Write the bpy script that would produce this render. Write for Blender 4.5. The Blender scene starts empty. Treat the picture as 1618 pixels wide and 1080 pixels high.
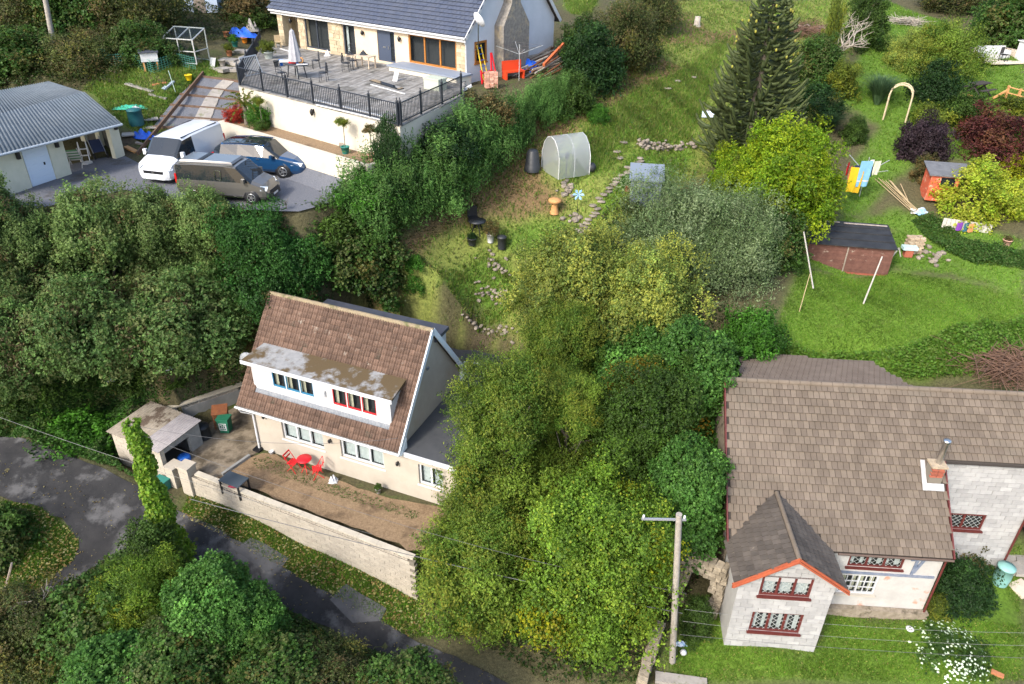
import bpy, math, random
import numpy as np
from mathutils import Vector, Matrix, geometry
R_ = math.radians
random.seed(7); rng = np.random.default_rng(7)
S = bpy.context.scene
col = S.collection
# ------------------------------------------------------------ camera, sky, sun, exposure
CAMH, PITCH, ROLL, FPX = 21.0, 30.956, 1.067, 1184.0
t, r = R_(PITCH), R_(ROLL)
FW = np.array([0, math.cos(t), -math.sin(t)]); U0 = np.array([0, math.sin(t), math.cos(t)]); R0 = np.array([1., 0, 0])
RT = R0*math.cos(r)+U0*math.sin(r); UP = -R0*math.sin(r)+U0*math.cos(r)
CAMP = np.array([0, 0, CAMH])
cam = bpy.data.objects.new('camera', bpy.data.cameras.new('camera')); col.objects.link(cam)
cam.data.sensor_width = 36; cam.data.lens = 36*FPX/1618; cam.data.clip_end = 2000; cam.data.clip_start = .2
m = Matrix((RT, UP, -FW)).transposed().to_4x4(); m.translation = CAMP; cam.matrix_world = m
S.camera = cam
SUN = Vector((-.62, -.78, 0)).normalized(); ELEV = R_(40)
SUN = Vector((SUN.x*math.cos(ELEV), SUN.y*math.cos(ELEV), math.sin(ELEV)))
w = bpy.data.worlds.new('World'); S.world = w; w.use_nodes = True
nt = w.node_tree; sk = nt.nodes.new('ShaderNodeTexSky'); sk.sky_type = 'NISHITA'; sk.sun_disc = False
sk.sun_elevation = ELEV; sk.sun_rotation = math.atan2(SUN.x, SUN.y); sk.air_density = 1.0; sk.dust_density = 2.5; sk.ozone_density = .6
bg = nt.nodes['Background']; bg.inputs['Strength'].default_value = .15
nt.links.new(sk.outputs[0], bg.inputs['Color'])
sl = bpy.data.lights.new('sun', 'SUN'); sl.energy = 1.5; sl.angle = R_(10); sl.color = (1, .95, .87)
so = bpy.data.objects.new('sun', sl); col.objects.link(so); so.rotation_euler = SUN.to_track_quat('Z', 'Y').to_euler(); so.location = (0, 0, 60)
S.view_settings.view_transform = 'Standard'; S.view_settings.look = 'None'; S.view_settings.gamma = 1; S.view_settings.use_curve_mapping = False
S.view_settings.exposure = 1.5
S.cycles.max_bounces = 6; S.cycles.transparent_max_bounces = 6
# ------------------------------------------------------------ where a sight line meets things
def ray(px, py): return FW+RT*(px-809)/FPX+UP*(540-py)/FPX
def atz(px, py, z):
    d = ray(px, py); return Vector(CAMP+d*((z-CAMH)/d[2]))
def aty(px, py, y):
    d = ray(px, py); return Vector(CAMP+d*(y/d[1]))
def zdep(p): return float((np.array(p)-CAMP)@FW)
class Fr:
    def __init__(s, o, yaw):
        s.o = Vector(o); s.yaw = R_(yaw); c, n = math.cos(s.yaw), math.sin(s.yaw); s.u = Vector((c, n, 0)); s.v = Vector((-n, c, 0)); s.n = Vector((0, 0, 1))
    def w(s, a, b, c): return s.o+s.u*a+s.v*b+s.n*c
    def l(s, p):
        d = Vector(p)-s.o; return (d.dot(s.u), d.dot(s.v), d.z)
    def on(s, px, py, nrm, k):                      # local point where the sight line meets the plane nrm.p = k
        d = Vector(ray(px, py)); dl = Vector((d.dot(s.u), d.dot(s.v), d.z)); ol = Vector(s.l(CAMP)); nrm = Vector(nrm)
        return ol+dl*((k-nrm.dot(ol))/nrm.dot(dl))
    def onb(s, px, py, b): q = s.on(px, py, (0, 1, 0), b); return q.x, q.z
    def ona(s, px, py, a): q = s.on(px, py, (1, 0, 0), a); return q.y, q.z
    def onc(s, px, py, c): q = s.on(px, py, (0, 0, 1), c); return q.x, q.y
COT = Fr((-10.857, 25.546, 0), -22.0)
RH = Fr((15.782, 19.34, -2.474), -3.36)
BZ = 12.09
BUN = Fr((-15.256, 51.598, BZ), -36.377)
GZ = 9.2                                            # gravel car park level
# ------------------------------------------------------------ ground heights
ctl = [(0,740,.3),(150,780,-.3),(300,850,-1.0),(450,930,-1.7),(600,1010,-2.3),(750,1070,-2.9),(60,860,-.8),(100,930,-1.5),(0,1000,-2),(200,1000,-2.6),(400,1040,-3.2),(560,1075,-3.4),
 (305,775,-.7),(480,860,-1.4),(660,945,-2.2),(700,990,-2.5),(830,1075,-3.1),(20,680,.5),(120,690,.2),(0,600,2.2),(100,640,1.2),(200,600,1.7),(330,590,1.6),(235,622,1.0),(185,655,.2),(60,560,3.6),(240,540,4.2),
 (760,530,2.8),(700,450,5.6),(780,370,6.8),(840,262,9.0),(1000,200,10.2),(1000,100,12),(950,0,14.2),(880,300,8.2),(900,350,7.2),(640,420,6.4),(600,440,6.0),(940,280,8.8),
 (260,120,11.8),(250,105,12),(200,165,10.6),(150,260,9.2),(30,290,9.0),(88,90,12.2),(50,50,13.6),(200,40,13.6),(410,40,13),(350,60,12.6),(320,160,10.6),(770,140,11.9),(830,90,12.1),(900,60,12.9),
 (690,165,11.2),(640,260,9.4),(560,280,9.2),(700,260,9.2),(780,200,10)]
pts = [tuple(atz(px, py, z)) for px, py, z in ctl]
for px, py, y in [(1400,560,27.6),(1500,480,31),(1300,490,30.5),(1340,440,34),(1360,310,40),(1410,190,46),(1450,60,57),(1500,12,66),(1580,110,51),(1600,400,34.5),(1560,560,27.8),(1230,520,28.5),(1450,400,36),(1600,300,39),(1250,60,56),(1120,30,60)]:
    pts.append(tuple(aty(px, py, y)))
for px, py, z in [(1250,1050,-2.5),(1500,1010,-2.5),(1600,900,-2.45),(1100,1075,-2.8),(1065,1045,-2.8),(1460,985,-2.47),(1150,1015,-2.47)]: pts.append(tuple(atz(px, py, z)))
pts += [(2, 19, -2.4), (5, 19, -2.5), (3, 23, -.6), (3, 27, 2.2), (6.5, 26, 1.0), (6.5, 31, 5.4), (4, 36, 8.2), (8, 40, 8.8), (9, 25, -.6), (14, 23, -1.8), (14, 26.5, 1.6), (19, 21, -2.3), (22, 26, 1.5), (20, 18, -2.6), (26, 22, -2),
 (-40, 100, 20), (0, 100, 19), (40, 100, 20), (-48, 60, 15.5), (48, 60, 15), (-45, 30, 3.5), (40, 30, 5), (-40, 20, -2), (40, 14, -4), (0, 8, -4.5), (-20, 8, -4.5), (20, 8, -4), (60, 130, 23), (-60, 130, 24), (0, 130, 22), (-26, 66, 15.2), (-14, 62, 13.6), (-30, 45, 11.4), (-30, 38, 8.8), (-25, 33, 5.5), (-17, 32.5, 5), (-12.5, 32.5, 5)]
C = np.array(pts); n = len(C)
D = np.linalg.norm(C[:, None, :2]-C[None, :, :2], axis=2)
A = np.zeros((n+3, n+3)); A[:n, :n] = D-np.eye(n)*.25; A[:n, n] = 1; A[:n, n+1:] = C[:, :2]; A[n:, :n] = A[:n, n:].T
sol = np.linalg.solve(A, np.concatenate([C[:, 2], [0, 0, 0]]))
GS = .4; X0, X1, Y0, Y1 = -56., 56., 6., 130.
gx = np.arange(X0, X1+.01, GS); gy = np.arange(Y0, Y1+.01, GS)
XX, YY = np.meshgrid(gx, gy)
ZZ = sol[n]+sol[n+1]*XX+sol[n+2]*YY
for i in range(n): ZZ += sol[i]*np.hypot(XX-C[i, 0], YY-C[i, 1])
def inpoly(x, y, poly):
    c = np.zeros(np.shape(x), bool); j = len(poly)-1
    for i in range(len(poly)):
        xi, yi = poly[i][:2]; xj, yj = poly[j][:2]
        k = ((yi > y) != (yj > y)) & (x < (xj-xi)*(y-yi)/((yj-yi) if yj != yi else 1e-9)+xi)
        c ^= k; j = i
    return c
def segdist(x, y, poly, closed=True):
    d = np.full(np.shape(x), 1e9); N = len(poly)
    for i in range(N if closed else N-1):
        a = np.array(poly[i][:2], float); b = np.array(poly[(i+1) % N][:2], float); ab = b-a
        s = np.clip(((x-a[0])*ab[0]+(y-a[1])*ab[1])/(ab@ab+1e-9), 0, 1)
        d = np.minimum(d, np.hypot(x-a[0]-s*ab[0], y-a[1]-s*ab[1]))
    return d
def platform(poly, z, fall):
    global ZZ
    d = np.where(inpoly(XX, YY, poly), 0, segdist(XX, YY, poly)); k = np.clip(1-d/fall, 0, 1); k = k*k*(3-2*k)
    ZZ = ZZ*(1-k)+z*k
YARD = [COT.w(*q) for q in ((-3.9, -2.6, 0), (-2.9, 1.4, 0), (-2.2, 6.8, 0), (9.6, 7.6, 0), (9.6, -1.0, 0), (8.0, -2.2, 0), (7.2, -2.8, 0))]
nW = Vector((.386, .922, 0)); YARD = [Vector((-12.9, 23.3, 0))+nW*.8, atz(300,715,0), Vector((atz(268,645,.9).xy.to_tuple()+(0,))), Vector((atz(388,605,.9).xy.to_tuple()+(0,))), COT.w(-.6, 6.8, 0), COT.w(9.4, 7.6, 0), COT.w(9.6, -.6, 0), Vector((-3.3, 19.29, 0))+nW*1.6, Vector((-3.39, 19.32, 0))+nW*.75]
platform(YARD, 0, .45)
platform([Vector((-17.2, 25.0, 0)), Vector((-13.9, 23.4, 0)), Vector((-12.9, 25.6, 0)), Vector((-16.1, 27.3, 0))], -.6, .5)
CARP = [atz(*q, GZ) for q in ((-10,330),(60,330),(200,300),(250,310),(380,330),(470,335),(530,318),(600,300),(606,280),(470,248),(372,210),(345,190),(300,225),(225,262),(190,245),(95,262),(0,300))]
platform(CARP, GZ, .9)
platform([BUN.w(-1, -1, 0), BUN.w(16, -1, 0), BUN.w(19, 3, 0), BUN.w(17, 10, 0), BUN.w(-1, 10, 0)], BZ-.12, 2.5)
PATHP = [atz(325,120,11.6), atz(405,125,11.6), atz(384,165,10.6), atz(376,214,GZ), atz(222,246,GZ), atz(262,172,10.5)]
_d = np.where(inpoly(XX, YY, PATHP), 0, segdist(XX, YY, PATHP)); _k = np.clip(1-_d/.7, 0, 1); _pz = np.interp(YY, [37, 42, 50], [GZ, 10.1, 11.7]); ZZ = ZZ*(1-_k)+_pz*_k
def hz(x, y):
    fx = np.clip((np.asarray(x, float)-X0)/GS, 0, len(gx)-1.001); fy = np.clip((np.asarray(y, float)-Y0)/GS, 0, len(gy)-1.001)
    i = fx.astype(int); j = fy.astype(int); u = fx-i; v = fy-j
    return (ZZ[j, i]*(1-u)+ZZ[j, i+1]*u)*(1-v)+(ZZ[j+1, i]*(1-u)+ZZ[j+1, i+1]*u)*v
SS = np.arange(8, 150, .05)
def G(px, py, dz=0):                                # ground point seen at a photo point
    d = ray(px, py); q = CAMP[None]+d[None]*SS[:, None]
    k = np.argmax(q[:, 2] < hz(q[:, 0], q[:, 1])); p = q[k]
    return Vector((p[0], p[1], float(hz(p[0], p[1]))+dz))
# ------------------------------------------------------------ materials
MATS = {}
def M(name, c1, c2=None, sc=4., rough=.8, bump=0, bsc=None, metal=0, rnd=0, spec=.4, thr=(.35, .65), c3=None, sc3=1., thr3=(.55, .65), coat=0, detail=6):
    if name in MATS: return MATS[name]
    m = bpy.data.materials.new(name); m.use_nodes = True; N = m.node_tree.nodes; Lk = m.node_tree.links.new
    b = N['Principled BSDF']; b.inputs['Roughness'].default_value = rough; b.inputs['Metallic'].default_value = metal
    b.inputs['Specular IOR Level'].default_value = spec; b.inputs['Coat Weight'].default_value = coat
    geo = N.new('ShaderNodeNewGeometry')
    def noise(s, dt=detail):
        k = N.new('ShaderNodeTexNoise'); k.inputs['Scale'].default_value = s; k.inputs['Detail'].default_value = dt; k.inputs['Roughness'].default_value = .65
        Lk(geo.outputs['Position'], k.inputs['Vector']); return k.outputs[0]
    def ramp(x, lo, hi):
        k = N.new('ShaderNodeMapRange'); k.inputs[1].default_value = lo; k.inputs[2].default_value = hi; Lk(x, k.inputs[0]); return k.outputs[0]
    def mix(f, a, bb):
        k = N.new('ShaderNodeMix'); k.data_type = 'RGBA'
        if isinstance(f, float): k.inputs[0].default_value = f
        else: Lk(f, k.inputs[0])
        for s, x in ((6, a), (7, bb)):
            if isinstance(x, tuple): k.inputs[s].default_value = (*x, 1)
            else: Lk(x, k.inputs[s])
        return k.outputs[2]
    c = c1 if c2 is None else mix(ramp(noise(sc), *thr), c1, c2)
    if c3: c = mix(ramp(noise(sc3, 8), *thr3), c, c3)
    if rnd:
        oi = N.new('ShaderNodeObjectInfo'); mr = N.new('ShaderNodeMapRange'); mr.inputs[3].default_value = 1-rnd; mr.inputs[4].default_value = 1+rnd; Lk(oi.outputs['Random'], mr.inputs[0])
        k = N.new('ShaderNodeVectorMath'); k.operation = 'SCALE'
        if isinstance(c, tuple): k.inputs[0].default_value = c
        else: Lk(c, k.inputs[0])
        Lk(mr.outputs[0], k.inputs['Scale']); c = k.outputs[0]
    if isinstance(c, tuple): b.inputs['Base Color'].default_value = (*c, 1)
    else: Lk(c, b.inputs['Base Color'])
    if bump:
        k = N.new('ShaderNodeBump'); k.inputs['Strength'].default_value = bump; k.inputs['Distance'].default_value = .03
        Lk(noise(bsc or sc*3), k.inputs['Height']); Lk(k.outputs[0], b.inputs['Normal'])
    MATS[name] = m; return m
def foliage_mat():
    m = bpy.data.materials.new('foliage'); m.use_nodes = True; N = m.node_tree.nodes; Lk = m.node_tree.links.new
    b = N['Principled BSDF']; b.inputs['Roughness'].default_value = .5; b.inputs['Specular IOR Level'].default_value = .25
    at = N.new('ShaderNodeAttribute'); at.attribute_name = 'Col'
    oi = N.new('ShaderNodeObjectInfo'); mr = N.new('ShaderNodeMapRange'); mr.inputs[3].default_value = .85; mr.inputs[4].default_value = 1.15; Lk(oi.outputs['Random'], mr.inputs[0])
    k = N.new('ShaderNodeVectorMath'); k.operation = 'SCALE'; Lk(at.outputs['Color'], k.inputs[0]); Lk(mr.outputs[0], k.inputs['Scale'])
    k2 = N.new('ShaderNodeVectorMath'); k2.operation = 'MULTIPLY'; Lk(k.outputs[0], k2.inputs[0]); k2.inputs[1].default_value = (1.14, 1.3, 1.08); k = k2
    Lk(k.outputs[0], b.inputs['Base Color'])
    tr = N.new('ShaderNodeBsdfTranslucent'); Lk(k.outputs[0], tr.inputs['Color'])
    mx = N.new('ShaderNodeMixShader'); mx.inputs[0].default_value = .48
    Lk(b.outputs[0], mx.inputs[1]); Lk(tr.outputs[0], mx.inputs[2]); Lk(mx.outputs[0], N['Material Output'].inputs[0]); return m
FOL = foliage_mat()
def glass_mat(name, tint=(.6, .68, .7), k=.55):
    m = bpy.data.materials.new(name); m.use_nodes = True; N = m.node_tree.nodes; Lk = m.node_tree.links.new
    b = N['Principled BSDF']; b.inputs['Base Color'].default_value = (.015, .02, .025, 1); b.inputs['Roughness'].default_value = .04; b.inputs['Specular IOR Level'].default_value = .8
    tr = N.new('ShaderNodeBsdfTransparent'); tr.inputs[0].default_value = (*tint, 1); mx = N.new('ShaderNodeMixShader'); mx.inputs[0].default_value = k
    Lk(b.outputs[0], mx.inputs[1]); Lk(tr.outputs[0], mx.inputs[2]); Lk(mx.outputs[0], N['Material Output'].inputs[0]); MATS[name] = m; return m
GLASS = glass_mat('window_glass', (.85, .9, .9), .75); DGLASS = glass_mat('dark_glass', (.4, .45, .5), .15); CLEAR = glass_mat('greenhouse_glass', (.9, .95, .95), .8)
# ------------------------------------------------------------ mesh building
class MB:
    def __init__(s): s.v = []; s.f = []; s.sm = []
    def add(s, vs, fs, smooth=False):
        o = len(s.v); s.v += [tuple(x) for x in vs]; s.f += [tuple(i+o for i in f) for f in fs]; s.sm += [smooth]*len(fs); return s
    def box(s, x0, x1, y0, y1, z0, z1):
        return s.add([(x, y, z) for z in (z0, z1) for x, y in ((x0, y0), (x1, y0), (x1, y1), (x0, y1))], [(3, 2, 1, 0), (4, 5, 6, 7), (0, 1, 5, 4), (1, 2, 6, 5), (2, 3, 7, 6), (3, 0, 4, 7)])
    def hexa(s, lo, hi):                            # two quads
        return s.add(list(lo)+list(hi), [(3, 2, 1, 0), (4, 5, 6, 7), (0, 1, 5, 4), (1, 2, 6, 5), (2, 3, 7, 6), (3, 0, 4, 7)])
    def prism(s, poly, d):                          # planar polygon of 3-D points pushed along d
        n = len(poly); d = Vector(d); p = [Vector(q) for q in poly]
        return s.add(p+[q+d for q in p], [tuple(range(n))[::-1], tuple(range(n, 2*n))]+[(i, (i+1) % n, (i+1) % n+n, i+n) for i in range(n)])
    def quad(s, *p): return s.add(p, [tuple(range(len(p)))])
    def bar(s, p0, p1, w, h=None, up=(0, 0, 1)):
        h = h or w; p0 = Vector(p0); p1 = Vector(p1); d = (p1-p0).normalized(); u = Vector(up)
        if abs(d.dot(u)) > .98: u = Vector((1, 0, 0))
        a = d.cross(u).normalized()*w/2; b = a.cross(d).normalized()*h/2
        return s.hexa([p0-a-b, p0+a-b, p0+a+b, p0-a+b], [p1-a-b, p1+a-b, p1+a+b, p1-a+b])
    def tube(s, ps, rr, n=6, cap=True):
        ps = [Vector(p) for p in ps]; rr = rr if isinstance(rr, (list, tuple)) else [rr]*len(ps); vs = []
        for i, p in enumerate(ps):
            d = (ps[min(i+1, len(ps)-1)]-ps[max(i-1, 0)]).normalized(); u = Vector((0, 0, 1)) if abs(d.z) < .9 else Vector((1, 0, 0))
            a = d.cross(u).normalized(); b = d.cross(a)
            vs += [p+(a*math.cos(2*math.pi*k/n)+b*math.sin(2*math.pi*k/n))*rr[i] for k in range(n)]
        fs = [(i*n+k, i*n+(k+1) % n, (i+1)*n+(k+1) % n, (i+1)*n+k) for i in range(len(ps)-1) for k in range(n)]
        s.add(vs, fs, True)
        if cap: s.add(vs[:n], [tuple(range(n))]); s.add(vs[-n:], [tuple(range(n))[::-1]])
        return s
    def lathe(s, prof, n=16, c=(0, 0, 0), axis='z', smooth=True):
        vs = []
        for r_, z in prof:
            for k in range(n):
                a = 2*math.pi*k/n; q = (r_*math.cos(a), r_*math.sin(a), z)
                if axis == 'y': q = (q[0], q[2], q[1])
                if axis == 'x': q = (q[2], q[0], q[1])
                vs.append((q[0]+c[0], q[1]+c[1], q[2]+c[2]))
        return s.add(vs, [(i*n+k, i*n+(k+1) % n, (i+1)*n+(k+1) % n, (i+1)*n+k) for i in range(len(prof)-1) for k in range(n)], smooth)
    def mesh(s, name, mat):
        me = bpy.data.meshes.new(name); me.from_pydata(s.v, [], s.f)
        me.polygons.foreach_set('use_smooth', s.sm); me.materials.append(mat); me.update(); return me
def tag(o, label=None, cat=None, group=None, kind=None):
    for k, v in (('label', label), ('category', cat), ('group', group), ('kind', kind)):
        if v: o[k] = v
    return o
def link(name, data, parent=None, loc=None, rot=None, scale=None):
    o = bpy.data.objects.new(name, data); col.objects.link(o)
    if parent: o.parent = parent
    if loc is not None: o.location = loc
    if rot is not None: o.rotation_euler = rot
    if scale is not None: o.scale = scale
    return o
def part(name, mb, mat, parent, label=None, kind=None, **k):
    o = link(name, mb.mesh(name, mat), parent, **k); return tag(o, label, kind=kind)
def thing(name, label, cat, loc, rz=0, group=None):
    o = link(name, None, loc=loc, rot=(0, 0, rz)); o.empty_display_size = .2; return tag(o, label, cat, group)
def solo(name, mb, mat, label, cat, loc=(0, 0, 0), rz=0, group=None):
    return tag(link(name, mb.mesh(name, mat), loc=loc, rot=(0, 0, rz)), label, cat, group)
KIDS = {}
def dup(root, loc, rz=None, label=None, group=None, scale=None):
    def cp(o, par):
        c = o.copy(); col.objects.link(c)
        if par: c.parent = par
        for ch in o.children: cp(ch, c)
        return c
    c = cp(root, None); c.location = loc
    if rz is not None: c.rotation_euler = (0, 0, rz)
    if label: c['label'] = label
    if group: c['group'] = group
    if scale is not None: c.scale = scale
    return c
def sheet(name, poly, dz, mat, res=.5, z=None, label=None, kind='structure', jit=0):
    P2 = [Vector((p[0], p[1])) for p in poly]; bd = []
    for i, p in enumerate(P2):
        q = P2[(i+1) % len(P2)]; k = max(1, int((q-p).length/res))
        bd += [p.lerp(q, j/k)+Vector((rng.normal(0, jit), rng.normal(0, jit)))*(jit > 0) for j in range(k)]
    xs = [p.x for p in P2]; ys = [p.y for p in P2]; ex, ey = np.meshgrid(np.arange(min(xs), max(xs), res), np.arange(min(ys), max(ys), res)); ex = ex.ravel(); ey = ey.ravel()
    bp = [(p.x, p.y) for p in bd]; ok = inpoly(ex, ey, bp) & (segdist(ex, ey, bp) > res*.4)
    allp = bd+[Vector(q) for q in zip(ex[ok], ey[ok])]
    vv, _, ff, *_ = geometry.delaunay_2d_cdt(allp, [], [list(range(len(bd)))], 1, 1e-5)
    zz = hz([p.x for p in vv], [p.y for p in vv]) if z is None else np.full(len(vv), z)
    mb = MB(); mb.add([(p.x, p.y, float(zz[i])+dz) for i, p in enumerate(vv)], [tuple(f) for f in ff], True)
    o = link(name, mb.mesh(name, mat)); return tag(o, label, kind=kind)
# ------------------------------------------------------------ ground mesh with zones of soil, grass and litter
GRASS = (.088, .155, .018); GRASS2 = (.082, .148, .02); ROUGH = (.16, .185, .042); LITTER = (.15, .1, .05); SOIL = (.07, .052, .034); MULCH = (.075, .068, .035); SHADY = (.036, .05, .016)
ZCOL = np.zeros(XX.shape+(3,)); ZCOL[:] = MULCH
def zone(px, c):
    poly = [G(*q) for q in px]; ZCOL[inpoly(XX, YY, poly)] = c; return poly
LAWN_R = zone([(1225,520),(1265,425),(1420,430),(1480,440),(1618,470),(1618,600),(1420,600),(1150,600)], GRASS)
LAWN_F = zone([(1070,1079),(1050,1040),(1100,960),(1150,940),(1150,1010),(1290,1028),(1310,972),(1450,982),(1500,870),(1617,860),(1617,1079)], GRASS)
LAWN_UR = zone([(1400,0),(1480,30),(1530,60),(1618,100),(1618,260),(1500,250),(1460,240),(1340,350),(1320,330),(1345,270),(1390,200),(1330,160),(1370,60)], GRASS2)
LAWN_UR2 = zone([(1250,420),(1260,350),(1420,330),(1618,380),(1618,470),(1480,430),(1420,425)], GRASS2)
GARD = zone([(560,470),(640,400),(760,300),(860,180),(960,80),(1000,20),(1080,0),(1380,0),(1300,180),(1130,260),(1030,330),(900,480),(830,560),(700,520)], ROUGH)
LIT1 = zone([(880,130),(980,60),(1080,110),(1020,140),(930,190),(880,230),(840,300),(720,350),(660,400),(700,440),(620,480),(560,480),(640,380),(760,290)], LITTER)
zone([(1020,30),(1090,20),(1120,50),(1300,30),(1300,60),(1130,70),(1040,70)], LITTER)
zone([(740,290),(830,270),(880,300),(900,330),(770,345),(700,360)], LITTER)
GL1 = zone([(920,215),(1010,140),(1070,115),(1150,60),(1130,130),(1090,225),(1000,225),(960,270),(900,300),(905,250)], GRASS)
GL2 = zone([(1000,235),(1100,235),(1080,280),(1000,300),(960,340),(930,370),(960,300)], GRASS)
GL3 = zone([(790,355),(885,345),(900,375),(880,395),(800,397)], GRASS2)
GL4 = zone([(690,430),(760,395),(800,420),(830,470),(800,505),(720,480)], GRASS2)
GL5 = zone([(890,0),(945,0),(930,25),(900,20)], GRASS)
zone([(690,480),(760,490),(830,540),(790,555),(700,520)], SOIL)
VEG = zone([(130,140),(170,105),(250,100),(345,95),(345,118),(320,125),(240,240),(200,200),(150,150)], GRASS2)
zone([(215,120),(265,112),(280,135),(230,150)], SOIL)
zone([(185,230),(240,170),(275,180),(215,245),(190,250)], SOIL)
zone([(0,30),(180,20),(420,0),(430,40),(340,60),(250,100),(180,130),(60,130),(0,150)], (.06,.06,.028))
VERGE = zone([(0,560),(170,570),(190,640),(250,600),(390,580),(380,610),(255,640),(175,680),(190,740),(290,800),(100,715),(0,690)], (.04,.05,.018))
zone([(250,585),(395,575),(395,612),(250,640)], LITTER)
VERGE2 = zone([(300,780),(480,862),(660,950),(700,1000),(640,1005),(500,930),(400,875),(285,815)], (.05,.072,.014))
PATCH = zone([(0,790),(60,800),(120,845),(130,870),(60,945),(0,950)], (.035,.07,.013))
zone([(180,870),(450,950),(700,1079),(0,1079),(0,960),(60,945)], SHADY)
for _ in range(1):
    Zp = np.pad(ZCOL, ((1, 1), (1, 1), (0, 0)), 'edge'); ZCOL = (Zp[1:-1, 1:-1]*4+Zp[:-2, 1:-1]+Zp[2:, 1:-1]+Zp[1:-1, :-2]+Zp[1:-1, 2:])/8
def ground_mat():
    m = bpy.data.materials.new('ground'); m.use_nodes = True; N = m.node_tree.nodes; Lk = m.node_tree.links.new
    b = N['Principled BSDF']; b.inputs['Roughness'].default_value = .95; b.inputs['Specular IOR Level'].default_value = .15
    at = N.new('ShaderNodeAttribute'); at.attribute_name = 'Col'; geo = N.new('ShaderNodeNewGeometry')
    def nz(s): k = N.new('ShaderNodeTexNoise'); k.inputs['Scale'].default_value = s; k.inputs['Detail'].default_value = 8; k.inputs['Roughness'].default_value = .7; Lk(geo.outputs['Position'], k.inputs['Vector']); return k.outputs[0]
    def rp(x, a, bb, c, d): k = N.new('ShaderNodeMapRange'); [setattr(k.inputs[i+1], 'default_value', v) for i, v in enumerate((a, bb, c, d))]; Lk(x, k.inputs[0]); return k.outputs[0]
    def mx(f, a, c): k = N.new('ShaderNodeMix'); k.data_type = 'RGBA'; Lk(f, k.inputs[0]); Lk(a, k.inputs[6]); k.inputs[7].default_value = (*c, 1); return k.outputs[2]
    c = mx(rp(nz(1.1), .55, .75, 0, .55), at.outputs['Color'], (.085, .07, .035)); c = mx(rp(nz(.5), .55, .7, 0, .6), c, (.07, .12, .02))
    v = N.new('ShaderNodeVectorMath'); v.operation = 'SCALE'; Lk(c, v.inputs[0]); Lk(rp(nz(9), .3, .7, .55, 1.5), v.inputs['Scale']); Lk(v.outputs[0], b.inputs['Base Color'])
    k = N.new('ShaderNodeBump'); k.inputs['Strength'].default_value = .7; k.inputs['Distance'].default_value = .08; Lk(nz(12), k.inputs['Height']); Lk(k.outputs[0], b.inputs['Normal']); return m
def raw_mesh(name, V, F, mat, colr=None, smooth=False):
    me = bpy.data.meshes.new(name); k = F.shape[1]
    me.vertices.add(len(V)); me.vertices.foreach_set('co', np.ascontiguousarray(V, np.float32).ravel())
    me.loops.add(F.size); me.loops.foreach_set('vertex_index', np.ascontiguousarray(F, np.int32).ravel())
    me.polygons.add(len(F)); me.polygons.foreach_set('loop_start', np.arange(0, F.size, k, dtype=np.int32)); me.polygons.foreach_set('loop_total', np.full(len(F), k, np.int32))
    me.polygons.foreach_set('use_smooth', np.full(len(F), smooth))
    if colr is not None:
        a = me.color_attributes.new('Col', 'FLOAT_COLOR', 'POINT'); a.data.foreach_set('color', np.concatenate([colr, np.ones((len(V), 1))], 1).astype(np.float32).ravel())
    me.materials.append(mat); me.update(calc_edges=True); return me
ny, nx = XX.shape; I = np.arange(nx*ny).reshape(ny, nx)
lump = np.zeros(XX.shape)
for s, a in ((.9, .05), (2.1, .03)):
    ph = rng.uniform(0, 6, 4); lump += a*np.sin(XX*s+ph[0]+np.sin(YY*s*.7+ph[1]))*np.sin(YY*s*1.1+ph[2]+np.sin(XX*s*.6+ph[3]))
flat = np.clip(np.minimum.reduce([segdist(XX, YY, p) for p in (YARD, CARP)])/1.5, 0, 1)*~inpoly(XX, YY, YARD)*~inpoly(XX, YY, CARP)
flat = flat*np.clip(segdist(XX, YY, PATHP), 0, 1)*~inpoly(XX, YY, PATHP); ZZ = ZZ+lump*flat
F4 = np.stack([I[:-1, :-1], I[:-1, 1:], I[1:, 1:], I[1:, :-1]], -1).reshape(-1, 4)
tag(link('ground', raw_mesh('ground', np.stack([XX, YY, ZZ], -1).reshape(-1, 3), F4, ground_mat(), ZCOL.reshape(-1, 3), True)), kind='structure')
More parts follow.
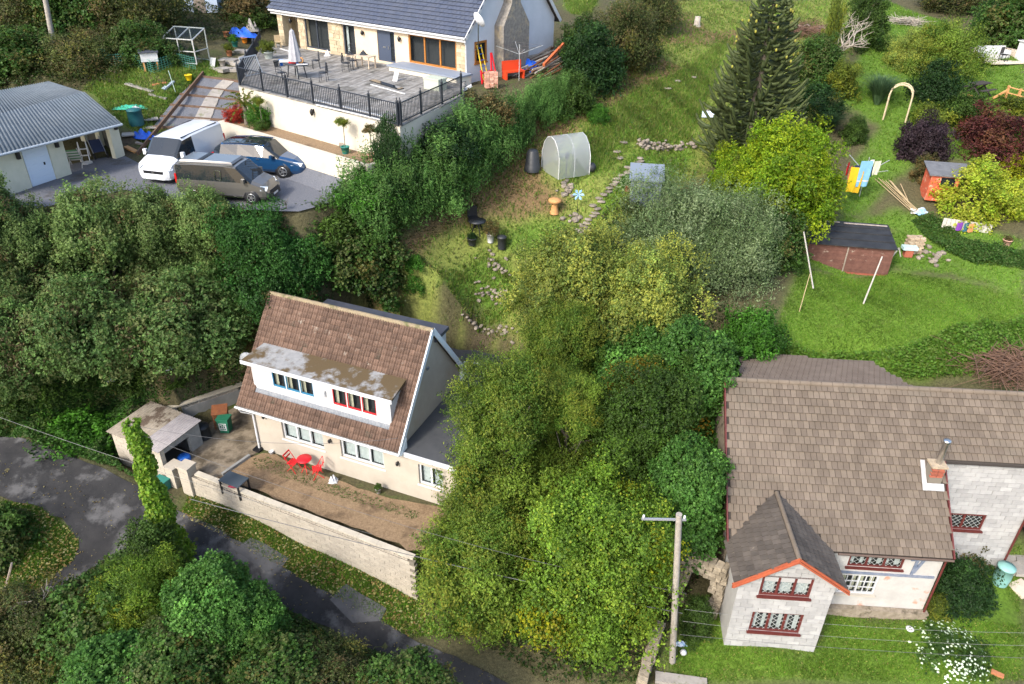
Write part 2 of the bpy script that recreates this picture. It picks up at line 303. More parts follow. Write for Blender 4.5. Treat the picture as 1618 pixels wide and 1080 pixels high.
# ------------------------------------------------------------ foliage
def unit(v): return v/(np.linalg.norm(v, axis=-1, keepdims=True)+1e-9)
def leafquads(P, Nn, size, asp, colr):
    n = len(P); Mn = unit(Nn*.7+np.array([0, 0, .45])+rng.normal(0, .55, (n, 3))); D = unit(np.cross(Mn, rng.normal(0, 1, (n, 3)))); Sd = np.cross(Mn, D)
    s = size[:, None]; fold = Mn*s*.12
    V = np.stack([P-D*s*.5, P+Sd*s*asp*.5+fold, P+D*s*.5, P-Sd*s*asp*.5+fold], 1).reshape(-1, 3)
    return V, np.repeat(colr, 4, 0)
def pick(pal, n, wts=None):
    pal = np.array(pal); i = rng.choice(len(pal), n, p=wts); return pal[i]
def crown_mesh(name, nc=120, ns=58, nl=5, cr=.3, sl=.11, ls=.06, asp=.6, up=.6, pal=((.05, .08, .02),), wts=None, accent=None, acc=0, inner=.15, low=-.75, jag=.2, tone=.33, squash=1., patch=None, gap=0):
    d = unit(rng.normal(0, 1, (nc*3, 3))); d = d[d[:, 2] > low][:nc]; nc = len(d)
    rad = np.where(rng.random(nc) < inner, rng.uniform(.25, .55, nc), rng.uniform(.68, .86, nc))*(1+rng.normal(0, jag, nc))
    Cc = d*rad[:, None]; rc = cr*rng.uniform(.45, 1.3, nc); tn = 1+rng.normal(0, tone, nc)*.8; ctc = pick(pal, nc, wts)
    if accent is not None:
        ai = rng.random(nc) < acc
        if patch is not None: ai = np.linalg.norm(d-unit(np.array(patch)), axis=1) < acc
        ctc[ai] = pick(accent, ai.sum()); tn[ai] = 1
    k = np.repeat(np.arange(nc), ns); sd = unit(rng.normal(0, 1, (len(k), 3))+d[k]*.5+np.array([0, 0, .25]))
    B = Cc[k]+sd*rc[k, None]*np.array([1, 1, squash])*rng.uniform(.55, 1, (len(k), 1)); dr = unit(sd*(1-up)+np.array([0, 0, up])+rng.normal(0, .22, (len(k), 3)))
    L = sl*rng.uniform(.5, 1.5, len(k)); j = np.repeat(np.arange(len(k)), nl); tt = np.tile(np.linspace(0, 1, nl), len(k))+rng.uniform(-.06, .06, len(j))
    P = B[j]+dr[j]*(L[j]*tt)[:, None]+rng.normal(0, ls*.45, (len(j), 3))*(1.15-tt[:, None])
    co = ctc[k][j]*np.clip(tn[k][j], .45, 1.7)[:, None]*rng.uniform(.7, 1.35, (len(j), 1))
    mixm = rng.random(len(j)) < .3; co[mixm] = pick(pal, mixm.sum(), wts)*rng.uniform(.7, 1.3, (mixm.sum(), 1))
    V, cc = leafquads(P, unit(P*.6+sd[j]), ls*rng.uniform(.6, 1.35, len(j)), asp, co)
    return raw_mesh(name, V, np.arange(len(V)).reshape(-1, 4), FOL, cc)
BARK = M('bark', (.09, .07, .05), (.16, .14, .11), 8, .95, .5); PALEBARK = M('pale_dead_wood', (.42, .37, .31), (.3, .26, .21), 6, .9, .3)
def limb_mesh(name, n=9, mat=BARK, seed=1, spread=.75):
    rg = random.Random(seed); mb = MB(); mb.tube([(0, 0, -.05), (.02, 0, .3), (0, .02, .62), (.02, 0, 1.0)], [.085, .06, .045, .02], 7)
    for i in range(n):
        a = i*2.4+rg.random(); z0 = .35+.5*i/n; e = (math.cos(a)*spread*rg.uniform(.6, 1), math.sin(a)*spread*rg.uniform(.6, 1), z0+rg.uniform(.25, .6)); mb.tube([(0, 0, z0), (e[0]*.45, e[1]*.45, z0+.18), e], [.035, .022, .007], 5)
    return mb.mesh(name, mat)
K = {}
def kind(k, **kw): K[k] = crown_mesh('crown_'+k, **kw)
S_ = dict(nc=64, ns=30, nl=5, cr=.3, sl=.2, ls=.095, jag=.24)
kind('sycamore', nc=170, up=.45, sl=.15, ls=.058, asp=.75, tone=.3, pal=[(.115,.16,.052),(.14,.18,.065),(.095,.14,.042),(.15,.165,.065)], wts=[.4,.3,.2,.1], accent=[(.12,.125,.045),(.12,.08,.04)], acc=.14, cr=.24, jag=.18, inner=.08)
kind('syc_low', nc=140, up=.2, sl=.1, pal=[(.092,.14,.044),(.115,.155,.056),(.075,.128,.038),(.13,.138,.056)], accent=[(.1,.07,.04)], acc=.1, tone=.3)
kind('holly', up=.2, pal=[(.03,.085,.018),(.045,.11,.024),(.026,.066,.016)], accent=[(.1,.08,.03)], acc=.05)
kind('beech', nc=190, ns=60, up=.45, sl=.15, ls=.042, cr=.22, pal=[(.11,.16,.024),(.14,.185,.028),(.08,.13,.02),(.18,.2,.032)], accent=[(.16,.15,.02)], acc=.05, jag=.22, inner=.1)
kind('yellowing', up=.4, nc=190, ns=76, sl=.13, ls=.038, asp=.75, cr=.24, pal=[(.11,.17,.02),(.09,.145,.02),(.15,.195,.024),(.24,.24,.024)], wts=[.38,.34,.2,.08], accent=[(.3,.27,.014),(.26,.25,.016),(.24,.2,.018),(.15,.2,.018)], acc=.5, patch=(-.15,-.9,-.35), jag=.22, inner=.1)
kind('autumn', nc=130, up=.25, ls=.055, pal=[(.05,.09,.014),(.06,.1,.018),(.04,.07,.014)], accent=[(.28,.21,.015),(.26,.14,.015),(.16,.15,.02),(.09,.12,.018),(.22,.19,.02),(.12,.13,.02)], acc=.85, patch=(-.35,-.75,.25))
kind('maple', nc=130, up=.1, sl=.1, ls=.068, asp=.85, pal=[(.062,.135,.028),(.085,.165,.036),(.052,.11,.025)], tone=.3)
kind('willow', nc=170, ns=40, up=.4, sl=.16, ls=.045, asp=.7, pal=[(.18,.21,.05),(.14,.18,.045),(.24,.24,.055),(.12,.15,.045),(.3,.28,.06)], cr=.2, inner=.05, jag=.2)
kind('olive', nc=150, up=.5, sl=.18, ls=.045, asp=.45, pal=[(.13,.158,.085),(.165,.185,.11),(.095,.13,.06),(.115,.15,.064)], jag=.18)
kind('bright', nc=150, up=.25, cr=.24, ls=.055, sl=.1, pal=[(.15,.23,.012),(.19,.26,.014),(.11,.18,.012),(.24,.27,.014)], jag=.22, tone=.22)
kind('ivy', nc=110, ns=44, up=0, sl=.1, cr=.28, ls=.065, asp=.9, pal=[(.05,.095,.02),(.07,.12,.026),(.088,.1,.034),(.036,.075,.017)], accent=[(.1,.085,.025)], acc=.12)
kind('scrub', nc=100, ns=46, up=.3, sl=.15, ls=.055, pal=[(.06,.075,.022),(.085,.09,.03),(.1,.085,.04),(.045,.06,.018)], accent=[(.15,.1,.05),(.14,.12,.03)], acc=.25, tone=.35, jag=.2)
kind('bush_green', up=.5, pal=[(.05,.085,.018),(.065,.105,.02),(.04,.065,.014)], **S_)
kind('bush_fresh', up=.7, pal=[(.05,.13,.015),(.065,.16,.02),(.04,.1,.014)], **S_)
kind('bush_dark', up=.4, pal=[(.018,.042,.013),(.028,.06,.016),(.014,.033,.01)], **S_)
kind('bush_yellow', up=.4, pal=[(.15,.16,.02),(.11,.13,.02),(.19,.18,.025),(.07,.09,.018)], **S_)
kind('bush_rust', up=.5, pal=[(.13,.08,.035),(.085,.07,.03),(.16,.1,.045),(.06,.07,.025)], **S_)
kind('bush_purple', up=.7, pal=[(.042,.024,.036),(.06,.034,.05),(.03,.018,.026)], **S_)
kind('bush_maroon', nc=80, ns=44, nl=5, cr=.3, sl=.12, ls=.065, up=.2, pal=[(.1,.026,.028),(.12,.032,.032),(.07,.02,.022),(.09,.035,.02)])
kind('gold_conifer', up=.85, pal=[(.26,.24,.012),(.3,.27,.015),(.2,.2,.012)], **S_)
kind('lime_dome', nc=90, ns=44, nl=5, cr=.26, sl=.09, ls=.065, up=.25, pal=[(.36,.36,.035),(.3,.33,.034),(.42,.39,.06),(.22,.28,.03)], jag=.14)
kind('white_flower', up=.2, pal=[(.04,.075,.018),(.055,.095,.02)], **S_)
kind('conifer_hedge', nc=46, ns=26, nl=10, cr=.34, sl=.42, ls=.1, asp=.28, up=.85, pal=[(.075,.145,.04),(.1,.175,.05),(.12,.2,.06),(.06,.12,.032)])
kind('red_leaf', up=.2, pal=[(.3,.02,.02),(.24,.03,.02),(.35,.05,.03)], **S_)
LIMB = [limb_mesh('trunk', 9, BARK, s) for s in (1, 2, 3)]
NTREE = 0
VEGS = []
def veg(k, box, y, label, cat='tree', name=None, group=None, rot=None, trunk=True, base=None, rzf=None, ry=None, auto=False):
    x0, y0, x1, y1 = box
    if auto:
        g_ = G((x0+x1)/2, min(y1-.1*(y1-y0), 1090)); y = g_.y+(x1-x0)/2*zdep(g_)/FPX*.8
    c = aty((x0+x1)/2, (y0+y1)/2, y); z = zdep(c); E = math.atan2(CAMH-c.z, y)
    rx = (x1-x0)/2*z/FPX*.92; h = (y1-y0)/2*z/FPX; rz = math.sqrt(max(.2*h*h, h*h-(rx*math.sin(E))**2))/math.cos(E)*.95 if rzf is None else rx*rzf
    g = float(hz(c.x, c.y)); o = thing(name or ('tree' if cat == 'tree' else 'shrub'), label, cat, (c.x, c.y, g), 0, group)
    rt = rng.uniform(0, 6.28) if rot is None else rot
    ns_ = max(1, math.ceil(rz/rx/1.12)) if rx > .5 else 1; zr = rz if ns_ == 1 else rx*1.08
    for i_ in range(ns_):
        f_ = i_/(ns_-1) if ns_ > 1 else .5; sc_ = 1 if ns_ == 1 else (1.0, .94, .84)[min(2, int(f_*2.01))]; zz_ = c.z-g+(0 if ns_ == 1 else (f_*2-1)*(rz-zr*(.84 if f_ > .6 else 1)))
        link('crown' if cat == 'tree' else 'foliage', K[k], o, (rng.normal(0, .08)*rx*(ns_ > 1), rng.normal(0, .08)*rx*(ns_ > 1), zz_), (0, 0, rt+i_*2.1), (rx*sc_, (ry or rx)*sc_, zr*sc_))
    VEGS.append((label, round(c.z-g-rz*.8, 1), round(rx, 1), round(rz, 1)))
    hc = max(.4, c.z-g+rz*.3)*(1 if cat == 'tree' else .55)
    if trunk: link('trunk' if cat == 'tree' else 'stem', LIMB[int(rng.integers(3))], o, (0, 0, 0), (0, 0, rng.uniform(0, 6)), (min(rx, hc*.8), min(rx, hc*.8), hc))
    return o
def scatter(polys, n, excl=()):
    P = [np.array([(p[0], p[1]) for p in q]) for q in polys]; out = []
    ar = [abs(np.sum(q[:, 0]*np.roll(q[:, 1], -1)-np.roll(q[:, 0], -1)*q[:, 1]))/2 for q in P]
    for q, a in zip(P, ar):
        k = int(n*a/sum(ar)); lo, hi = q.min(0), q.max(0); got = np.zeros((0, 2))
        while len(got) < k:
            s = rng.uniform(lo, hi, (k*3+20, 2)); s = s[inpoly(s[:, 0], s[:, 1], q)]
            for e in excl: s = s[~inpoly(s[:, 0], s[:, 1], e)]
            got = np.concatenate([got, s])
            if len(s) == 0: break
        out.append(got[:k])
    return np.concatenate(out)
def grass(name, polys, n, h, pal, wd=.022, kindlabel='stuff', excl=(), lean=.35):
    s = scatter(polys, n, excl); b = 3; P = np.repeat(s, b, 0)+rng.normal(0, .05, (len(s)*b, 2)); k = len(P); z = hz(P[:, 0], P[:, 1])
    H = h*rng.uniform(.4, 1.3, k)*np.repeat(rng.uniform(.6, 1.2, len(s)), b); a = rng.uniform(0, 6.28, k); dx = np.stack([np.cos(a), np.sin(a), np.zeros(k)], 1)*wd
    bri = .82+.22*np.sin(P[:, 0]*.9+1.7*np.sin(P[:, 1]*.55))*np.sin(P[:, 1]*.8+1.3*np.sin(P[:, 0]*.6))+.12*np.sin(P[:, 0]*2.7+P[:, 1]*1.9)
    base = np.stack([P[:, 0], P[:, 1], z-.01], 1); tip = base+np.stack([rng.normal(0, lean, k)*H, rng.normal(0, lean, k)*H, H], 1)
    V = np.stack([base-dx, base+dx, tip], 1).reshape(-1, 3); c = np.repeat(pick(pal, k)*rng.uniform(.7, 1.3, (k, 1))*bri[:, None], 3, 0)
    return tag(link(name, raw_mesh(name, V, np.arange(len(V)).reshape(-1, 3), FOL, c)), kind=kindlabel)
def cover(name, polys, n, h, size, pal, asp=.7, wts=None, excl=(), flat=False):
    s = scatter(polys, n, excl); z = hz(s[:, 0], s[:, 1]); f = 1.3
    lum = .5+.5*np.sin(s[:, 0]*f+2*np.sin(s[:, 1]*f*.8))*np.sin(s[:, 1]*f*1.2+1.7*np.sin(s[:, 0]*f*.9))
    P = np.stack([s[:, 0], s[:, 1], z+.02+h*lum*rng.random(len(s))**.5], 1); Nn = np.tile((0, 0, 3. if flat else .6), (len(s), 1))
    V, c = leafquads(P, Nn, size*rng.uniform(.5, 1.3, len(s)), asp, pick(pal, len(s), wts)*rng.uniform(.7, 1.3, (len(s), 1)))
    return tag(link(name, raw_mesh(name, V, np.arange(len(V)).reshape(-1, 4), FOL, c)), kind='stuff')
# ------------------------------------------------------------ roads, yards
ASPH = M('asphalt', (.02, .02, .021), (.036, .035, .035), 1.3, .9, .35, 30, c3=(.095, .093, .092), sc3=.75, thr3=(.5, .62), spec=.2)
ASPH2 = M('asphalt_patch', (.062, .062, .064), (.085, .084, .085), 2.5, .9, .3, 30, spec=.2)
GRAVEL = M('grey_gravel', (.085, .09, .104), (.145, .15, .168), 22, .9, .6, 40, c3=(.07, .065, .06), sc3=.5)
TAN = M('tan_gravel', (.15, .097, .053), (.27, .188, .108), 15, .9, .8, 30, c3=(.11, .072, .04), sc3=.8)
CONC = M('yard_concrete', (.17, .135, .095), (.26, .215, .155), 3, .9, .3, 20, c3=(.08, .062, .04), sc3=1.1, thr3=(.45, .6))
ROADP = [G(*q) for q in ((-150,655),(0,690),(100,715),(200,760),(285,808),(400,872),(500,927),(640,1003),(760,1058),(900,1130),(760,1130),(690,1082),(560,1016),(440,955),(330,900),(212,868),(142,900),(92,940),(40,1000),(-60,1100),(-160,1050),(-40,970),(60,935),(118,885),(128,855),(100,822),(50,797),(0,785),(-150,760))]
road = sheet('road', ROADP, .035, ASPH, .5, jit=.04)
for pg in (((370,870),(400,850),(455,885),(440,905),(420,905)), ((520,950),(545,925),(612,962),(600,985),(560,985))):
    pp = sheet('road_patch', [G(*q) for q in pg], .05, ASPH2, .5, jit=.03); pp.parent = road
cp = sheet('gravel_yard', [p for p in CARP], .02, GRAVEL, .8, z=GZ, jit=.08)
GPOLY = [atz(*q, 0) for q in ((352,752),(395,722),(418,714),(500,748),(600,784),(712,806),(668,868),(648,868),(420,782),(340,752))]
sheet('gravel_garden', GPOLY, .03, TAN, .5, z=0, jit=.05)
sheet('concrete_yard', [atz(*q, 0) for q in ((296,722),(318,690),(330,668),(398,628),(412,712),(395,721),(352,751),(322,762))], .022, CONC, .5, z=0, jit=.03)
# ------------------------------------------------------------ shared building helpers
def wall_holes(mb, a0, a1, c0, c1, holes, b=0, dep=.14, out=-1):   # wall face in the a-c plane with openings
    As = sorted({a0, a1, *[h[0] for h in holes], *[h[1] for h in holes]}); Cs = sorted({c0, c1, *[h[2] for h in holes], *[h[3] for h in holes]})
    for i in range(len(As)-1):
        for j in range(len(Cs)-1):
            x, z = (As[i]+As[i+1])/2, (Cs[j]+Cs[j+1])/2
            if not any(h[0] < x < h[1] and h[2] < z < h[3] for h in holes): mb.quad((As[i], b, Cs[j]), (As[i+1], b, Cs[j]), (As[i+1], b, Cs[j+1]), (As[i], b, Cs[j+1]))
    for h0, h1, k0, k1 in holes:
        d = b-out*dep
        mb.quad((h0, b, k0), (h0, d, k0), (h0, d, k1), (h0, b, k1)); mb.quad((h1, b, k0), (h1, b, k1), (h1, d, k1), (h1, d, k0))
        mb.quad((h0, b, k1), (h0, d, k1), (h1, d, k1), (h1, b, k1)); mb.quad((h0, b, k0), (h1, b, k0), (h1, d, k0), (h0, d, k0))
    return mb
WHITE = M('white_upvc', (.56, .57, .58), (.5, .5, .5), 3, .35, spec=.5)
NET = M('net_curtain', (.75, .78, .76), (.6, .63, .62), 6, .9); CREAMC = M('cream_curtain', (.75, .7, .52), (.6, .55, .4), 7, .9)
DARKROOM = M('dark_room', (.05, .05, .052), None, rough=1)  # interior shade put into the colour, for window backings and garage back wall
def window(parent, a0, a1, c0, c1, b, panes, mat, curtain=NET, fw=.07, sill=None, inner=None, lattice=None, name='window', glass=GLASS, sides=None, curt=(0, 1)):
    f = MB(); d0, d1 = b+.03, b+.09
    f.box(a0, a1, d0, d1, c1-fw, c1).box(a0, a1, d0, d1, c0, c0+fw); wv = (a1-a0-fw)/panes
    for i in range(panes+1): f.box(a0+i*wv, a0+i*wv+fw, d0-.004, d1, c0+fw, c1-fw)
    wn = part(name, f, mat, parent)
    part('dark_backing', MB().box(a0, a1, b+.34, b+.36, c0, c1), DARKROOM, wn)  # dark sheet standing in for the unlit room behind the panes
    for i in range(panes):
        x0, x1 = a0+i*wv+fw, a0+(i+1)*wv
        if inner:
            q = MB(); k = .035; y0, y1 = d0+.005, d1-.02
            q.box(x0, x1, y0, y1, c0+fw, c0+fw+k*2.2).box(x0, x1, y0, y1, c1-fw-k, c1-fw).box(x0, x0+k, y0, y1, c0+fw, c1-fw).box(x1-k, x1, y0, y1, c0+fw, c1-fw); part('sash', q, inner, wn)
        part('pane', MB().quad((x0, d1-.02, c0+fw), (x1, d1-.02, c0+fw), (x1, d1-.02, c1-fw), (x0, d1-.02, c1-fw)), glass, wn)
        if lattice:
            q = MB(); wd, hh = x1-x0, c1-c0-2*fw; zz = c0+fw; st = .2
            for sgn in (1, -1):
                k = -hh
                while k < wd+hh:
                    s0 = max(0, k if sgn > 0 else -k*0+max(0, k)) if False else None
                    pts_ = []
                    for xx, zq in ((k, 0), (k+hh, hh)):
                        pts_.append((xx, zq))
                    (xa, za), (xb, zb) = pts_
                    ta, tb = max(0, -xa/hh), min(1, (wd-xa)/hh)
                    if tb > ta+.02:
                        pa, pb = (xa+hh*ta, hh*ta), (xa+hh*tb, hh*tb)
                        if sgn < 0: pa, pb = (wd-pa[0], pa[1]), (wd-pb[0], pb[1])
                        q.bar((x0+pa[0], d1-.032-.004*(sgn > 0), zz+pa[1]), (x0+pb[0], d1-.032-.004*(sgn > 0), zz+pb[1]), 0.011, .006, up=(0, 1, 0))
                    k += st*1.05
            part('lead_lattice', q, lattice, wn)
        if curtain:
            q = MB(); n = 14; vs = []
            for s_ in range(n+1):
                u = s_/n; vs.append((x0+(x1-x0)*u, d1+.1+.02*math.sin(s_*2.4+i), 0))
            q.add([(v[0], v[1], c0+fw*.5) for v in vs]+[(v[0], v[1], c1-fw*.5) for v in vs], [(k, k+1, k+n+2, k+n+1) for k in range(n) if curt[0]*n <= k < curt[1]*n or curt == (0, 1) or abs(k-n/2) > n*(.5-curt[1])], True); part('curtain', q, curtain, wn)
    if sill: part('sill', MB().box(a0-.06, a1+.06, b-.09, b+.04, c0-.07, c0-.003), sill, wn)
    return wn
def roman_tile(w_, g, th=.032):
    xs = [0, .12, .25, .38, .5, .62, .75, .88, 1]; zs = [.0, .045, .06, .045, 0, .045, .06, .045, .0]
    L = g*1.2; n = len(xs); v = [(x*w_, 0, th+.03+z*w_/.26) for x, z in zip(xs, zs)]+[(x*w_, L, th+z*w_/.26) for x, z in zip(xs, zs)]+[(x*w_, 0, 0) for x in xs]
    return v, [(i, i+1, n+i+1, n+i) for i in range(n-1)]+[(2*n+i, 2*n+i+1, i+1, i) for i in range(n-1)], True
def flat_tile(w_, g, th=.05):
    L = g*1.1; e = .009
    v = [(e, 0, 0), (w_-e, 0, 0), (w_-e, L, 0), (e, L, 0), (e, .004, th+.02), (w_-e, .004, th+.02), (w_-e, L, .006), (e, L, .006)]
    return v, [(4, 5, 6, 7), (0, 1, 5, 4), (1, 2, 6, 5), (3, 0, 4, 7)], False
def corrugated(P00, P10, P11, P01, n, amp, th=.012, seg=4):
    P00, P10, P11, P01 = map(Vector, (P00, P10, P11, P01)); nrm = (P10-P00).cross(P01-P00).normalized(); mb = MB(); k = n*seg; vs = []
    for row in ((P00, P10), (P01, P11)):
        for i in range(k+1): vs.append(row[0].lerp(row[1], i/k)+nrm*amp*math.sin(2*math.pi*i/seg))
    mb.add(vs+[v-nrm*th for v in vs], [(i, i+1, k+2+i, k+1+i) for i in range(k)]+[(2*k+2+i+1, 2*k+2+i, 3*k+3+i, 3*k+4+i) for i in range(k)]+[(i+1, i, 2*k+2+i, 2*k+3+i) for i in range(k)], True); return mb
TB = {}
def tiles(frame, roof, O, ux, uy, na, nrows, w_, g, fn, mats, inside, budget, bond=0, name='tile', wob=.006):
    """rows of tiles on a slope: O eave corner (local), ux along the eave, uy up the slope; nearest to the camera become parts"""
    O = Vector(O); ux = Vector(ux).normalized(); uy = Vector(uy).normalized(); uz = ux.cross(uy); v, f, sm = fn(w_, g); rot = Matrix((ux, uy, uz)).transposed()
    ms = [MB().add(v, f, sm).mesh(name, mt) for mt in mats]; lst = []
    for j in range(nrows):
        off = (w_/2 if j % 2 else 0)*bond
        for i in range(-1, na+1):
            p = O+ux*(i*w_+off)+uy*(j*g); c = p+ux*w_/2+uy*g/2
            if inside(i*w_+off+w_/2, j*g+g/2, c): lst.append(((frame.w(*c)-Vector(CAMP)).length, p))
    lst.sort(key=lambda q: q[0]); rest = [MB() for _ in mats]; e0 = rot.to_euler()
    for k, (_, p) in enumerate(lst):
        p = p+uz*rng.uniform(0, wob); mi = int(rng.integers(len(mats))); rt = Matrix.Rotation(rng.normal(0, .006), 3, uz)@rot
        if k < budget: link(name, ms[mi], roof, p, rt.to_euler())
        else: rest[mi].add([p+rt@Vector(q) for q in v], f, sm)
    for mb, mt in zip(rest, mats):
        if mb.v: part(name+'_courses', mb, mt, roof, kind='stuff')
    return len(lst)
RENDER = M('cream_render', (.36, .318, .26), (.41, .365, .3), 1.3, .9, .1, 40, c3=(.36, .29, .21), sc3=.6, thr3=(.55, .8))
# ------------------------------------------------------------ dormer cottage
cot = thing('dormer_cottage', 'cream rendered cottage with brown tiled roof and long flat topped dormer behind the gravel garden', 'house', COT.o, COT.yaw)
def cw(p0, p1, b): a0, c1 = COT.onb(*p0, b); a1, c0 = COT.onb(*p1, b); return a0, a1, c0, c1
L_ = 7.12; EC, RB, RC = 2.43, 2.675, 6.27; sl_ = (RC-EC)/(RB+.365)
wA = (1.36, 3.42, 1.02, 2.06); wB = (4.25, 6.28, .98, 2.05); wC = (7.85, 8.92, .8, 1.82)
mb = MB(); wall_holes(mb, 0, 9.5, -.3, 2.28, [wA, wB, wC]); mb.quad((0, 0, -.3), (0, 5.35, -.3), (0, 5.35, 2.3), (0, 0, 2.3)); mb.quad((9.5, 0, -.3), (9.5, 7.7, -.3), (9.5, 7.7, 2.28), (9.5, 0, 2.28)); mb.quad((-0, 7.7, -.3), (9.5, 7.7, -.3), (9.5, 7.7, 2.28), (0, 7.7, 2.28))
mb.add([(L_, 0, 2.0), (L_, 5.35, 2.0), (L_, 5.35, 2.75), (L_, RB, RC-.12), (L_, 0, 2.75)], [(0, 1, 2, 3, 4)]); mb.add([(0, 0, 2.0), (0, 5.35, 2.0), (0, 5.35, 2.75), (0, RB, RC-.12), (0, 0, 2.75)], [(4, 3, 2, 1, 0)])
part('wall', mb, RENDER, cot)
for h, k in ((wA, 3), (wB, 3), (wC, 2)): window(cot, h[0], h[1], h[2], h[3], .06, k, WHITE, NET, .075, WHITE)
TILE = [M('roof_tile', (.1, .061, .043), (.132, .083, .06), 3, .85, .2, 25, rnd=.18, c3=(.26, .23, .19), sc3=2.2, thr3=(.6, .74)), M('roof_tile_b', (.082, .05, .036), (.112, .07, .05), 3, .85, .2, 25, rnd=.18, c3=(.06, .05, .035), sc3=1.6, thr3=(.58, .7))]
DECKM = M('roof_underlay', (.04, .034, .03), None, rough=.95)
r0 = Vector((-.5, -.365, EC)); sv = Vector((0, 1, sl_)).normalized(); nv = Vector((0, -sl_, 1)).normalized(); slen = (RB+.365)*math.sqrt(1+sl_*sl_)
mb = MB(); mb.prism([(-.48, -.36, EC-.02), (7.28, -.36, EC-.02), (7.28, RB, RC-.02), (-.48, RB, RC-.02)], (0, 0, -.1)); mb.prism([(-.48, RB, RC-.02), (7.28, RB, RC-.02), (7.28, 2*RB+.36, EC-.02), (-.48, 2*RB+.36, EC-.02)], (0, 0, -.1))
roof = part('roof', mb, DECKM, cot)
DB, DC0, DC1, DA0, DA1 = .2, 3.13, 4.42, .12, 6.66
def ins(x, s, c): return -.02 < x < 7.83 and s < slen and not (DA0+.05 < c[0] < DA1-.05 and DB-.1 < c[1] < 1.25)
tiles(COT, roof, r0, (1, 0, 0), sv, 33, 21, .2365, .2345, roman_tile, TILE, ins, 300)
mb = MB()
for i in range(26): mb.tube([(-.5+i*.3, RB, RC+.0+rng.uniform(0, .015)), (-.5+i*.3+.31, RB, RC+.0+rng.uniform(0, .015))], .11, 8)
part('ridge_tiles', mb, M('mossy_ridge', (.19, .15, .1), (.25, .2, .12), 6, .9, .4, c3=(.1, .1, .04), sc3=2), roof, kind='stuff')
# dormer box
DW = [cw((426,582), (498,629), DB), cw((522,610), (597,659), DB)]
mb = MB(); wall_holes(mb, DA0, DA1, DC0, DC1, DW, DB, .08)
for a in (DA0, DA1): mb.add([(a, DB, DC0), (a, 1.4, DC1+.2), (a, DB, DC1+.05)], [(0, 1, 2)])
dm = part('dormer', mb, M('white_cladding', (.47, .48, .49), (.42, .42, .42), 2, .5), cot)
FELT = M('stained_roof_membrane', (.2, .205, .208), (.27, .27, .265), 5, .8, .3, c3=(.085, .058, .026), sc3=.55, thr3=(.46, .53))
mb = MB(); mb.prism([(DA0-.28, DB-.2, DC1+.03), (DA1+.2, DB-.2, DC1+.03), (DA1+.1, 1.5, DC1+.2), (DA0-.1, 1.5, DC1+.2)], (0, 0, .09)); part('dormer_roof', mb, FELT, cot)
part('dormer_fascia', MB().box(DA0-.3, DA1+.22, DB-.235, DB-.203, DC1-.03, DC1+.13), WHITE, cot)
LEADA = corrugated((DA0-.06, DB-.3, DC0-.36), (DA1+.06, DB-.3, DC0-.36), (DA1+.06, DB-.01, DC0+.05), (DA0-.06, DB-.01, DC0+.05), 46, .018)
part('lead_apron', LEADA, M('lead_grey', (.14, .155, .175), (.2, .21, .225), 5, .6, .2), cot)
BLUEF = M('blue_window_frame', (.03, .16, .28), None, rough=.5); REDF = M('red_window_frame', (.42, .02, .025), None, rough=.5)
for h, fm in zip(DW, (BLUEF, REDF)): window(cot, *h, DB-.02, 3, WHITE, CREAMC, .045, None, inner=fm, curt=(0, .26))
part('alarm_box', MB().box(3.55, 3.72, DB-.09, DB-.002, 3.75, 4.0).box(3.57, 3.7, DB-.11, DB-.09, 3.77, 3.98), WHITE, cot)
# verges, gutters, pipes
mb = MB(); q = .13
for b0, c0, b1, c1 in ((-.42, EC-.07, RB, RC+.02), (2*RB+.42, EC-.07, RB, RC+.02)): mb.bar((7.3, b0, c0), (7.3, b1, c1), .05, .22, (1, 0, 0) if False else (0, 0, 1))
mb.prism([(L_+.02, -.36, EC-.13), (L_+.02, .12, EC-.13), (L_+.02, .12, EC+.42)], (.2, 0, 0)); mb.prism([(L_+.02, 5.7, EC-.13), (L_+.02, 5.2, EC-.13), (L_+.02, 5.2, EC+.45)], (.2, 0, 0))
part('bargeboard', mb, M('pale_bargeboard', (.6, .68, .72), (.68, .72, .74), 3, .5), cot)
mb = MB(); mb.tube([(-.55, -.43, EC-.06), (7.3, -.43, EC-.06)], .055, 8); mb.box(-.5, 7.27, -.36, -.33, EC-.2, EC-.02); part('gutter', mb, WHITE, cot)
mb = MB(); mb.tube([(-.35, -.43, EC-.1), (-.35, -.35, EC-.3), (-.02, -.07, EC-.5), (-.02, -.07, .05)], .045, 8); part('downpipe', mb, WHITE, cot)
part('drain_cover', MB().box(-.22, .12, -.28, .0, -.02, .12), M('black_plastic', (.012, .012, .014), None, rough=.4), cot)
DKF = M('dark_roofing_felt', (.045, .048, .052), (.065, .067, .07), 1.5, .75, .2, 30, c3=(.09, .09, .09), sc3=.5, thr3=(.55, .75))
mb = MB(); mb.box(L_+.02, 9.6, -.18, 7.8, 2.28, 2.36).box(0, L_+.02, 5.72, 7.8, 2.28, 2.36); part('flat_roof', mb, DKF, cot)
mb = MB(); mb.box(L_+.2, 9.62, -.23, -.18, 2.18, 2.38); part('fascia', mb, WHITE, cot)
mb = MB(); mb.box(1.3, 7.2, 3.05, 4.2, 5.5, 5.66); part('rear_dormer_roof', mb, M('slate_felt', (.04, .045, .06), (.06, .065, .08), 2, .6), cot)
mb = MB(); mb.box(1.4, 7.1, 3.2, 4.1, 4.3, 5.5); part('rear_dormer', mb, WHITE, cot)
mb = MB(); mb.tube([(7.75, 6.5, 2.36), (7.75, 6.5, 2.62), (6.9, 6.1, 2.7)], .06, 8); part('soil_pipe', mb, WHITE, cot)
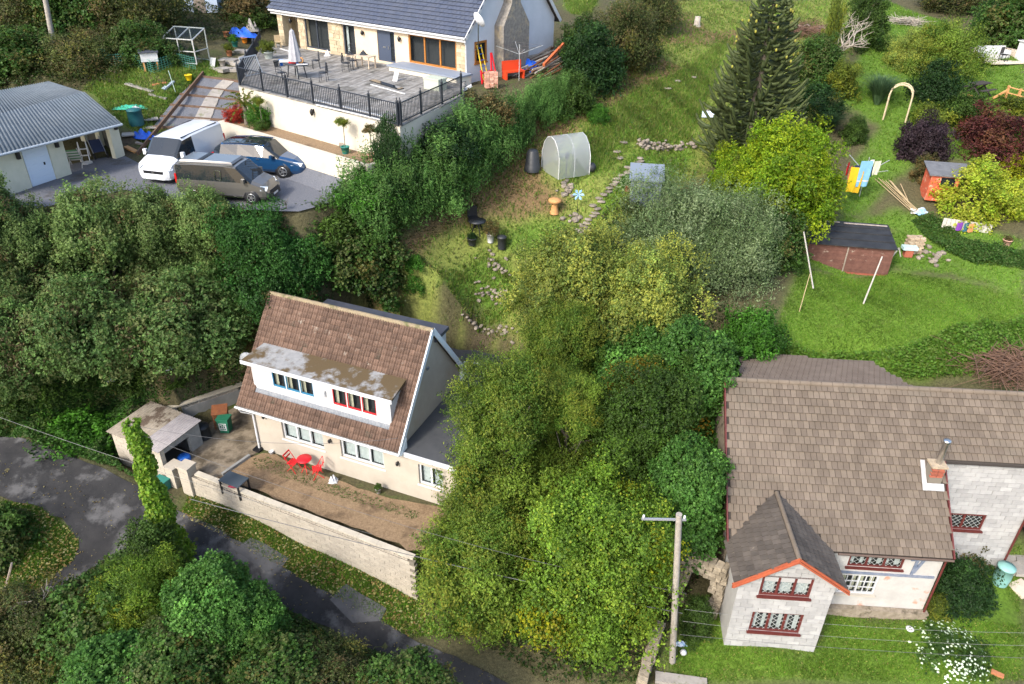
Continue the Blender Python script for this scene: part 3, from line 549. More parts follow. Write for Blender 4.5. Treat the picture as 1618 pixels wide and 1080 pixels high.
for a, c in ((.55, 1.98), (3.8, 1.72), (6.95, 1.6)): part('wall_lamp', MB().box(a-.03, a+.03, -.03, 0, c-.05, c+.05).lathe([(.03, c-.12), (.065, c-.06), (.06, c+.04), (.0, c+.1)], 8, (a, -.1, 0)), MATS['black_plastic'], cot)
part('vent', MB().box(L_, L_+.06, 2.3, 2.45, 4.6, 4.7), MATS['lead_grey'], cot)
# satellite dish on the far gable
mb = MB(); mb.lathe([(0, -.02), (.12, 0), (.22, .04), (.3, .1)], 14, axis='y'); mb.bar((0, 0, 0), (.25, .1, -.1), .03); dd = part('satellite_dish', mb, M('dish_grey', (.3, .32, .34), None, rough=.5), cot, loc=(-.75, .9, 3.9), rot=(0, 0, .4))
# ------------------------------------------------------------ garden boundary wall
W0 = G(303, 776); W1 = G(660, 945); WF = Fr(W0, math.degrees(math.atan2(W1.y-W0.y, W1.x-W0.x))); WL = (W1.xy-W0.xy).length
BLOCK = M('cream_block', (.35, .31, .25), (.41, .365, .295), 2.5, .9, .35, 25, rnd=.07, c3=(.31, .275, .22), sc3=.9, thr3=(.6, .8)); MORT = M('mortar', (.17, .15, .12), None, rough=.95)
bw = thing('boundary_wall', 'long cream block wall with pierced top course retaining the gravel garden beside the lane', 'wall', W0, WF.yaw)
ct = lambda a: 1.2-.052*a
cb = lambda a: float(hz(*WF.w(a, -.2, 0).xy))-W0.z-.12
mb = MB(); mb.hexa([(.3, -.085, -.3), (WL, -.085, -1.75), (WL, .085, -1.75), (.3, .085, -.3)], [(.3, -.085, ct(.3)-.22), (WL, -.085, ct(WL)-.22), (WL, .085, ct(WL)-.22), (.3, .085, ct(.3)-.22)]); part('core', mb, MORT, bw)
bm_ = MB().box(.006, .434, -.1, .1, .007, .158).mesh('block', BLOCK); sm_ = MB()
for u in (0, .2):
    sm_.box(u+.0, u+.03, -.08, .08, 0, .17).box(u+.17, u+.2, -.08, .08, 0, .17).box(u+.03, u+.17, -.08, .08, 0, .025).box(u+.03, u+.17, -.08, .08, .145, .17); sm_.bar((u+.03, 0, .025), (u+.17, 0, .145), .025, .14, (0, 1, 0)); sm_.bar((u+.03, .002, .145), (u+.17, .002, .025), .025, .136, (0, 1, 0))
sm_ = sm_.mesh('screen_block', BLOCK); ry_ = math.atan(.052)
for j in range(16):
    for i in range(26):
        a = .3+i*.44-(.22 if j % 2 else 0); z = ct(a)-.385-j*.165
        if a > WL-.3 or z+.45 < cb(a+.2): continue
        link('block', bm_, bw, (a, rng.uniform(-.004, .004), z), (0, ry_, 0))
for i in range(25):
    a = .62+i*.405
    if a < WL-.35: link('screen_block', sm_, bw, (a, 0, ct(a)-.2), (0, ry_, 0))
mb = MB()
for i in range(12):
    a0, a1 = .55+i*.85, min(.55+i*.85+.84, WL-.02); mb.hexa([(a0, -.12, ct(a0)-.03), (a1, -.12, ct(a1)-.03), (a1, .12, ct(a1)-.03), (a0, .12, ct(a0)-.03)], [(a0, -.12, ct(a0)+.04), (a1, -.12, ct(a1)+.04), (a1, .12, ct(a1)+.04), (a0, .12, ct(a0)+.04)])
part('coping', mb, M('coping_stone', (.4, .355, .28), (.48, .43, .34), 3, .9, .3), bw)
pm = MB()
for j in range(8): pm.box(-.2, .3, -.22+.004*(j % 2), .25, -.35+j*.215, -.35+j*.215+.205)
pm.box(-.24, .34, -.26, .29, 1.37, 1.45); part('pillar', pm, BLOCK, bw)
# ------------------------------------------------------------ outhouse
OUT = Fr(atz(195, 730, -.55), -26); OUT.o = Vector((-16.95, 25.15, -.55)); oh = thing('outhouse', 'small block outhouse with rusty corrugated sheet roof and open side at the yard entrance', 'shed', OUT.o, OUT.yaw)
mb = MB()
for j in range(9):
    for i in range(7):
        a = i*.44-(.22 if j % 2 else 0); a0, a1 = max(0, a), min(2.85, a+.43)
        if a1-a0 > .05: mb.box(a0, a1, 0, .2, -.3+j*.22, -.3+j*.22+.21)
part('front_wall', mb, BLOCK, oh)
mb = MB(); mb.box(0, .18, .2, 2.1, -.3, 1.72).box(.18, 2.85, 1.95, 2.1, -.3, 1.75).box(2.67, 2.85, 1.5, 1.95, -.3, 1.7).box(2.67, 2.85, .2, 1.5, 1.4, 1.68); part('side_wall', mb, M('grey_block', (.2, .2, .19), (.27, .27, .255), 2, .95, .4), oh)
mb = MB(); mb.box(.18, 2.67, .2, 1.95, -.05, .0); part('floor', mb, MORT, oh)
RUSTY = M('old_roof_sheet', (.17, .145, .11), (.23, .2, .16), 3, .85, .3, c3=(.07, .05, .035), sc3=1.1, thr3=(.53, .6)); GREYS = M('weathered_grey_sheet', (.18, .165, .17), (.24, .225, .225), 3, .8, .2)
for i, (a0, a1, mt) in enumerate(((-.1, .82, RUSTY), (.8, 1.86, RUSTY), (1.84, 2.98, GREYS))): part('roof_sheet', corrugated((a0, -.15, 1.74+.02*(i % 2)), (a1, -.15, 1.74+.02*(i % 2)), (a1, 2.2, 1.84+.02*(i % 2)), (a0, 2.2, 1.84+.02*(i % 2)), 6 if i < 2 else 8, .03), mt, oh)
part('number_plate', MB().box(2.15, 2.4, -.012, -.002, 1.05, 1.2), MATS['black_plastic'], oh)
mb = MB()
for j in range(6): mb.box(3.02, 3.5-.012*(j % 2), -.1, .42, -.35+j*.215, -.35+j*.215+.205); mb.box(2.86, 3.02, -.02, .2, -.35+j*.215, -.35+j*.215+.2) if j < 4 else None
mb.box(2.99, 3.53, -.14, .46, .945, 1.02); solo('gate_pillar', mb, BLOCK, 'square cream block gate pillar standing against the outhouse corner', 'pillar', OUT.o, OUT.yaw)
# yard retaining wall with pierced blocks
Y0_ = atz(270, 645, .9); Y1_ = atz(385, 607, .9); YF = Fr((Y0_.x, Y0_.y, 0), math.degrees(math.atan2(Y1_.y-Y0_.y, Y1_.x-Y0_.x))); YL = (Y1_.xy-Y0_.xy).length
yw = thing('yard_wall', 'grey rendered retaining wall with pierced block top at the back of the concrete yard', 'wall', YF.o, YF.yaw)
part('core', MB().box(-.3, YL, 0, .2, -.3, .68), MATS['grey_block'], yw)
for i in range(int(YL/.405)): link('screen_block', sm_, yw, (i*.405-.2, .1, .685))
part('coping', MB().box(-.3, YL, -.04, .24, .86, .93), MATS['coping_stone'], yw)
kb = MB(); a0, a1 = atz(352,752,0), atz(395,722,0); kb.bar(a0+Vector((0,0,.06)), a1+Vector((0,0,.06)), .12, .2); solo('garden_kerb', kb, MATS['grey_block'], 'dark low kerb between concrete yard and gravel garden', 'kerb')
# ------------------------------------------------------------ stone and block house on the right
rh = thing('block_house', 'large grey block house with brown tiled roof and projecting front bay on the right', 'house', RH.o, RH.yaw)
s_ = (7.646-3.474)/4.49; ev = lambda b: 3.474+(b+.35)*s_
RED = M('oxblood_frame', (.085, .018, .016), (.115, .026, .022), 5, .5); LEAD = M('lattice_white', (.4, .42, .4), None, rough=.6); ORANGE = M('orange_bargeboard', (.34, .088, .036), (.27, .065, .03), 3, .6)
GBLK = [M('concrete_block', (.3, .298, .292), (.36, .356, .346), 2.2, .9, .3, 25, rnd=.13, c3=(.3, .29, .28), sc3=1.4, thr3=(.6, .8))]
PATCHY = M('patched_render', (.36, .345, .325), (.44, .43, .405), 1.6, .9, .3, 12, c3=(.42, .23, .16), sc3=.8, thr3=(.56, .62)); STONE = M('rubble_stone', (.17, .14, .1), (.28, .235, .18), 5, .95, .8, 6, c3=(.09, .075, .05), sc3=3)
JOINT = M('block_joint', (.3, .295, .285), None, rough=.95)
LA, LB = -7.72, -4.47; BF = -1.89; wU = (-6.98, -5.25, 2.72, 3.68); wL = (-7.0, -5.22, .86, 1.88); wM = (-3.32, -1.35, 2.42, 3.14); wN = (-3.38, -2.0, 1.0, 1.98); wS = (.98, 2.55, 2.35, 3.15); WB = 2.35; WE = 3.95
mb = MB(); wall_holes(mb, LB+.02, 0, -.4, 3.55, [wM, wN], 0, .16); part('front_wall', mb, PATCHY, rh)
mb = MB(); mb.box(LB+.06, .14, -.24, -.02, -.5, .38); part('plinth', mb, STONE, rh)
def blockwall(a0, a1, c0, c1, b, holes, top=None, n=0, off=0):
    core = MB(); wall_holes(core, a0+.01, a1-.01, c0, c1, holes, b+.02, .16); part('block_core', core, JOINT, rh); bw_, bh = .44, .205; cnt = 0
    j = 0; z = c0
    while z < c1:
        i = -1
        while a0+i*bw_ < a1:
            x0, x1 = a0+i*bw_+(bw_/2 if j % 2 else 0)+off, 0; x1 = x0+bw_; i += 1; x0, x1 = max(x0, a0), min(x1, a1); z1 = min(z+bh, c1)
            if x1-x0 < .06: continue
            segs = [(x0, x1)]
            for h in holes:
                if h[2] < z+bh*.6 and h[3] > z+bh*.4: segs = [s for (p, q) in segs for s in ((p, min(q, h[0])), (max(p, h[1]), q)) if s[1]-s[0] > .05]
            for p, q in segs:
                if top and not top((p+q)/2, z+bh): continue
                link('block', MB().box(p+.006, q-.006, b-.004+rng.normal(0, .003), b+.1, z+.006, z1-.006).mesh('block', GBLK[0]), rh)
        z += bh; j += 1
bapex = lambda a, z: z < 3.5+max(0, 1.625-abs(a-(LA+LB)/2))*.76
blockwall(LA, LB, -.2, 4.75, BF, [wU, wL], bapex)
for o in [c for c in rh.children if c.name.startswith('block_core')][-1:]:
    pass
me_ = o.data; cut = [p for p in me_.vertices]
for v in me_.vertices:
    lim = 3.5+max(0, 1.6-abs(v.co.x-(LA+LB)/2))*.76
    if v.co.z > lim: v.co.z = lim
apx = MB(); apx.add([(LA, BF+.03, 3.4), (LB, BF+.03, 3.4), (LB, BF+.03, 3.55), ((LA+LB)/2, BF+.03, 4.72), (LA, BF+.03, 3.55)], [(0, 1, 2, 3, 4)]); part('gable_core', apx, M('pale_block_joint', (.34, .335, .325), None, rough=.95), rh)
blockwall(.02, WE, .5, 5.75, WB, [wS], off=.13)
for x_ in (LA, LB-.02): part('bay_side_wall', MB().box(x_, x_+.02, BF+.02, 0, -.4, 3.5), M('grey_side_render', (.33, .33, .32), (.38, .375, .365), 3, .9, .3), rh)
mb = MB(); mb.add([(LA-.02, 0, -.5), (LA-.02, 7.2, .5), (LA-.02, 7.2, 4.2), (LA-.02, 4.14, 7.45), (LA-.02, 0, 3.6)], [(0, 1, 2, 3, 4)]); mb.add([(WE, WB, -.5), (WE, 7.2, -.5), (WE, 7.2, 4.5), (WE, 4.14, 7.4), (WE, WB, 5.8)], [(0, 1, 2, 3, 4)]); mb.quad((0, 0, -.5), (0, WB, -.5), (0, WB, 5.7), (0, 0, 3.5)); mb.quad((LA, 7.2, 0), (WE, 7.2, 0), (WE, 7.2, 4.0), (LA, 7.2, 4.0)); part('side_wall', mb, STONE, rh)
BTILE = [M('brown_plain_tile', (.122, .096, .071), (.156, .124, .094), 1.2, .85, .2, 30, rnd=.08, c3=(.1, .085, .065), sc3=.45, thr3=(.55, .8)), M('brown_plain_tile_b', (.108, .084, .062), (.14, .11, .084), 1.2, .85, .2, 30, rnd=.1)]
mb = MB(); e = .02
mb.prism([(LA-.13, -.34, ev(-.34)-e), (.02, -.34, ev(-.34)-e), (.02, 4.14, ev(4.14)-e), (LA-.13, 4.14, ev(4.14)-e)], (0, 0, -.1)); mb.prism([(.02, 2.17, ev(2.17)-e), (WE+.1, 2.17, ev(2.17)-e), (WE+.1, 4.14, ev(4.14)-e), (.02, 4.14, ev(4.14)-e)], (0, 0, -.1))
mb.prism([(.0, 4.14, 7.6), (WE+.1, 4.14, 7.6), (WE+.1, 7.4, 4.6), (.0, 7.4, 4.6)], (0, 0, -.1)); rf = part('roof', mb, DECKM, rh)
ry = 3.57; bs = (4.85-3.5)/1.85; bm0 = (LA+LB)/2
def in_main(x, s, c):
    a, b = c[0], c[1]
    if b > 4.1 or a < LA-.13 or a > WE+.1: return False
    if a > .04 and b < 2.2: return False
    if abs(a-bm0) < 1.85 and b < 1.3 and c[2] < 4.85-abs(a-bm0)*bs-.05: return False
    if -.75 < a < -.12 and 1.35 < b < 2.05: return False
    return True
sv2 = Vector((0, 1, s_)).normalized(); tiles(RH, rf, (LA-.14, -.36, ev(-.36)), (1, 0, 0), sv2, 56, 21, .212, .292, flat_tile, BTILE, in_main, 190, bond=1)
DTILE = [M('dark_bay_tile', (.06, .05, .042), (.09, .076, .063), 2, .85, .3, 30, rnd=.22, c3=(.2, .17, .13), sc3=3, thr3=(.66, .74))]
rb = MB()
bk = lambda a: max(-2.15, (4.85-abs(a-bm0)*bs-3.474)/s_-.35)
for sg in (-1, 1): rb.prism([(bm0, -2.12, 4.83), (bm0, bk(bm0), 4.83), (bm0+sg*1.82, .2, 3.5), (bm0+sg*1.82, -2.12, 3.5)], (0, 0, -.07))
rb_ = part('bay_roof', rb, DECKM, rh); sl2 = math.hypot(1.85, 1.35)
def in_bay(x, s, c): return c[1] < bk(c[0])+.1 and c[1] > -2.16 and s < sl2
tiles(RH, rb_, (bm0-1.87, -.0+.0, 3.48), (0, -1, 0), (1.85, 0, 1.35), 14, 8, .212, .275, flat_tile, DTILE, lambda x, s, c: in_bay(x, s, c), 55, bond=1)
tiles(RH, rb_, (bm0-1.87, 2.12, 3.48), (0, -1, 0), (1.85, 0, 1.35), 9, 8, .212, .275, flat_tile, DTILE, lambda x, s, c: in_bay(x, s, c), 10, bond=1)
tiles(RH, rb_, (bm0+1.87, -2.16, 3.48), (0, 1, 0), (-1.85, 0, 1.35), 22, 8, .212, .275, flat_tile, DTILE, lambda x, s, c: in_bay(x, s, c), 45, bond=1)
mb = MB()
for i in range(8): mb.tube([(bm0, -2.18+i*.4, 4.86), (bm0, -2.18+i*.4+.39, 4.86)], .085, 8)
part('bay_ridge', mb, BTILE[0], rh)
mb = MB()
for i in range(30): mb.tube([(LA-.14+i*.4, 4.14, 7.64), (LA-.14+i*.4+.385, 4.14, 7.64)], .11, 8)
part('ridge', mb, BTILE[0], rh)
mb = MB()
for sg in (-1, 1): mb.bar((bm0+sg*1.93, -2.19, 3.42), (bm0+sg*.0, -2.19, 4.8), .045, .2, (0, 1, 0)); 
for sg in (-1, 1): mb.hexa([(bm0+sg*1.95, -2.22, 3.33), (bm0+sg*1.95, -2.17, 3.33), (bm0, -2.17, 4.7), (bm0, -2.22, 4.7)], [(bm0+sg*1.95, -2.22, 3.52), (bm0+sg*1.95, -2.17, 3.52), (bm0, -2.17, 4.9), (bm0, -2.22, 4.9)])
part('bargeboard', mb, ORANGE, rh)
for mb, n_ in ((MB().bar((.05, -.36, ev(-.36)-.02), (.05, 2.17, ev(2.17)-.02), .05, .16), 'verge_board'), (MB().bar((LA-.16, -.36, ev(-.36)), (LA-.16, 4.14, ev(4.14)), .05, .15), 'verge_board'), (MB().tube([(0.0, -.12, 3.3), (0.0, -.12, .1)], .04, 6), 'downpipe'), (MB().tube([(WE, WB-.06, 5.7), (WE, WB-.06, .5)], .04, 6), 'downpipe')): part(n_, mb, RED, rh)
mb = MB(); mb.tube([(LB+.5, -.4, 3.4), (.05, -.4, 3.4)], .05, 6); part('gutter', mb, M('brown_gutter', (.1, .07, .055), None, rough=.5), rh)
mb = MB(); mb.prism([(-7.2, 4.2, 7.5), (-.6, 4.2, 7.5), (-1.16, 7.3, 6.78), (-5.5, 7.45, 6.78), (-6.5, 6.9, 6.78)], (0, 0, -.1)); rr = part('rear_roof', mb, DECKM, rh)
PR = [(-7.3, 4.15), (-.6, 4.15), (-1.16, 7.3), (-5.5, 7.5), (-6.6, 6.9)]
tiles(RH, rr, (-.5, 7.55, 6.74), (-1, 0, 0), (0, -1, .227), 33, 13, .212, .27, flat_tile, [M('grey_rear_tile', (.1, .076, .058), (.128, .1, .078), 2, .85, .2, 30, rnd=.15)], lambda x, s, c: bool(inpoly(c[0], c[1], PR)), 0, bond=1)
mb = MB(); mb.box(-6.6, -1.0, 4.4, 7.0, 1, 6.7); part('rear_wall', mb, STONE, rh)
for h, k, lt in ((wU, 3, LEAD), (wL, 3, LEAD)): window(rh, *h, BF+.0, k, RED, NET, .085, RED, lattice=lt, curt=(0, 1) if h is wU else (0, .3))
window(rh, *wM, -.0, 3, RED, NET, .07, RED, lattice=LEAD, curt=(0, .3)); window(rh, *wS, WB, 2, RED, None, .08, RED, lattice=LEAD)
wn = window(rh, *wN, 0, 2, WHITE, CREAMC, .06, M('pale_stone_sill', (.42, .38, .32), None, rough=.9), curt=(0, .3))
mb = MB()
for x in (-3.38, -2.69):
    for i in (1, 2): mb.box(x+.03+i*.2, x+.055+i*.2, .02, .06, 1.06, 1.92)
    for i in (1, 2): mb.box(x+.06, x+.69, .022, .058, 1.03+i*.29, 1.055+i*.29)
part('glazing_bars', mb, WHITE, wn)
TIMB = M('blue_grey_timber', (.1, .13, .19), (.2, .22, .27), 4, .8); mb = MB()
for p, q in (((-4.3, 2.12), (-.1, 2.12)), ((-4.3, 3.3), (-4.3, 2.0)), ((-3.9, 3.3), (-4.3, 2.4)), ((-4.25, 3.2), (-3.75, 2.3)), ((-.9, 3.3), (-.95, 2.2)), ((-1.15, 2.95), (-.1, 3.05)), ((-.6, 3.3), (-.9, 2.3))): mb.bar((p[0], -.02, p[1]), (q[0], -.022, q[1]), .1, .05, (0, 1, 0))
part('timber_band', mb, TIMB, rh)
# chimney stub with flue
BRICK = M('red_brick', (.34, .095, .055), (.26, .08, .05), 8, .9, .4, rnd=.2); ch = part('chimney', MB().box(-.68, -.2, 1.5, 1.92, ev(1.5)-.2, 6.0), MORT, rh)
mb = MB().box(0, .2, 0, .1, 0, .06).mesh('brick', BRICK)
for j in range(5):
    for i in range(2): link('brick', mb, ch, (-.69+i*.225+(.03 if j % 2 else 0), 1.46, 5.6+j*.075))
part('flashing', MB().prism([(-.86, 1.3, ev(1.3)+.11), (-.1, 1.3, ev(1.3)+.11), (-.1, 1.48, ev(1.48)+.12), (-.86, 1.48, ev(1.48)+.12)], (0, 0, .02)).prism([(-.86, 1.48, ev(1.48)+.115), (-.7, 1.48, ev(1.48)+.115), (-.7, 2.1, ev(2.1)+.115), (-.86, 2.1, ev(2.1)+.115)], (0, 0, .02)), M('chalky_flashing', (.42, .42, .42), (.3, .3, .3), 6, .8), ch)
part('chimney_cap', MB().box(-.72, -.16, 1.46, 1.96, 6.0, 6.07), M('buff_mortar', (.42, .33, .22), (.3, .24, .17), 8, .9, .5), ch)
mb = MB(); mb.lathe([(.1, 6.05), (.1, 7.0), (.13, 7.01), (.13, 7.12), (.0, 7.12)], 12, (-.42, 1.72, 0)); part('flue', mb, M('steel', (.6, .6, .6), None, rough=.3, metal=1), rh)
# ------------------------------------------------------------ bungalow
bu = thing('bungalow', 'bungalow with dark slate roof, cream and stone front and timber window above the raised deck', 'house', BUN.o, BUN.yaw)
STONEC = M('cladding_stone', (.36, .29, .19), (.45, .37, .25), 3, .9, .4, 10, rnd=.22); SAND = M('sand_render', (.56, .45, .32), (.62, .5, .36), 2, .9, .1); ANTH = M('anthracite', (.035, .042, .055), None, rough=.4); OAK = M('golden_oak', (.34, .14, .025), (.27, .1, .02), 6, .45); WREN = M('white_render', (.56, .58, .62), (.5, .525, .56), 1.2, .8)
hA = (2.4, 4.6, .3, 2.1); hB = (5.9, 6.92, .3, 2.0); hD = (8.8, 10.2, .3, 2.0); hW = (11.3, 14.85, .5, 2.05)
mb = MB(); wall_holes(mb, 1.8, 15.5, -.3, 2.3, [hA, hB, hD, hW], 0, .16); part('front_wall', mb, SAND, bu)
mb = MB(); mb.box(0, .5, -.15, .5, -.3, 2.28).box(0, .3, .5, 8.4, -.3, 2.3).box(.3, 1.8, 1.0, 1.2, -.3, 2.3); pier = part('stone_pier', mb, M('pier_stone', (.36, .29, .19), (.47, .39, .27), 6, .9, .6, 12), bu)
smh = {}
def clad(a0, a1, c0, c1, b):
    z = c0
    while z < c1-.03:
        h = min(rng.choice([.16, .2, .24]), c1-z); a = a0
        while a < a1-.04:
            l = min(rng.uniform(.22, .5), a1-a); l = a1-a if a1-a-l < .12 else l
            link('stone', MB().box(a+.006, a+l-.006, b-.035+rng.normal(0, .008), b-.002, z+.006, z+h-.006).mesh('stone', STONEC), bu); a += l
        z += h
clad(1.8, 2.38, .15, 2.28, 0); clad(4.62, 5.88, .15, 2.28, 0); clad(14.88, 15.5, .15, 2.28, 0); clad(0, .5, .15, 2.28, -.15)
BR = 4.2; bsl = 1.05; re = 2.3+4.45*bsl
mb = MB(); 
for a in (.02, 15.5): mb.add([(a, 0, -.3), (a, 8.4, -.3), (a, 8.4, 2.5), (a, BR, re-.1), (a, 0, 2.4)], [(0, 1, 2, 3, 4)])
mb.quad((0, 8.4, -.3), (15.5, 8.4, -.3), (15.5, 8.4, 2.6), (0, 8.4, 2.6)); part('gable_wall', mb, WREN, bu)
mb = MB(); mb.prism([(-.5, -.25, 2.3), (15.75, -.25, 2.3), (15.75, BR, re), (-.5, BR, re)], (0, 0, -.12)); mb.prism([(-.5, BR, re), (15.75, BR, re), (15.75, 8.7, 2.3), (-.5, 8.7, 2.3)], (0, 0, -.12)); br_ = part('roof', mb, DECKM, bu)
SLATE = [M('slate', (.045, .055, .085), (.065, .075, .105), 2, .55, .1, rnd=.1), M('slate_b', (.052, .062, .09), (.07, .08, .11), 2, .55, .1)]
tiles(BUN, br_, (-.5, -.27, 2.32), (1, 0, 0), (0, 1, bsl), 54, 26, .3, .25, flat_tile, SLATE, lambda x, s, c: c[0] < 15.75 and c[1] < BR, 0, bond=1)
mb = MB(); mb.tube([(-.55, -.34, 2.26), (15.75, -.34, 2.26)], .06, 8); mb.box(-.5, 15.72, -.27, -.24, 2.06, 2.3); mb.box(-.5, 15.7, -.24, 0, 2.2, 2.22); part('gutter', mb, WHITE, bu)
mb = MB(); mb.bar((15.78, -.3, 2.25), (15.78, BR, re+.0), .05, .2); mb.bar((15.78, 8.7, 2.25), (15.78, BR, re), .05, .2); mb.tube([(15.6, -.3, 2.2), (15.6, -.08, 1.9), (15.6, -.08, 0)], .045, 6); part('bargeboard', mb, WHITE, bu)
window(bu, *hA, .0, 2, ANTH, None, .09, None, name='sliding_door', glass=GLASS); window(bu, *hB, 0, 1, ANTH, NET, .09, None, name='glazed_door', curt=(0, .2)); window(bu, *hW, 0, 3, OAK, None, .1, OAK)
dr = part('front_door', MB().box(8.82, 9.75, .05, .1, .3, 2.0).box(9.75, 9.83, .03, .11, .3, 2.0).box(10.12, 10.2, .03, .11, .3, 2.0).box(9.83, 10.12, .03, .11, 1.92, 2.0).box(9.83, 10.12, .03, .11, .3, .38), M('slate_blue_door', (.05, .065, .1), None, rough=.4), bu)
part('pane', MB().box(9.83, 10.12, .07, .08, .38, 1.92), DGLASS, dr); part('letterbox', MB().box(9.2, 9.42, .03, .05, 1.05, 1.12), MATS['steel'], dr); part('handle', MB().box(9.66, 9.7, .01, .05, 1.0, 1.2), MATS['steel'], dr)
mb = MB(); mb.box(10.9, 15.9, -1.25, -.02, -.3, .42); part('raised_step', mb, M('cream_paint', (.62, .58, .47), (.68, .64, .54), 2, .8, .1, c3=(.45, .42, .33), sc3=1.4, thr3=(.6, .8)), bu); mb = MB(); mb.box(10.8, 16, -1.35, -.02, .42, .5); part('step_slab', mb, M('blue_grey_slab', (.2, .23, .28), None, rough=.7), bu)
for a, c in ((1.2, 1.75), (7.7, 1.72), (10.7, 1.7)): part('wall_lamp', MB().box(a-.04, a+.04, -.04, 0, c-.06, c+.06).lathe([(.03, c-.16), (.09, c-.06), (.09, c+.06), (.0, c+.16)], 8, (a, -.14, 0)), MATS['black_plastic'], bu)
mb = MB(); mb.box(15.5, 16.15, 2.5, 4.9, -.3, 2.6); mb.hexa([(15.5, 2.5, 2.6), (16.15, 2.5, 2.6), (16.15, 4.9, 2.6), (15.5, 4.9, 2.6)], [(15.5, 3.3, 3.7), (16.1, 3.3, 3.7), (16.1, 4.1, 3.7), (15.5, 4.1, 3.7)]); mb.box(15.5, 16.1, 3.3, 4.1, 3.7, 8.2); part('chimney', mb, M('grey_stone_chimney', (.16, .145, .125), (.27, .245, .21), 7, .95, .9, 7, c3=(.34, .28, .19), sc3=2), bu)
w2 = Fr(BUN.w(15.5, 0, 0), math.degrees(BUN.yaw)+90); gw = thing('gable_window_dummy', None, None, (0, 0, 0)); bpy.data.objects.remove(gw)
b0, c1_ = BUN.ona(752, 68, 15.52); b1, c0_ = BUN.ona(767, 90, 15.52)
mb = MB(); mb.box(15.5, 15.56, .75, 1.75, 1.85, 1.95).box(15.5, 15.56, .75, 1.75, .85, .95).box(15.5, 15.56, .75, .85, .95, 1.85).box(15.5, 15.56, 1.65, 1.75, .95, 1.85).box(15.5, 15.6, .7, 1.8, .78, .85); gwn = part('window', mb, OAK, bu); part('pane', MB().box(15.505, 15.51, .85, 1.65, .95, 1.85), DGLASS, gwn)
mb = MB(); mb.lathe([(0, 0), (.2, .03), (.36, .1), (.42, .16)], 16, axis='y'); part('satellite_dish', mb, M('dish_white', (.55, .57, .6), None, rough=.5), bu, loc=(16.1, .25, 3.1), rot=(.5, 0, -.3)); part('dish_pole', MB().tube([(15.75, .4, 1.6), (16.05, .4, 1.7), (16.1, .35, 3.0)], .03, 6), MATS['steel'], bu)
# ------------------------------------------------------------ deck terrace
DZ = BZ+.18; D0 = atz(377, 134.8, DZ); D1 = atz(631.7, 198.4, DZ); D2 = atz(731, 150, DZ); D3 = BUN.w(15.5, -.05, .18); D4 = BUN.w(-.6, -.05, .18); D5 = atz(411, 75.5, DZ)
DK = Fr(D0, math.degrees(math.atan2(D1.y-D0.y, D1.x-D0.x))); DL = (D1-D0).length
dk = thing('deck_terrace', 'raised weathered timber deck on cream rendered walls in front of the bungalow', 'deck', D0, DK.yaw)
CREAM = M('cream_deck_wall', (.45, .41, .335), (.51, .47, .39), 1.2, .85, .08, c3=(.38, .33, .24), sc3=.8, thr3=(.58, .8))
lp = [DK.l(q) for q in (D0, D1, D2, D3, D4, D5)]
part('wall', MB().prism([(q[0], q[1], -3.2) for q in lp], (0, 0, 3.14)), CREAM, dk)
BOARD = M('weathered_board', (.17, .155, .135), (.27, .26, .24), 3, .85, .3, 20, rnd=.22, c3=(.09, .085, .07), sc3=.9, thr3=(.5, .65))
q = Fr((0, 0, 0), math.degrees(math.atan2(lp[2][1]-lp[1][1], lp[2][0]-lp[1][0]))-90+2); lq = [q.l(Vector((p[0], p[1], 0))) for p in lp]
a = min(p[0] for p in lq)+.07
while a < max(p[0] for p in lq):
    ys = []
    for i in range(6):
        p, r_ = lq[i], lq[(i+1) % 6]
        if (p[0] > a) != (r_[0] > a): ys.append(p[1]+(r_[1]-p[1])*(a-p[0])/(r_[0]-p[0]))
    ys.sort()
    if len(ys) >= 2:
        y = ys[0]
        while y < ys[-1]-.1:
            e = min(ys[-1], y+rng.uniform(3, 5)); link('board', MB().box(a-.066, a+.066, y+.004, e-.004, -.05, rng.uniform(-.004, .004)).mesh('board', BOARD), dk, rot=(0, 0, q.yaw)); y = e
    a += .14
IRON = M('black_iron', (.02, .024, .032), None, rough=.45)
rl = thing('deck_railing', 'black metal railing with finial posts round the open sides of the timber deck', 'railing', D0, DK.yaw); bal = MB().box(-.011, .011, -.011, .011, .08, .9).mesh('baluster', IRON)
pst = MB(); pst.box(-.04, .04, -.04, .04, 0, 1.02); pst.lathe([(.05, 1.02), (.05, 1.06), (.02, 1.09), (.035, 1.14), (.0, 1.2)], 8); pst = pst.mesh('post', IRON)
rails = MB()
for p, r_, k in ((lp[0], lp[1], 6), (lp[1], lp[2], 3), (lp[5], lp[0], 3)):
    p, r_ = Vector((p[0], p[1], 0)), Vector((r_[0], r_[1], 0)); dv = r_-p; nv_ = Vector((-dv.y, dv.x, 0)).normalized()*.08; p, r_ = p+nv_, r_+nv_
    for h in (.1, .9): rails.bar(p+Vector((0, 0, h)), r_+Vector((0, 0, h)), .045, .04)
    for i in range(k+1): link('post', pst, rl, p.lerp(r_, i/k))
    nb = int(dv.length/.125)
    for i in range(1, nb): link('baluster', bal, rl, p.lerp(r_, i/nb))
part('rail', rails, IRON, rl)
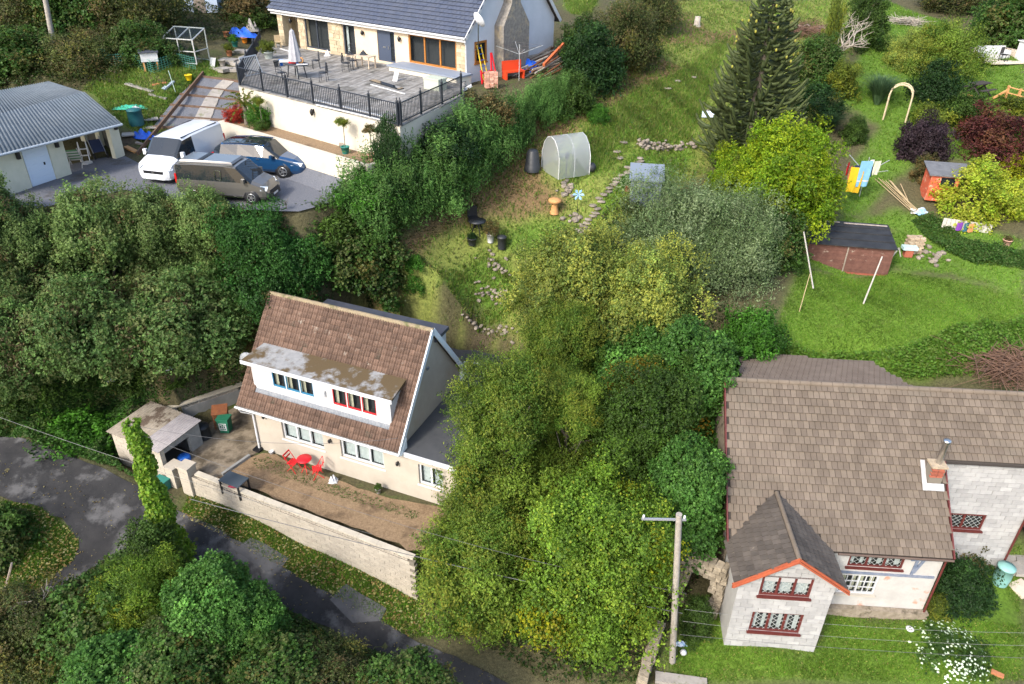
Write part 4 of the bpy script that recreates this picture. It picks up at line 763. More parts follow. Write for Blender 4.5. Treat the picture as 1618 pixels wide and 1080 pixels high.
# planting bed below the deck
bed = thing('planting_bed', 'raised gravel planting bed in a low cream wall along the foot of the deck', 'raised bed', D0, DK.yaw)
mb = MB(); mb.box(-.3, 10.9, -1.33, -1.15, -3.3, -1.6).box(10.72, 10.9, -1.15, -.01, -3.3, -1.6).box(-.3, -.12, -1.15, -.01, -3.3, -1.6); part('wall', mb, CREAM, bed); part('gravel', MB().box(-.12, 10.72, -1.15, -.01, -2.6, -1.68), TAN, bed)
rp_ = MB().hexa([(-.3, -2.2, -3.3), (9.3, -2.2, -3.3), (9.3, -1.33, -3.3), (-.3, -1.33, -3.3)], [(-.3, -2.2, -3.03), (9.3, -2.2, -3.03), (9.3, -1.335, -2.6), (-.3, -1.335, -2.6)]); tag(solo('gravel_bank', rp_, GRAVEL, None, None, D0, DK.yaw), kind='structure')
# ------------------------------------------------------------ garage
GAE = [atz(-40, 253, GZ+2.0), atz(192.5, 194.6, GZ+2.0), atz(133, 145, GZ+2.85), atz(-60, 195, GZ+2.85), atz(78, 128, GZ+2.5), atz(-60, 153, GZ+2.5)]
gb = [atz(20, 308, GZ), atz(53, 296, GZ), atz(88, 284, GZ), atz(114, 275, GZ), atz(184, 251, GZ), atz(198, 246, GZ)]
ga = thing('garage', 'pale garage with grey corrugated roof, white roller door and one open bay', 'garage', gb[1]); o_ = gb[1]
T_ = lambda p, z=0: (p[0]-o_.x, p[1]-o_.y, p[2]-o_.z+z)
ROOFG = M('garage_sheet', (.085, .105, .122), (.12, .142, .16), 2, .6, .1, c3=(.1, .118, .13), sc3=.6); GWAL = M('pale_green_cream', (.55, .54, .42), (.62, .6, .48), 2, .85, .1)
mid = lambda p, q_, u: p.lerp(q_, u)
for u0, u1 in ((0, .34), (.34, .67), (.67, 1)):
    part('roof_sheet', corrugated(T_(mid(GAE[0], GAE[1], u0)), T_(mid(GAE[0], GAE[1], u1)), T_(mid(GAE[3], GAE[2], u1), .02), T_(mid(GAE[3], GAE[2], u0), .02), 13, .035), ROOFG, ga); part('roof_sheet', corrugated(T_(mid(GAE[3], GAE[2], u0), -.01), T_(mid(GAE[3], GAE[2], u1), -.01), T_(mid(GAE[5], GAE[4], u1)), T_(mid(GAE[5], GAE[4], u0)), 13, .035), ROOFG, ga)
gu = (gb[5]-gb[1]).normalized(); gi = Vector((-gu.y, gu.x, 0)); H2 = 1.98
def slab(p, q_, t0, t1, z0, z1): return MB().prism([T_(p+gi*t0, z0), T_(q_+gi*t0, z0), T_(q_+gi*t1, z0), T_(p+gi*t1, z0)], (0, 0, z1-z0))
part('wall', slab(gb[1]-gu*2.2, gb[1]-gu*.05, 0, .2, -.2, H2), GWAL, ga); part('pillar', slab(gb[2]+gu*.1, gb[3], 0, .25, -.2, H2), GWAL, ga); part('pillar', slab(gb[4], gb[5], 0, .25, -.2, H2), GWAL, ga)
g5 = gb[5]; bk_ = g5+gi*5.5
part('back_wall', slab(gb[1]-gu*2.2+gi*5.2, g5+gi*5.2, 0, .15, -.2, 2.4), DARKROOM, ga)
for k in (1.2, 2.3, 3.4): part('side_pillar', MB().prism([T_(g5+gi*k-gu*.2, -.2), T_(g5+gi*k, -.2), T_(g5+gi*(k+.3), -.2), T_(g5+gi*(k+.3)-gu*.2, -.2)], (0, 0, H2)), GWAL, ga)
part('side_wall', MB().prism([T_(g5+gi*.25-gu*.02, -.2), T_(g5+gi*.25, -.2), T_(g5+gi*5.2, -.2), T_(g5+gi*5.2-gu*.02, -.2)], (0, 0, H2)), M('dark_side_sheet', (.08, .08, .075), None, rough=.9), ga)
gd = part('garage_door', slab(gb[1]+gu*.02, gb[2]+gu*.08, .05, .09, .0, 1.8), M('white_door', (.6, .68, .78), None, rough=.4), ga)
for i in range(1, 6): part('door_rib', slab(gb[1]+gu*.12, gb[2]-gu*.02, .038, .05, i*.3-.26, i*.3-.02), M('white_door', 0), gd)
part('door_frame', slab(gb[1]-gu*.05, gb[2]+gu*.1, .0, .06, 1.8, 1.95), WHITE, ga)
part('handle', slab(gb[1]+gu*.85, gb[1]+gu*.93, .02, .04, .8, .92), MATS['black_plastic'], gd)
for p in (gb[2]+gu*.45, gb[4]+gu*.3, gb[1]-gu*.35): part('wall_lamp', slab(p, p+gu*.14, -.14, -.005, 1.4, 1.7), MATS['black_plastic'], ga)
e0, e1 = GAE[0], GAE[1]; part('gutter', MB().tube([T_(e0, -.05), T_(e1, -.05)], .06, 8), M('grey_gutter', (.32, .36, .4), None, rough=.5), ga)
# ------------------------------------------------------------ trees and shrubs
BK = 'trees on the bank left of the cottage'; MID = 'trees between the two houses'; BOT = 'bushes in the hedge below the lane'; TOPL = 'ivy clad growth in the wood at top left'; UPH = 'shrubs in the hedge climbing the hill'; RG = 'shrubs in the upper right gardens'
for k, b, y, lab in [
 ('sycamore', (-75,285,75,600), 28, 'dull green sycamore at the left picture edge in front of the garage'),
 ('sycamore', (10,330,130,610), 28.6, 'dull green sycamore second from the left on the bank'),
 ('sycamore', (95,298,255,590), 29.8, 'tall grey green sycamore below the garage door with upright shoots'),
 ('sycamore', (205,304,330,580), 30.0, 'tall sycamore whose top shoots reach the white van bonnet'),
 ('sycamore', (285,300,395,570), 30.4, 'sycamore rising just below the grey camper van'),
 ('syc_low', (-60,450,90,640), 26, 'rounded low tree at far left above the verge'),
 ('syc_low', (50,430,230,615), 26.8, 'broad low tree above the rubbish strewn verge left of the outhouse'),
 ('syc_low', (190,420,390,605), 28.2, 'broad low tree directly behind the block outhouse and yard wall'),
 ('holly', (345,318,480,510), 29.6, 'glossy dark evergreen below the front of the camper van')]: veg(k, b, y, lab, group=BK, trunk=(k != 'syc_low'))
veg('holly', (395,345,540,520), 30.4, 'dark evergreen tree at the left gable of the dormer cottage', group=BK)
veg('bush_fresh', (535,270,640,350), 31.8, 'green bush hiding the right end of the planting bed wall', 'shrub')
veg('bush_green', (450,312,575,400), 31.6, 'dark bush on the edge of the gravel yard between camper van and hedge', 'shrub')
veg('ivy', (520,340,660,480), 31.6, 'ivy covered tree behind the ridge of the dormer cottage', group=BK)
for k, b, y, lab in [
 ('beech', (698,568,890,862), 22.4, 'fresh green hornbeam tree hiding the right end of the dormer cottage'),
 ('beech', (830,590,960,800), 23.4, 'olive green tree in the middle of the wood right of the cottage'),
 ('beech', (655,790,850,1000), 19.6, 'green tree at the right end of the cream boundary wall'),
 ('yellowing', (800,752,1062,1050), 19.3, 'big yellow green tree with yellow lower leaves left of the telegraph pole'),
 ('autumn', (925,570,1105,800), 23.6, 'tree turning orange and yellow in the middle of the wood'),
 ('maple', (1010,520,1165,770), 25.2, 'large leaved green tree touching the left verge of the block house'),
 ('maple', (1010,700,1150,890), 21.2, 'green tree just above the telegraph pole and stone arch'),
 ('beech', (815,480,960,690), 27, 'dark green tree behind the hornbeam and below the yellow willow'),
 ('willow', (812,362,1000,560), 30.4, 'yellow willow like tree with thin foliage beside the garden path'),
 ('willow', (930,385,1112,600), 29.4, 'taller yellow olive tree in front of the grey leaved tree'),
 ('maple', (930,520,1060,640), 27, 'green tree below the yellow olive tree'),
 ('olive', (965,285,1140,470), 34, 'grey green tree half hiding the grey metal shed'),
 ('olive', (1060,300,1240,520), 32.6, 'tall grey green tree left of the black roofed shed'),
 ('bright', (1160,192,1328,395), 36, 'bright green rounded tree beside the washing line')]: veg(k, b, y, lab, group=MID)
for k, b, y, lab in [
 ('bush_fresh', (1135,488,1235,595), 27.6, 'bright green bush behind the ridge of the block house'),
 ('bright', (1120,230,1215,330), 37.5, 'bright yellow green bush at the foot of the monkey puzzle'),
 ('bush_yellow', (1150,235,1205,300), 37.2, 'small golden leaved bush in front of the monkey puzzle trunk'),
 ('bush_fresh', (640,402,678,472), 31.2, 'upright fresh green bush on the bank behind the dormer cottage'),
 ('ivy', (1150,330,1270,440), 33.6, 'dark ivy mass at the left end of the black roofed shed'),
 ('bush_dark', (655,195,760,265), 34.6, 'dark ivy bush hanging over the right end of the deck wall'),
 ('bush_rust', (735,150,815,215), 37.5, 'brownish bramble bush between deck and clipped hedge')]: veg(k, b, y, lab, 'shrub')
for k, b, y, lab in [
 ('bush_green', (862,120,940,205), 42, 'green bush at the lower end of the hedge up the hill'),
 ('bush_dark', (890,50,985,165), 45, 'tall dark green bush halfway up the hill hedge'),
 ('scrub', (930,10,1040,130), 48, 'wide brown tinged bush at the top of the hill hedge'),
 ('scrub', (975,-30,1075,70), 53, 'brown tinged bush where the hill hedge leaves the top edge'),
 ('bush_green', (1000,55,1045,100), 48, 'small bush at the right side of the hill hedge'),
 ('bush_green', (888,30,960,115), 50, 'green bush between the timber heap and the hill hedge'),
 ('bush_fresh', (930,165,962,205), 42, 'small fresh green bush on the leaf litter below the hill hedge')]: veg(k, b, y, lab, 'shrub', group=UPH, auto=True)
for k, b, y, lab in [
 ('beech', (1440,38,1556,148), 51.5, 'rounded green tree beside the white garden sofa'),
 ('willow', (1400,48,1478,128), 52, 'drooping golden tree above the pampas grass'),
 ('ivy', (1535,-20,1660,95), 57, 'dark ivy mass at the top right corner'),
 ('scrub', (1460,-45,1575,35), 64, 'brown green bush at the top edge right of the far lawn'),
 ('bush_green', (1335,-10,1405,95), 57, 'tall dark bush left of the narrow upper lawn'),
 ('ivy', (1255,60,1330,150), 49, 'ivy bush at the right shoulder of the monkey puzzle')]: veg(k, b, y, lab, 'tree', group=RG, auto=True)
for k, b, y, lab in [
 ('bush_fresh', (1538,26,1582,68), 55, 'lime green bush in front of the dark ivy at top right'),
 ('bush_dark', (1440,105,1512,180), 48.5, 'dark bush right of the wooden arch'),
 ('bush_yellow', (1305,95,1358,170), 46.5, 'yellowing bush left of the pampas grass'),
 ('bush_dark', (1245,140,1330,205), 43.5, 'dark conifer like bush right of the monkey puzzle'),
 ('bush_yellow', (1440,165,1515,220), 46, 'yellow green bush between arch and purple shrub'),
 ('bush_green', (1490,150,1560,215), 46.5, 'mid green bush behind the dark red maple'),
 ('bush_yellow', (1570,150,1640,190), 48, 'yellow green bush under the wooden fence rail'),
 ('bush_purple', (1424,188,1500,272), 42.3, 'dark purple shrub left of the little orange shed'),
 ('bush_maroon', (1512,170,1650,275), 42.5, 'wide dark red maple shrub at the right edge'),
 ('gold_conifer', (1575,248,1650,300), 39.5, 'golden conifer behind the lime green dome'),
 ('lime_dome', (1476,258,1622,378), 36.8, 'big lime yellow domed shrub at the right edge'),
 ('bush_green', (1330,185,1370,240), 43, 'small bush on the path beside the washing line'),
 ('bush_rust', (1440,245,1475,300), 40.5, 'small rusty shrub below the purple shrub')]: veg(k, b, y, lab, 'shrub', group=RG, auto=True)
for k, b, y, lab in [
 ('bush_rust', (1488,848,1562,915), 18.9, 'reddish shrub against the white wing wall of the block house'),
 ('bush_dark', (1462,885,1560,985), 18.1, 'dark rounded shrub at the right corner of the block house'),
 ('bush_yellow', (1448,935,1492,985), 18.0, 'small yellow green shrub beside the stone plinth'),
 ('white_flower', (1425,985,1558,1085), 15.6, 'bush covered in white flowers on the front lawn'),
 ('bush_green', (1072,945,1125,1030), 18.4, 'loose green shrub between telegraph pole and block house'),
 ('ivy', (1075,800,1150,900), 20.8, 'ivy growing over the stone arch')]: wf = veg(k, b, y, lab, 'shrub', auto=True); 
for k, b, y, lab in [
 ('ivy', (-60,800,70,935), 20.6, 'dark bush on the grass corner where the lane forks'),
 ('bush_green', (190,835,300,985), 19.2, 'yellow green bush at the foot of the ivy clad pole'),
 ('yellowing', (150,880,290,1010), 17.6, 'yellow green bush beside the side lane'),
 ('maple', (255,895,410,1065), 16.6, 'dark green sapling clump beside the lane at the bottom'),
 ('maple', (340,930,452,1050), 16.4, 'blue green sapling clump nearest the lane patches'),
 ('ivy', (60,930,230,1090), 16.6, 'ivy covered bush below the side lane'),
 ('scrub', (-50,930,110,1090), 16.5, 'pale twiggy scrub at the bottom left corner'),
 ('ivy', (190,980,360,1120), 15, 'ivy covered bush at the bottom edge left of the saplings'),
 ('ivy', (360,1010,520,1130), 14.8, 'ivy covered bush at the bottom edge left of the dark shed roof'),
 ('scrub', (430,1025,590,1130), 14.9, 'brown tinged bramble beside the dark shed roof'),
 ('ivy', (570,1040,720,1140), 14.2, 'ivy covered bush at the bottom edge right of the dark shed roof'),
 ('maple', (100,1010,260,1140), 14.6, 'dark leafy bush at the bottom edge')]: veg(k, b, y, lab, 'shrub', group=BOT)
for k, b, y, lab in [
 ('scrub', (-60,-60,80,80), 56, 'brown ivy clad tree in the top left corner'), ('ivy', (50,-60,180,70), 57, 'ivy clad tree behind the grey telegraph pole'),
 ('scrub', (150,-60,290,80), 56, 'brown green tree left of the pale blue hut'), ('ivy', (-40,50,90,150), 50, 'ivy mound above the garage roof at left'),
 ('scrub', (70,50,190,140), 49.5, 'bramble mound beside the foot of the grey telegraph pole'), ('ivy', (170,40,270,120), 50, 'ivy mound behind the white beehive'),
 ('ivy', (215,60,290,115), 49, 'shrub left of the small greenhouse'), ('bush_rust', (350,-25,450,45), 62, 'rust tinged shrub left of the bungalow'), ('bush_green', (365,15,440,50), 58, 'green shrub beside the bungalow corner')]: veg(k, b, y, lab, 'shrub', group=TOPL, auto=True)
for k, b, lab in [('ivy', (-30,560,80,650), 'ivy mound under the first sycamores at the left edge'), ('bush_green', (60,570,150,650), 'leafy undergrowth between the left sycamore trunks'), ('ivy', (120,550,230,630), 'ivy mound under the low trees above the white rubbish'), ('bush_green', (225,540,330,610), 'leafy undergrowth above the outhouse roof'), ('bush_fresh', (310,530,395,600), 'fresh green bush behind the yard wall beside the cottage'), ('bush_fresh', (60,640,190,735), 'bright green ivy mound on the verge left of the outhouse'), ('ivy', (-30,610,60,690), 'ivy mound on the verge at the left edge'), ('bush_green', (10,595,110,675), 'leafy mound hiding the trunk foot of the leftmost low tree'), ('ivy', (90,590,200,665), 'ivy mound between verge and low trees'), ('bush_green', (180,560,270,625), 'green mound above the left end of the outhouse roof')]: veg(k, b, 0, lab, 'shrub', group='undergrowth along the lane bank', auto=True, trunk=False)
# clipped conifer hedge, one long thing
hp = [G(*q) for q in ((598,385),(652,352),(698,325),(742,284),(792,238),(842,200),(872,180))]
hg = thing('conifer_hedge', 'long dark green feathery hedge running uphill between deck and middle garden', 'hedge', (hp[0].x, hp[0].y, float(hz(hp[0].x, hp[0].y))))
for i in range(13):
    p = hp[i//2] if i % 2 == 0 else hp[i//2].lerp(hp[i//2+1], .5); g = float(hz(p.x, p.y)); link('foliage', K['conifer_hedge'], hg, Vector((p.x, p.y, g+(1.4 if i < 7 else .95 if i < 9 else .65)))-hg.location, (0, 0, rng.uniform(0, 6)), tuple(q_*(1 if i < 7 else .8 if i < 9 else .6) for q_ in (1.6*rng.uniform(.9, 1.15), 1.6, 1.75*rng.uniform(.9, 1.1))))
# white flowers on the front lawn bush
fb = [o for o in col.objects if o.get('label', '').startswith('bush covered in white')][0]; fc = fb.children[0]; d = unit(rng.normal(0, 1, (1600, 3))); d = d[d[:, 2] > -.1][:600]
P = d*rng.uniform(.85, 1.15, (len(d), 1)); V, c = leafquads(P, d*3, np.full(len(P), .075), 1., np.tile((.75, .75, .7), (len(P), 1))*rng.uniform(.8, 1.1, (len(P), 1)))
fl = link('flowers', raw_mesh('flowers', V, np.arange(len(V)).reshape(-1, 4), FOL, c), fb, fc.location, fc.rotation_euler, fc.scale); fl['kind'] = 'stuff'
# monkey puzzle
mp = G(1172, 272); H_ = aty(1185, -12, mp.y).z-mp.z
mo = thing('monkey_puzzle_tree', 'tall monkey puzzle tree with dark curved spiky branches', 'tree', mp); tk = MB().tube([(0, 0, -.1), (.05, 0, H_*.5), (.1, 0, H_)], [.28, .2, .06], 9); part('trunk', tk, BARK, mo)
mb = MB(); LP = []; LN = []; CO = []
nw = 26
for j in range(nw):
    u = j/(nw-1); zc = .5+u*(H_-.55); R0_ = 2.75*(1-u)**.62*(1-.25*(u < .1))+.45
    for i in range(7):
        a = i*.898+j*1.3+rng.uniform(-.25, .25); Rr = R0_*rng.uniform(.75, 1.1); dr = Vector((math.cos(a), math.sin(a), 0)); drop = .35*(1-u)
        ps = [Vector((.05, 0, zc))+dr*(Rr*t_)+Vector((0, 0, Rr*(-drop*t_*(1-t_)*2.4-.2*t_+.5*t_**3.2))) for t_ in (0, .25, .5, .75, .9, 1)]
        br = [ps]
        for t0 in (.45, .7):
            for sg in (-1, 1):
                b0 = Vector((.05, 0, zc))+dr*(Rr*t0)+Vector((0, 0, Rr*(-drop*t0*(1-t0)*2.2-.12*t0))); sd = Vector((-dr.y, dr.x, 0))*sg; ln = Rr*.36*rng.uniform(.7, 1.2)
                br.append([b0+(dr*.75+sd*.7*(1-.4*q_))*(ln*q_)+Vector((0, 0, ln*(-.12*q_+.42*q_**2))) for q_ in (0, .35, .7, 1)])
        for ps_ in br:
            n_ = len(ps_); mb.tube(ps_, [.08]*(n_-1)+[.045], 5, False)
            A_ = np.array([tuple(p) for p in ps_]); seg = np.repeat(A_[:-1], 9, 0)+np.diff(A_, axis=0).repeat(9, 0)*rng.random((9*(n_-1), 1)); dn = unit(rng.normal(0, 1, seg.shape)); LP.append(seg+dn*.06); LN.append(dn)
LP = np.concatenate(LP); LN = np.concatenate(LN); V, c = leafquads(LP, LN*.3, rng.uniform(.08, .13, len(LP)), .5, pick([(.03, .048, .012), (.045, .058, .015), (.025, .036, .01), (.06, .07, .02)], len(LP)))
part('branches', mb, M('araucaria', (.04, .058, .018), (.058, .075, .022), 5, .7), mo); link('foliage', raw_mesh('spikes', V, np.arange(len(V)).reshape(-1, 4), FOL, c), mo)
cm = MB().lathe([(0, -.08), (.05, -.04), (.06, .02), (.035, .08), (0, .09)], 7).mesh('cone', M('cone_yellow', (.26, .24, .03), (.18, .18, .03), 9))
for i in range(20):
    u = rng.uniform(.55, .98); a = rng.uniform(2.6, 6.6); q_ = (2.75*(1-u)**.62+.45)*.9; link('cone', cm, mo, (q_*math.cos(a), q_*math.sin(a), .5+u*(H_-.5)+.18))
# pampas clump, dead tree, ivy pole
def blades(name, label, cat, loc, n, h, spread, pal, wd=.02):
    o = thing(name, label, cat, loc); a = rng.uniform(0, 6.28, n); r_ = rng.uniform(.05, 1, n)*spread; hh = h*rng.uniform(.6, 1.1, n); V = []; F = []
    dx = np.stack([-np.sin(a), np.cos(a), 0*a], 1)*wd; dr = np.stack([np.cos(a), np.sin(a), 0*a], 1)
    for k, t_ in enumerate((0, .35, .7, 1)): p = dr*(r_*(.1+t_**1.6))[:, None]; p[:, 2] = hh*(1.6*t_-.75*t_*t_); V += [p-dx*(1-t_*.9), p+dx*(1-t_*.9)]
    V = np.stack(V, 1).reshape(-1, 3); b = np.arange(n)[:, None]*8; F = np.concatenate([b+np.array([[2*k, 2*k+1, 2*k+3, 2*k+2]]) for k in range(3)]); link('foliage', raw_mesh('blades', V, F, FOL, np.repeat(pick(pal, n)*rng.uniform(.8, 1.2, (n, 1)), 8, 0)), o); return o
blades('pampas_grass', 'blue green fountain of pampas grass left of the wooden arch', 'grass clump', G(1385, 165), 1500, 1.9, 1.5, [(.09, .14, .075), (.12, .17, .1), (.06, .1, .05)])
blades('ornamental_grass', 'dark bushy grass clump below the dark conifer right of the monkey puzzle', 'grass clump', G(1305, 210), 1000, 1.3, 1.5, [(.035, .065, .03), (.05, .085, .04), (.025, .045, .02)])
def dead_tree(name, label, loc, h, seed, ivy=True):
    rg = random.Random(seed); o = thing(name, label, 'tree', loc); mb = MB()
    def grow(p, d, l, r_, dep):
        ps = [p]; 
        for k in range(4): d = (d+Vector((rg.gauss(0, .16), rg.gauss(0, .16), .05))).normalized(); ps.append(ps[-1]+d*l/4)
        mb.tube(ps, [r_*(1-.14*k) for k in range(5)], 5, False)
        if dep < 4:
            for _ in range(3 if dep else 5): q_ = ps[rg.choice((2, 3, 4))]; e = (d*.6+Vector((rg.gauss(0, .6), rg.gauss(0, .6), rg.gauss(.15, .35)))).normalized(); grow(q_, e, l*rg.uniform(.5, .75), r_*.5, dep+1)
    grow(Vector((0, 0, 0)), Vector((.1, -.05, 1)), h*.5, .14, 0); part('branches', mb, PALEBARK, o)
    if ivy: link('ivy', K['bush_yellow'], o, (-.6, -.1, h*.45), (0, 0, 0), (.5, .45, h*.5))
    return o
dead_tree('dead_tree', 'bare pale dead tree with yellow ivy on its stem above the pampas grass', G(1318, 108), 4.6, 5)
dead_tree('bare_shrub', 'leafless twiggy shrub at the bottom left corner', G(15, 1040), 3.0, 9, False)
ivp = Vector((-12.96, 20.47, float(hz(-12.96, 20.47)))); Hp = aty(206, 668, ivp.y).z-ivp.z
ip = thing('ivy_clad_pole', 'old wooden pole completely wrapped in bright green ivy beside the lane', 'pole', ivp); part('pole', MB().tube([(0, 0, -.1), (0, 0, Hp-.1)], [.14, .11], 8), M('pole_wood', (.2, .18, .15), (.27, .25, .21), 6, .9, .3), ip)
n = 9000; u = rng.random(n)**1.15; a = rng.uniform(0, 6.28, n); wob = .06*np.sin(u*17+a)+.06*np.sin(u*37+2*a); rr_ = (.29+.5*(1-u)**2.4+wob)*rng.uniform(.55, 1.1, n); P = np.stack([rr_*np.cos(a), rr_*np.sin(a), u*(Hp+.05)], 1); dn = np.stack([np.cos(a), np.sin(a), .3+0*a], 1)
V, c = leafquads(P, dn, rng.uniform(.08, .17, n), .85, pick([(.11, .19, .018), (.14, .22, .022), (.08, .14, .015), (.18, .23, .03)], n)*rng.uniform(.7, 1.25, (n, 1))); link('ivy', raw_mesh('ivy', V, np.arange(len(V)).reshape(-1, 4), FOL, c), ip)
# ------------------------------------------------------------ ground cover nobody could count
EX = [[tuple(p.xy) for p in q] for q in (YARD, CARP)]; HX = [[tuple(RH.w(a, b, 0).xy) for a, b in ((-7.9, -2), (4, -2), (4, 7.3), (-7.9, 7.3))]] if False else [[tuple(RH.w(a, b, 0).xy) for a, b in q] for q in (((-7.75, 0), (4, 0), (4, 7.3), (-7.75, 7.3)), ((-7.75, -1.95), (-4.4, -1.95), (-4.4, 0), (-7.75, 0)))]; RX = [[tuple(p.xy) for p in ROADP]]
GP = [(.1, .185, .018), (.12, .21, .024), (.085, .16, .018), (.17, .21, .04)]; GPY = [(.13, .2, .03), (.19, .21, .05), (.1, .18, .028), (.22, .21, .07)]
grass('lawn_grass', [LAWN_R, LAWN_F], 26000, .085, GP, excl=HX, wd=.018); grass('upper_lawn_grass', [LAWN_UR, LAWN_UR2, GL3, GL2], 14000, .12, GP, wd=.025)
grass('rough_grass', [GL1, GL4, GL5, VEG], 14000, .2, GPY, wd=.025); grass('hill_grass', [GARD], 16000, .2, [(.15, .22, .036), (.2, .23, .055), (.24, .2, .08), (.13, .24, .03)], wd=.025, excl=EX)
grass('verge_grass', [VERGE2, PATCH], 9000, .12, GP, wd=.02, excl=RX+EX)
cover('bank_ivy', [VERGE, [G(*q) for q in ((200,600),(400,560),(395,610),(270,645),(230,640))]], 20000, .45, .13, [(.045, .1, .02), (.06, .13, .025), (.085, .12, .04), (.035, .075, .017)], excl=EX+RX)
cover('bramble_cover', [[G(*q) for q in ((180,890),(300,920),(450,965),(700,1085),(0,1085),(0,990))]], 26000, .7, .13, [(.035, .07, .018), (.055, .1, .024), (.085, .09, .035), (.07, .11, .024)], excl=RX)
cover('wood_undergrowth', [[G(*q) for q in ((660,950),(720,830),(830,560),(960,330),(1100,300),(1160,560),(1150,820),(1060,1000),(1020,1085),(860,1082))]], 22000, .5, .14, [(.025, .05, .012), (.04, .07, .016), (.07, .06, .03), (.03, .045, .014)], excl=EX+RX)
cover('bank_undergrowth', [[G(*q) for q in ((0,340),(430,340),(560,300),(640,440),(600,470),(380,560),(390,590),(200,600),(0,580))]], 20000, .8, .15, [(.022, .045, .012), (.035, .06, .016), (.05, .055, .022), (.02, .04, .012)], excl=EX)
cover('top_undergrowth', [[G(*q) for q in ((0,20),(430,2),(420,40),(340,70),(250,90),(180,140),(60,150),(0,150))]], 15000, 1.0, .16, [(.04, .06, .016), (.07, .07, .03), (.1, .08, .045), (.03, .05, .014)])
cover('garden_weeds', [VEG, GARD], 9000, .25, .1, [(.04, .09, .016), (.06, .12, .02), (.08, .08, .03)], excl=EX)
cover('hill_litter', [LIT1], 9000, .06, .1, [(.2, .13, .06), (.13, .08, .04), (.28, .2, .1), (.05, .08, .02)], excl=EX, flat=True)
cover('lawn_leaves', [LAWN_F], 700, .04, .06, [(.3, .25, .08), (.25, .2, .07)], excl=HX, flat=True)
cover('fallen_leaves', [[G(*q) for q in ((240,575),(410,560),(390,620),(250,660))], VERGE2, PATCH], 3600, .04, .11, [(.38, .28, .12), (.3, .19, .08), (.42, .34, .2), (.24, .13, .06)], excl=EX+HX, flat=True)
cover('road_leaves', [[tuple(p.xy) for p in ROADP]], 900, .05, .075, [(.2, .14, .06), (.26, .2, .1), (.14, .09, .05)], flat=True)
cover('gravel_weeds', [[atz(*q, 0) for q in ((398,726),(420,722),(560,776),(665,812),(655,822),(545,790),(400,738))]], 1500, .12, .06, [(.05, .1, .02), (.08, .11, .03), (.1, .09, .04)])
cover('low_hedge', [[G(*q) for q in ((1440,350),(1470,345),(1560,395),(1618,400),(1618,430),(1540,420),(1470,385))]], 9000, .55, .11, [(.04, .085, .02), (.055, .11, .024), (.07, .1, .03)])
cover('wall_foot_growth', [[G(*q) for q in ((1500,520),(1618,510),(1618,610),(1420,605),(1150,590),(1160,560),(1420,560))]], 9000, .5, .13, [(.09, .17, .022), (.11, .2, .028), (.13, .18, .04)], excl=HX)
# ------------------------------------------------------------ vehicles
TYRE = M('tyre', (.012, .012, .013), None, rough=.8); ALLOY = M('alloy', (.35, .36, .37), None, rough=.3, metal=.8); BLK = MATS['black_plastic']; LAMPG = M('lamp_glass', (.6, .65, .7), None, rough=.08, spec=.8); REDL = M('rear_lamp', (.4, .01, .01), None, rough=.15)
CHROME = M('chrome', (.7, .7, .7), None, rough=.15, metal=1)
def car(name, label, cat, loc, yaw, paint, secs, side, wind, wheels, wr, W, roofglass=(), roofmat=None):
    o = thing(name, label, cat, loc, yaw); n = 15; body = MB(); gl = {}; vs = []
    for x, zb, wl, zs, ws, zt, wt in secs:
        h = [(0, zb), (wl*.9, zb), (wl, zb+.16), (ws, (zb+zs)/2+.1), (ws*.985, zs), (wt, zt-.07), (wt-.12, zt), (0, zt+.025)]
        rg = [(x, -y, z) for y, z in h[:0:-1]][::-1]; ring = [(x, y, z) for y, z in h]+[(x, -y, z) for y, z in h[-2:0:-1]]; vs.append(ring)
    n = len(vs[0])
    for i in range(len(vs)-1):
        for k in range(n):
            kk = k if k < 7 else 13-k; q = [vs[i][k], vs[i][(k+1) % n], vs[i+1][(k+1) % n], vs[i+1][k]]; key = None
            if kk == 4 and i in side: key = 'side_window' if k < 7 else 'side_window_r'
            if kk in (5, 6) and i in wind: key = wind[i]
            if kk in (6,) and i in roofglass: key = 'roof_panel'
            if key: gl.setdefault((key, i if 'side' in key else 0), []).append(q)
            else: body.add(q, [(0, 1, 2, 3)], True)
    body.add(vs[0], [tuple(range(n))]); body.add(vs[-1], [tuple(range(n))[::-1]]); b = part('body', body, paint, o)
    b.data.validate(); bm = None
    for (key, i), qs in gl.items():
        m_ = MB(); [m_.add(q, [(0, 1, 2, 3)]) for q in qs]; part(key.replace('_r', '') if key != 'rear_window' and key != 'roof_panel' else key, m_, roofmat or DGLASS if key == 'roof_panel' else DGLASS, o)
    for x in wheels:
        for s in (-1, 1):
            y = s*(W/2-.1); part('wheel_arch', MB().lathe([(0, s*.085), (wr+.07, s*.085), (wr+.09, s*.02)], 18, (x, y, wr+.02), 'y'), BLK, o); wh = part('wheel', MB().lathe([(wr*.62, -.1), (wr*.95, -.1), (wr, -.05), (wr, .07), (wr*.95, .11), (wr*.62, .11)], 20, (0, 0, 0), 'y'), TYRE, o, loc=(x, y, wr)); rm = MB().lathe([(0, s*.1), (.06, s*.105), (wr*.2, s*.08)], 12, axis='y')
            for k in range(5): a = k*1.2566; rm.bar((0, s*.095, 0), (wr*.62*math.cos(a), s*.105, wr*.62*math.sin(a)), .05, .03, (0, 1, 0))
            rm.lathe([(wr*.56, s*.1), (wr*.66, s*.12), (wr*.66, s*.05)], 20, axis='y'); part('rim', rm, ALLOY, wh)
    return o
WPAINT = M('white_van_paint', (.55, .57, .6), (.6, .62, .64), 1, .3, coat=.5); GPAINT = M('taupe_metallic', (.13, .124, .116), None, rough=.3, metal=.45, coat=.8); BPAINT = M('blue_metallic', (.012, .065, .17), None, rough=.28, metal=.4, coat=1)
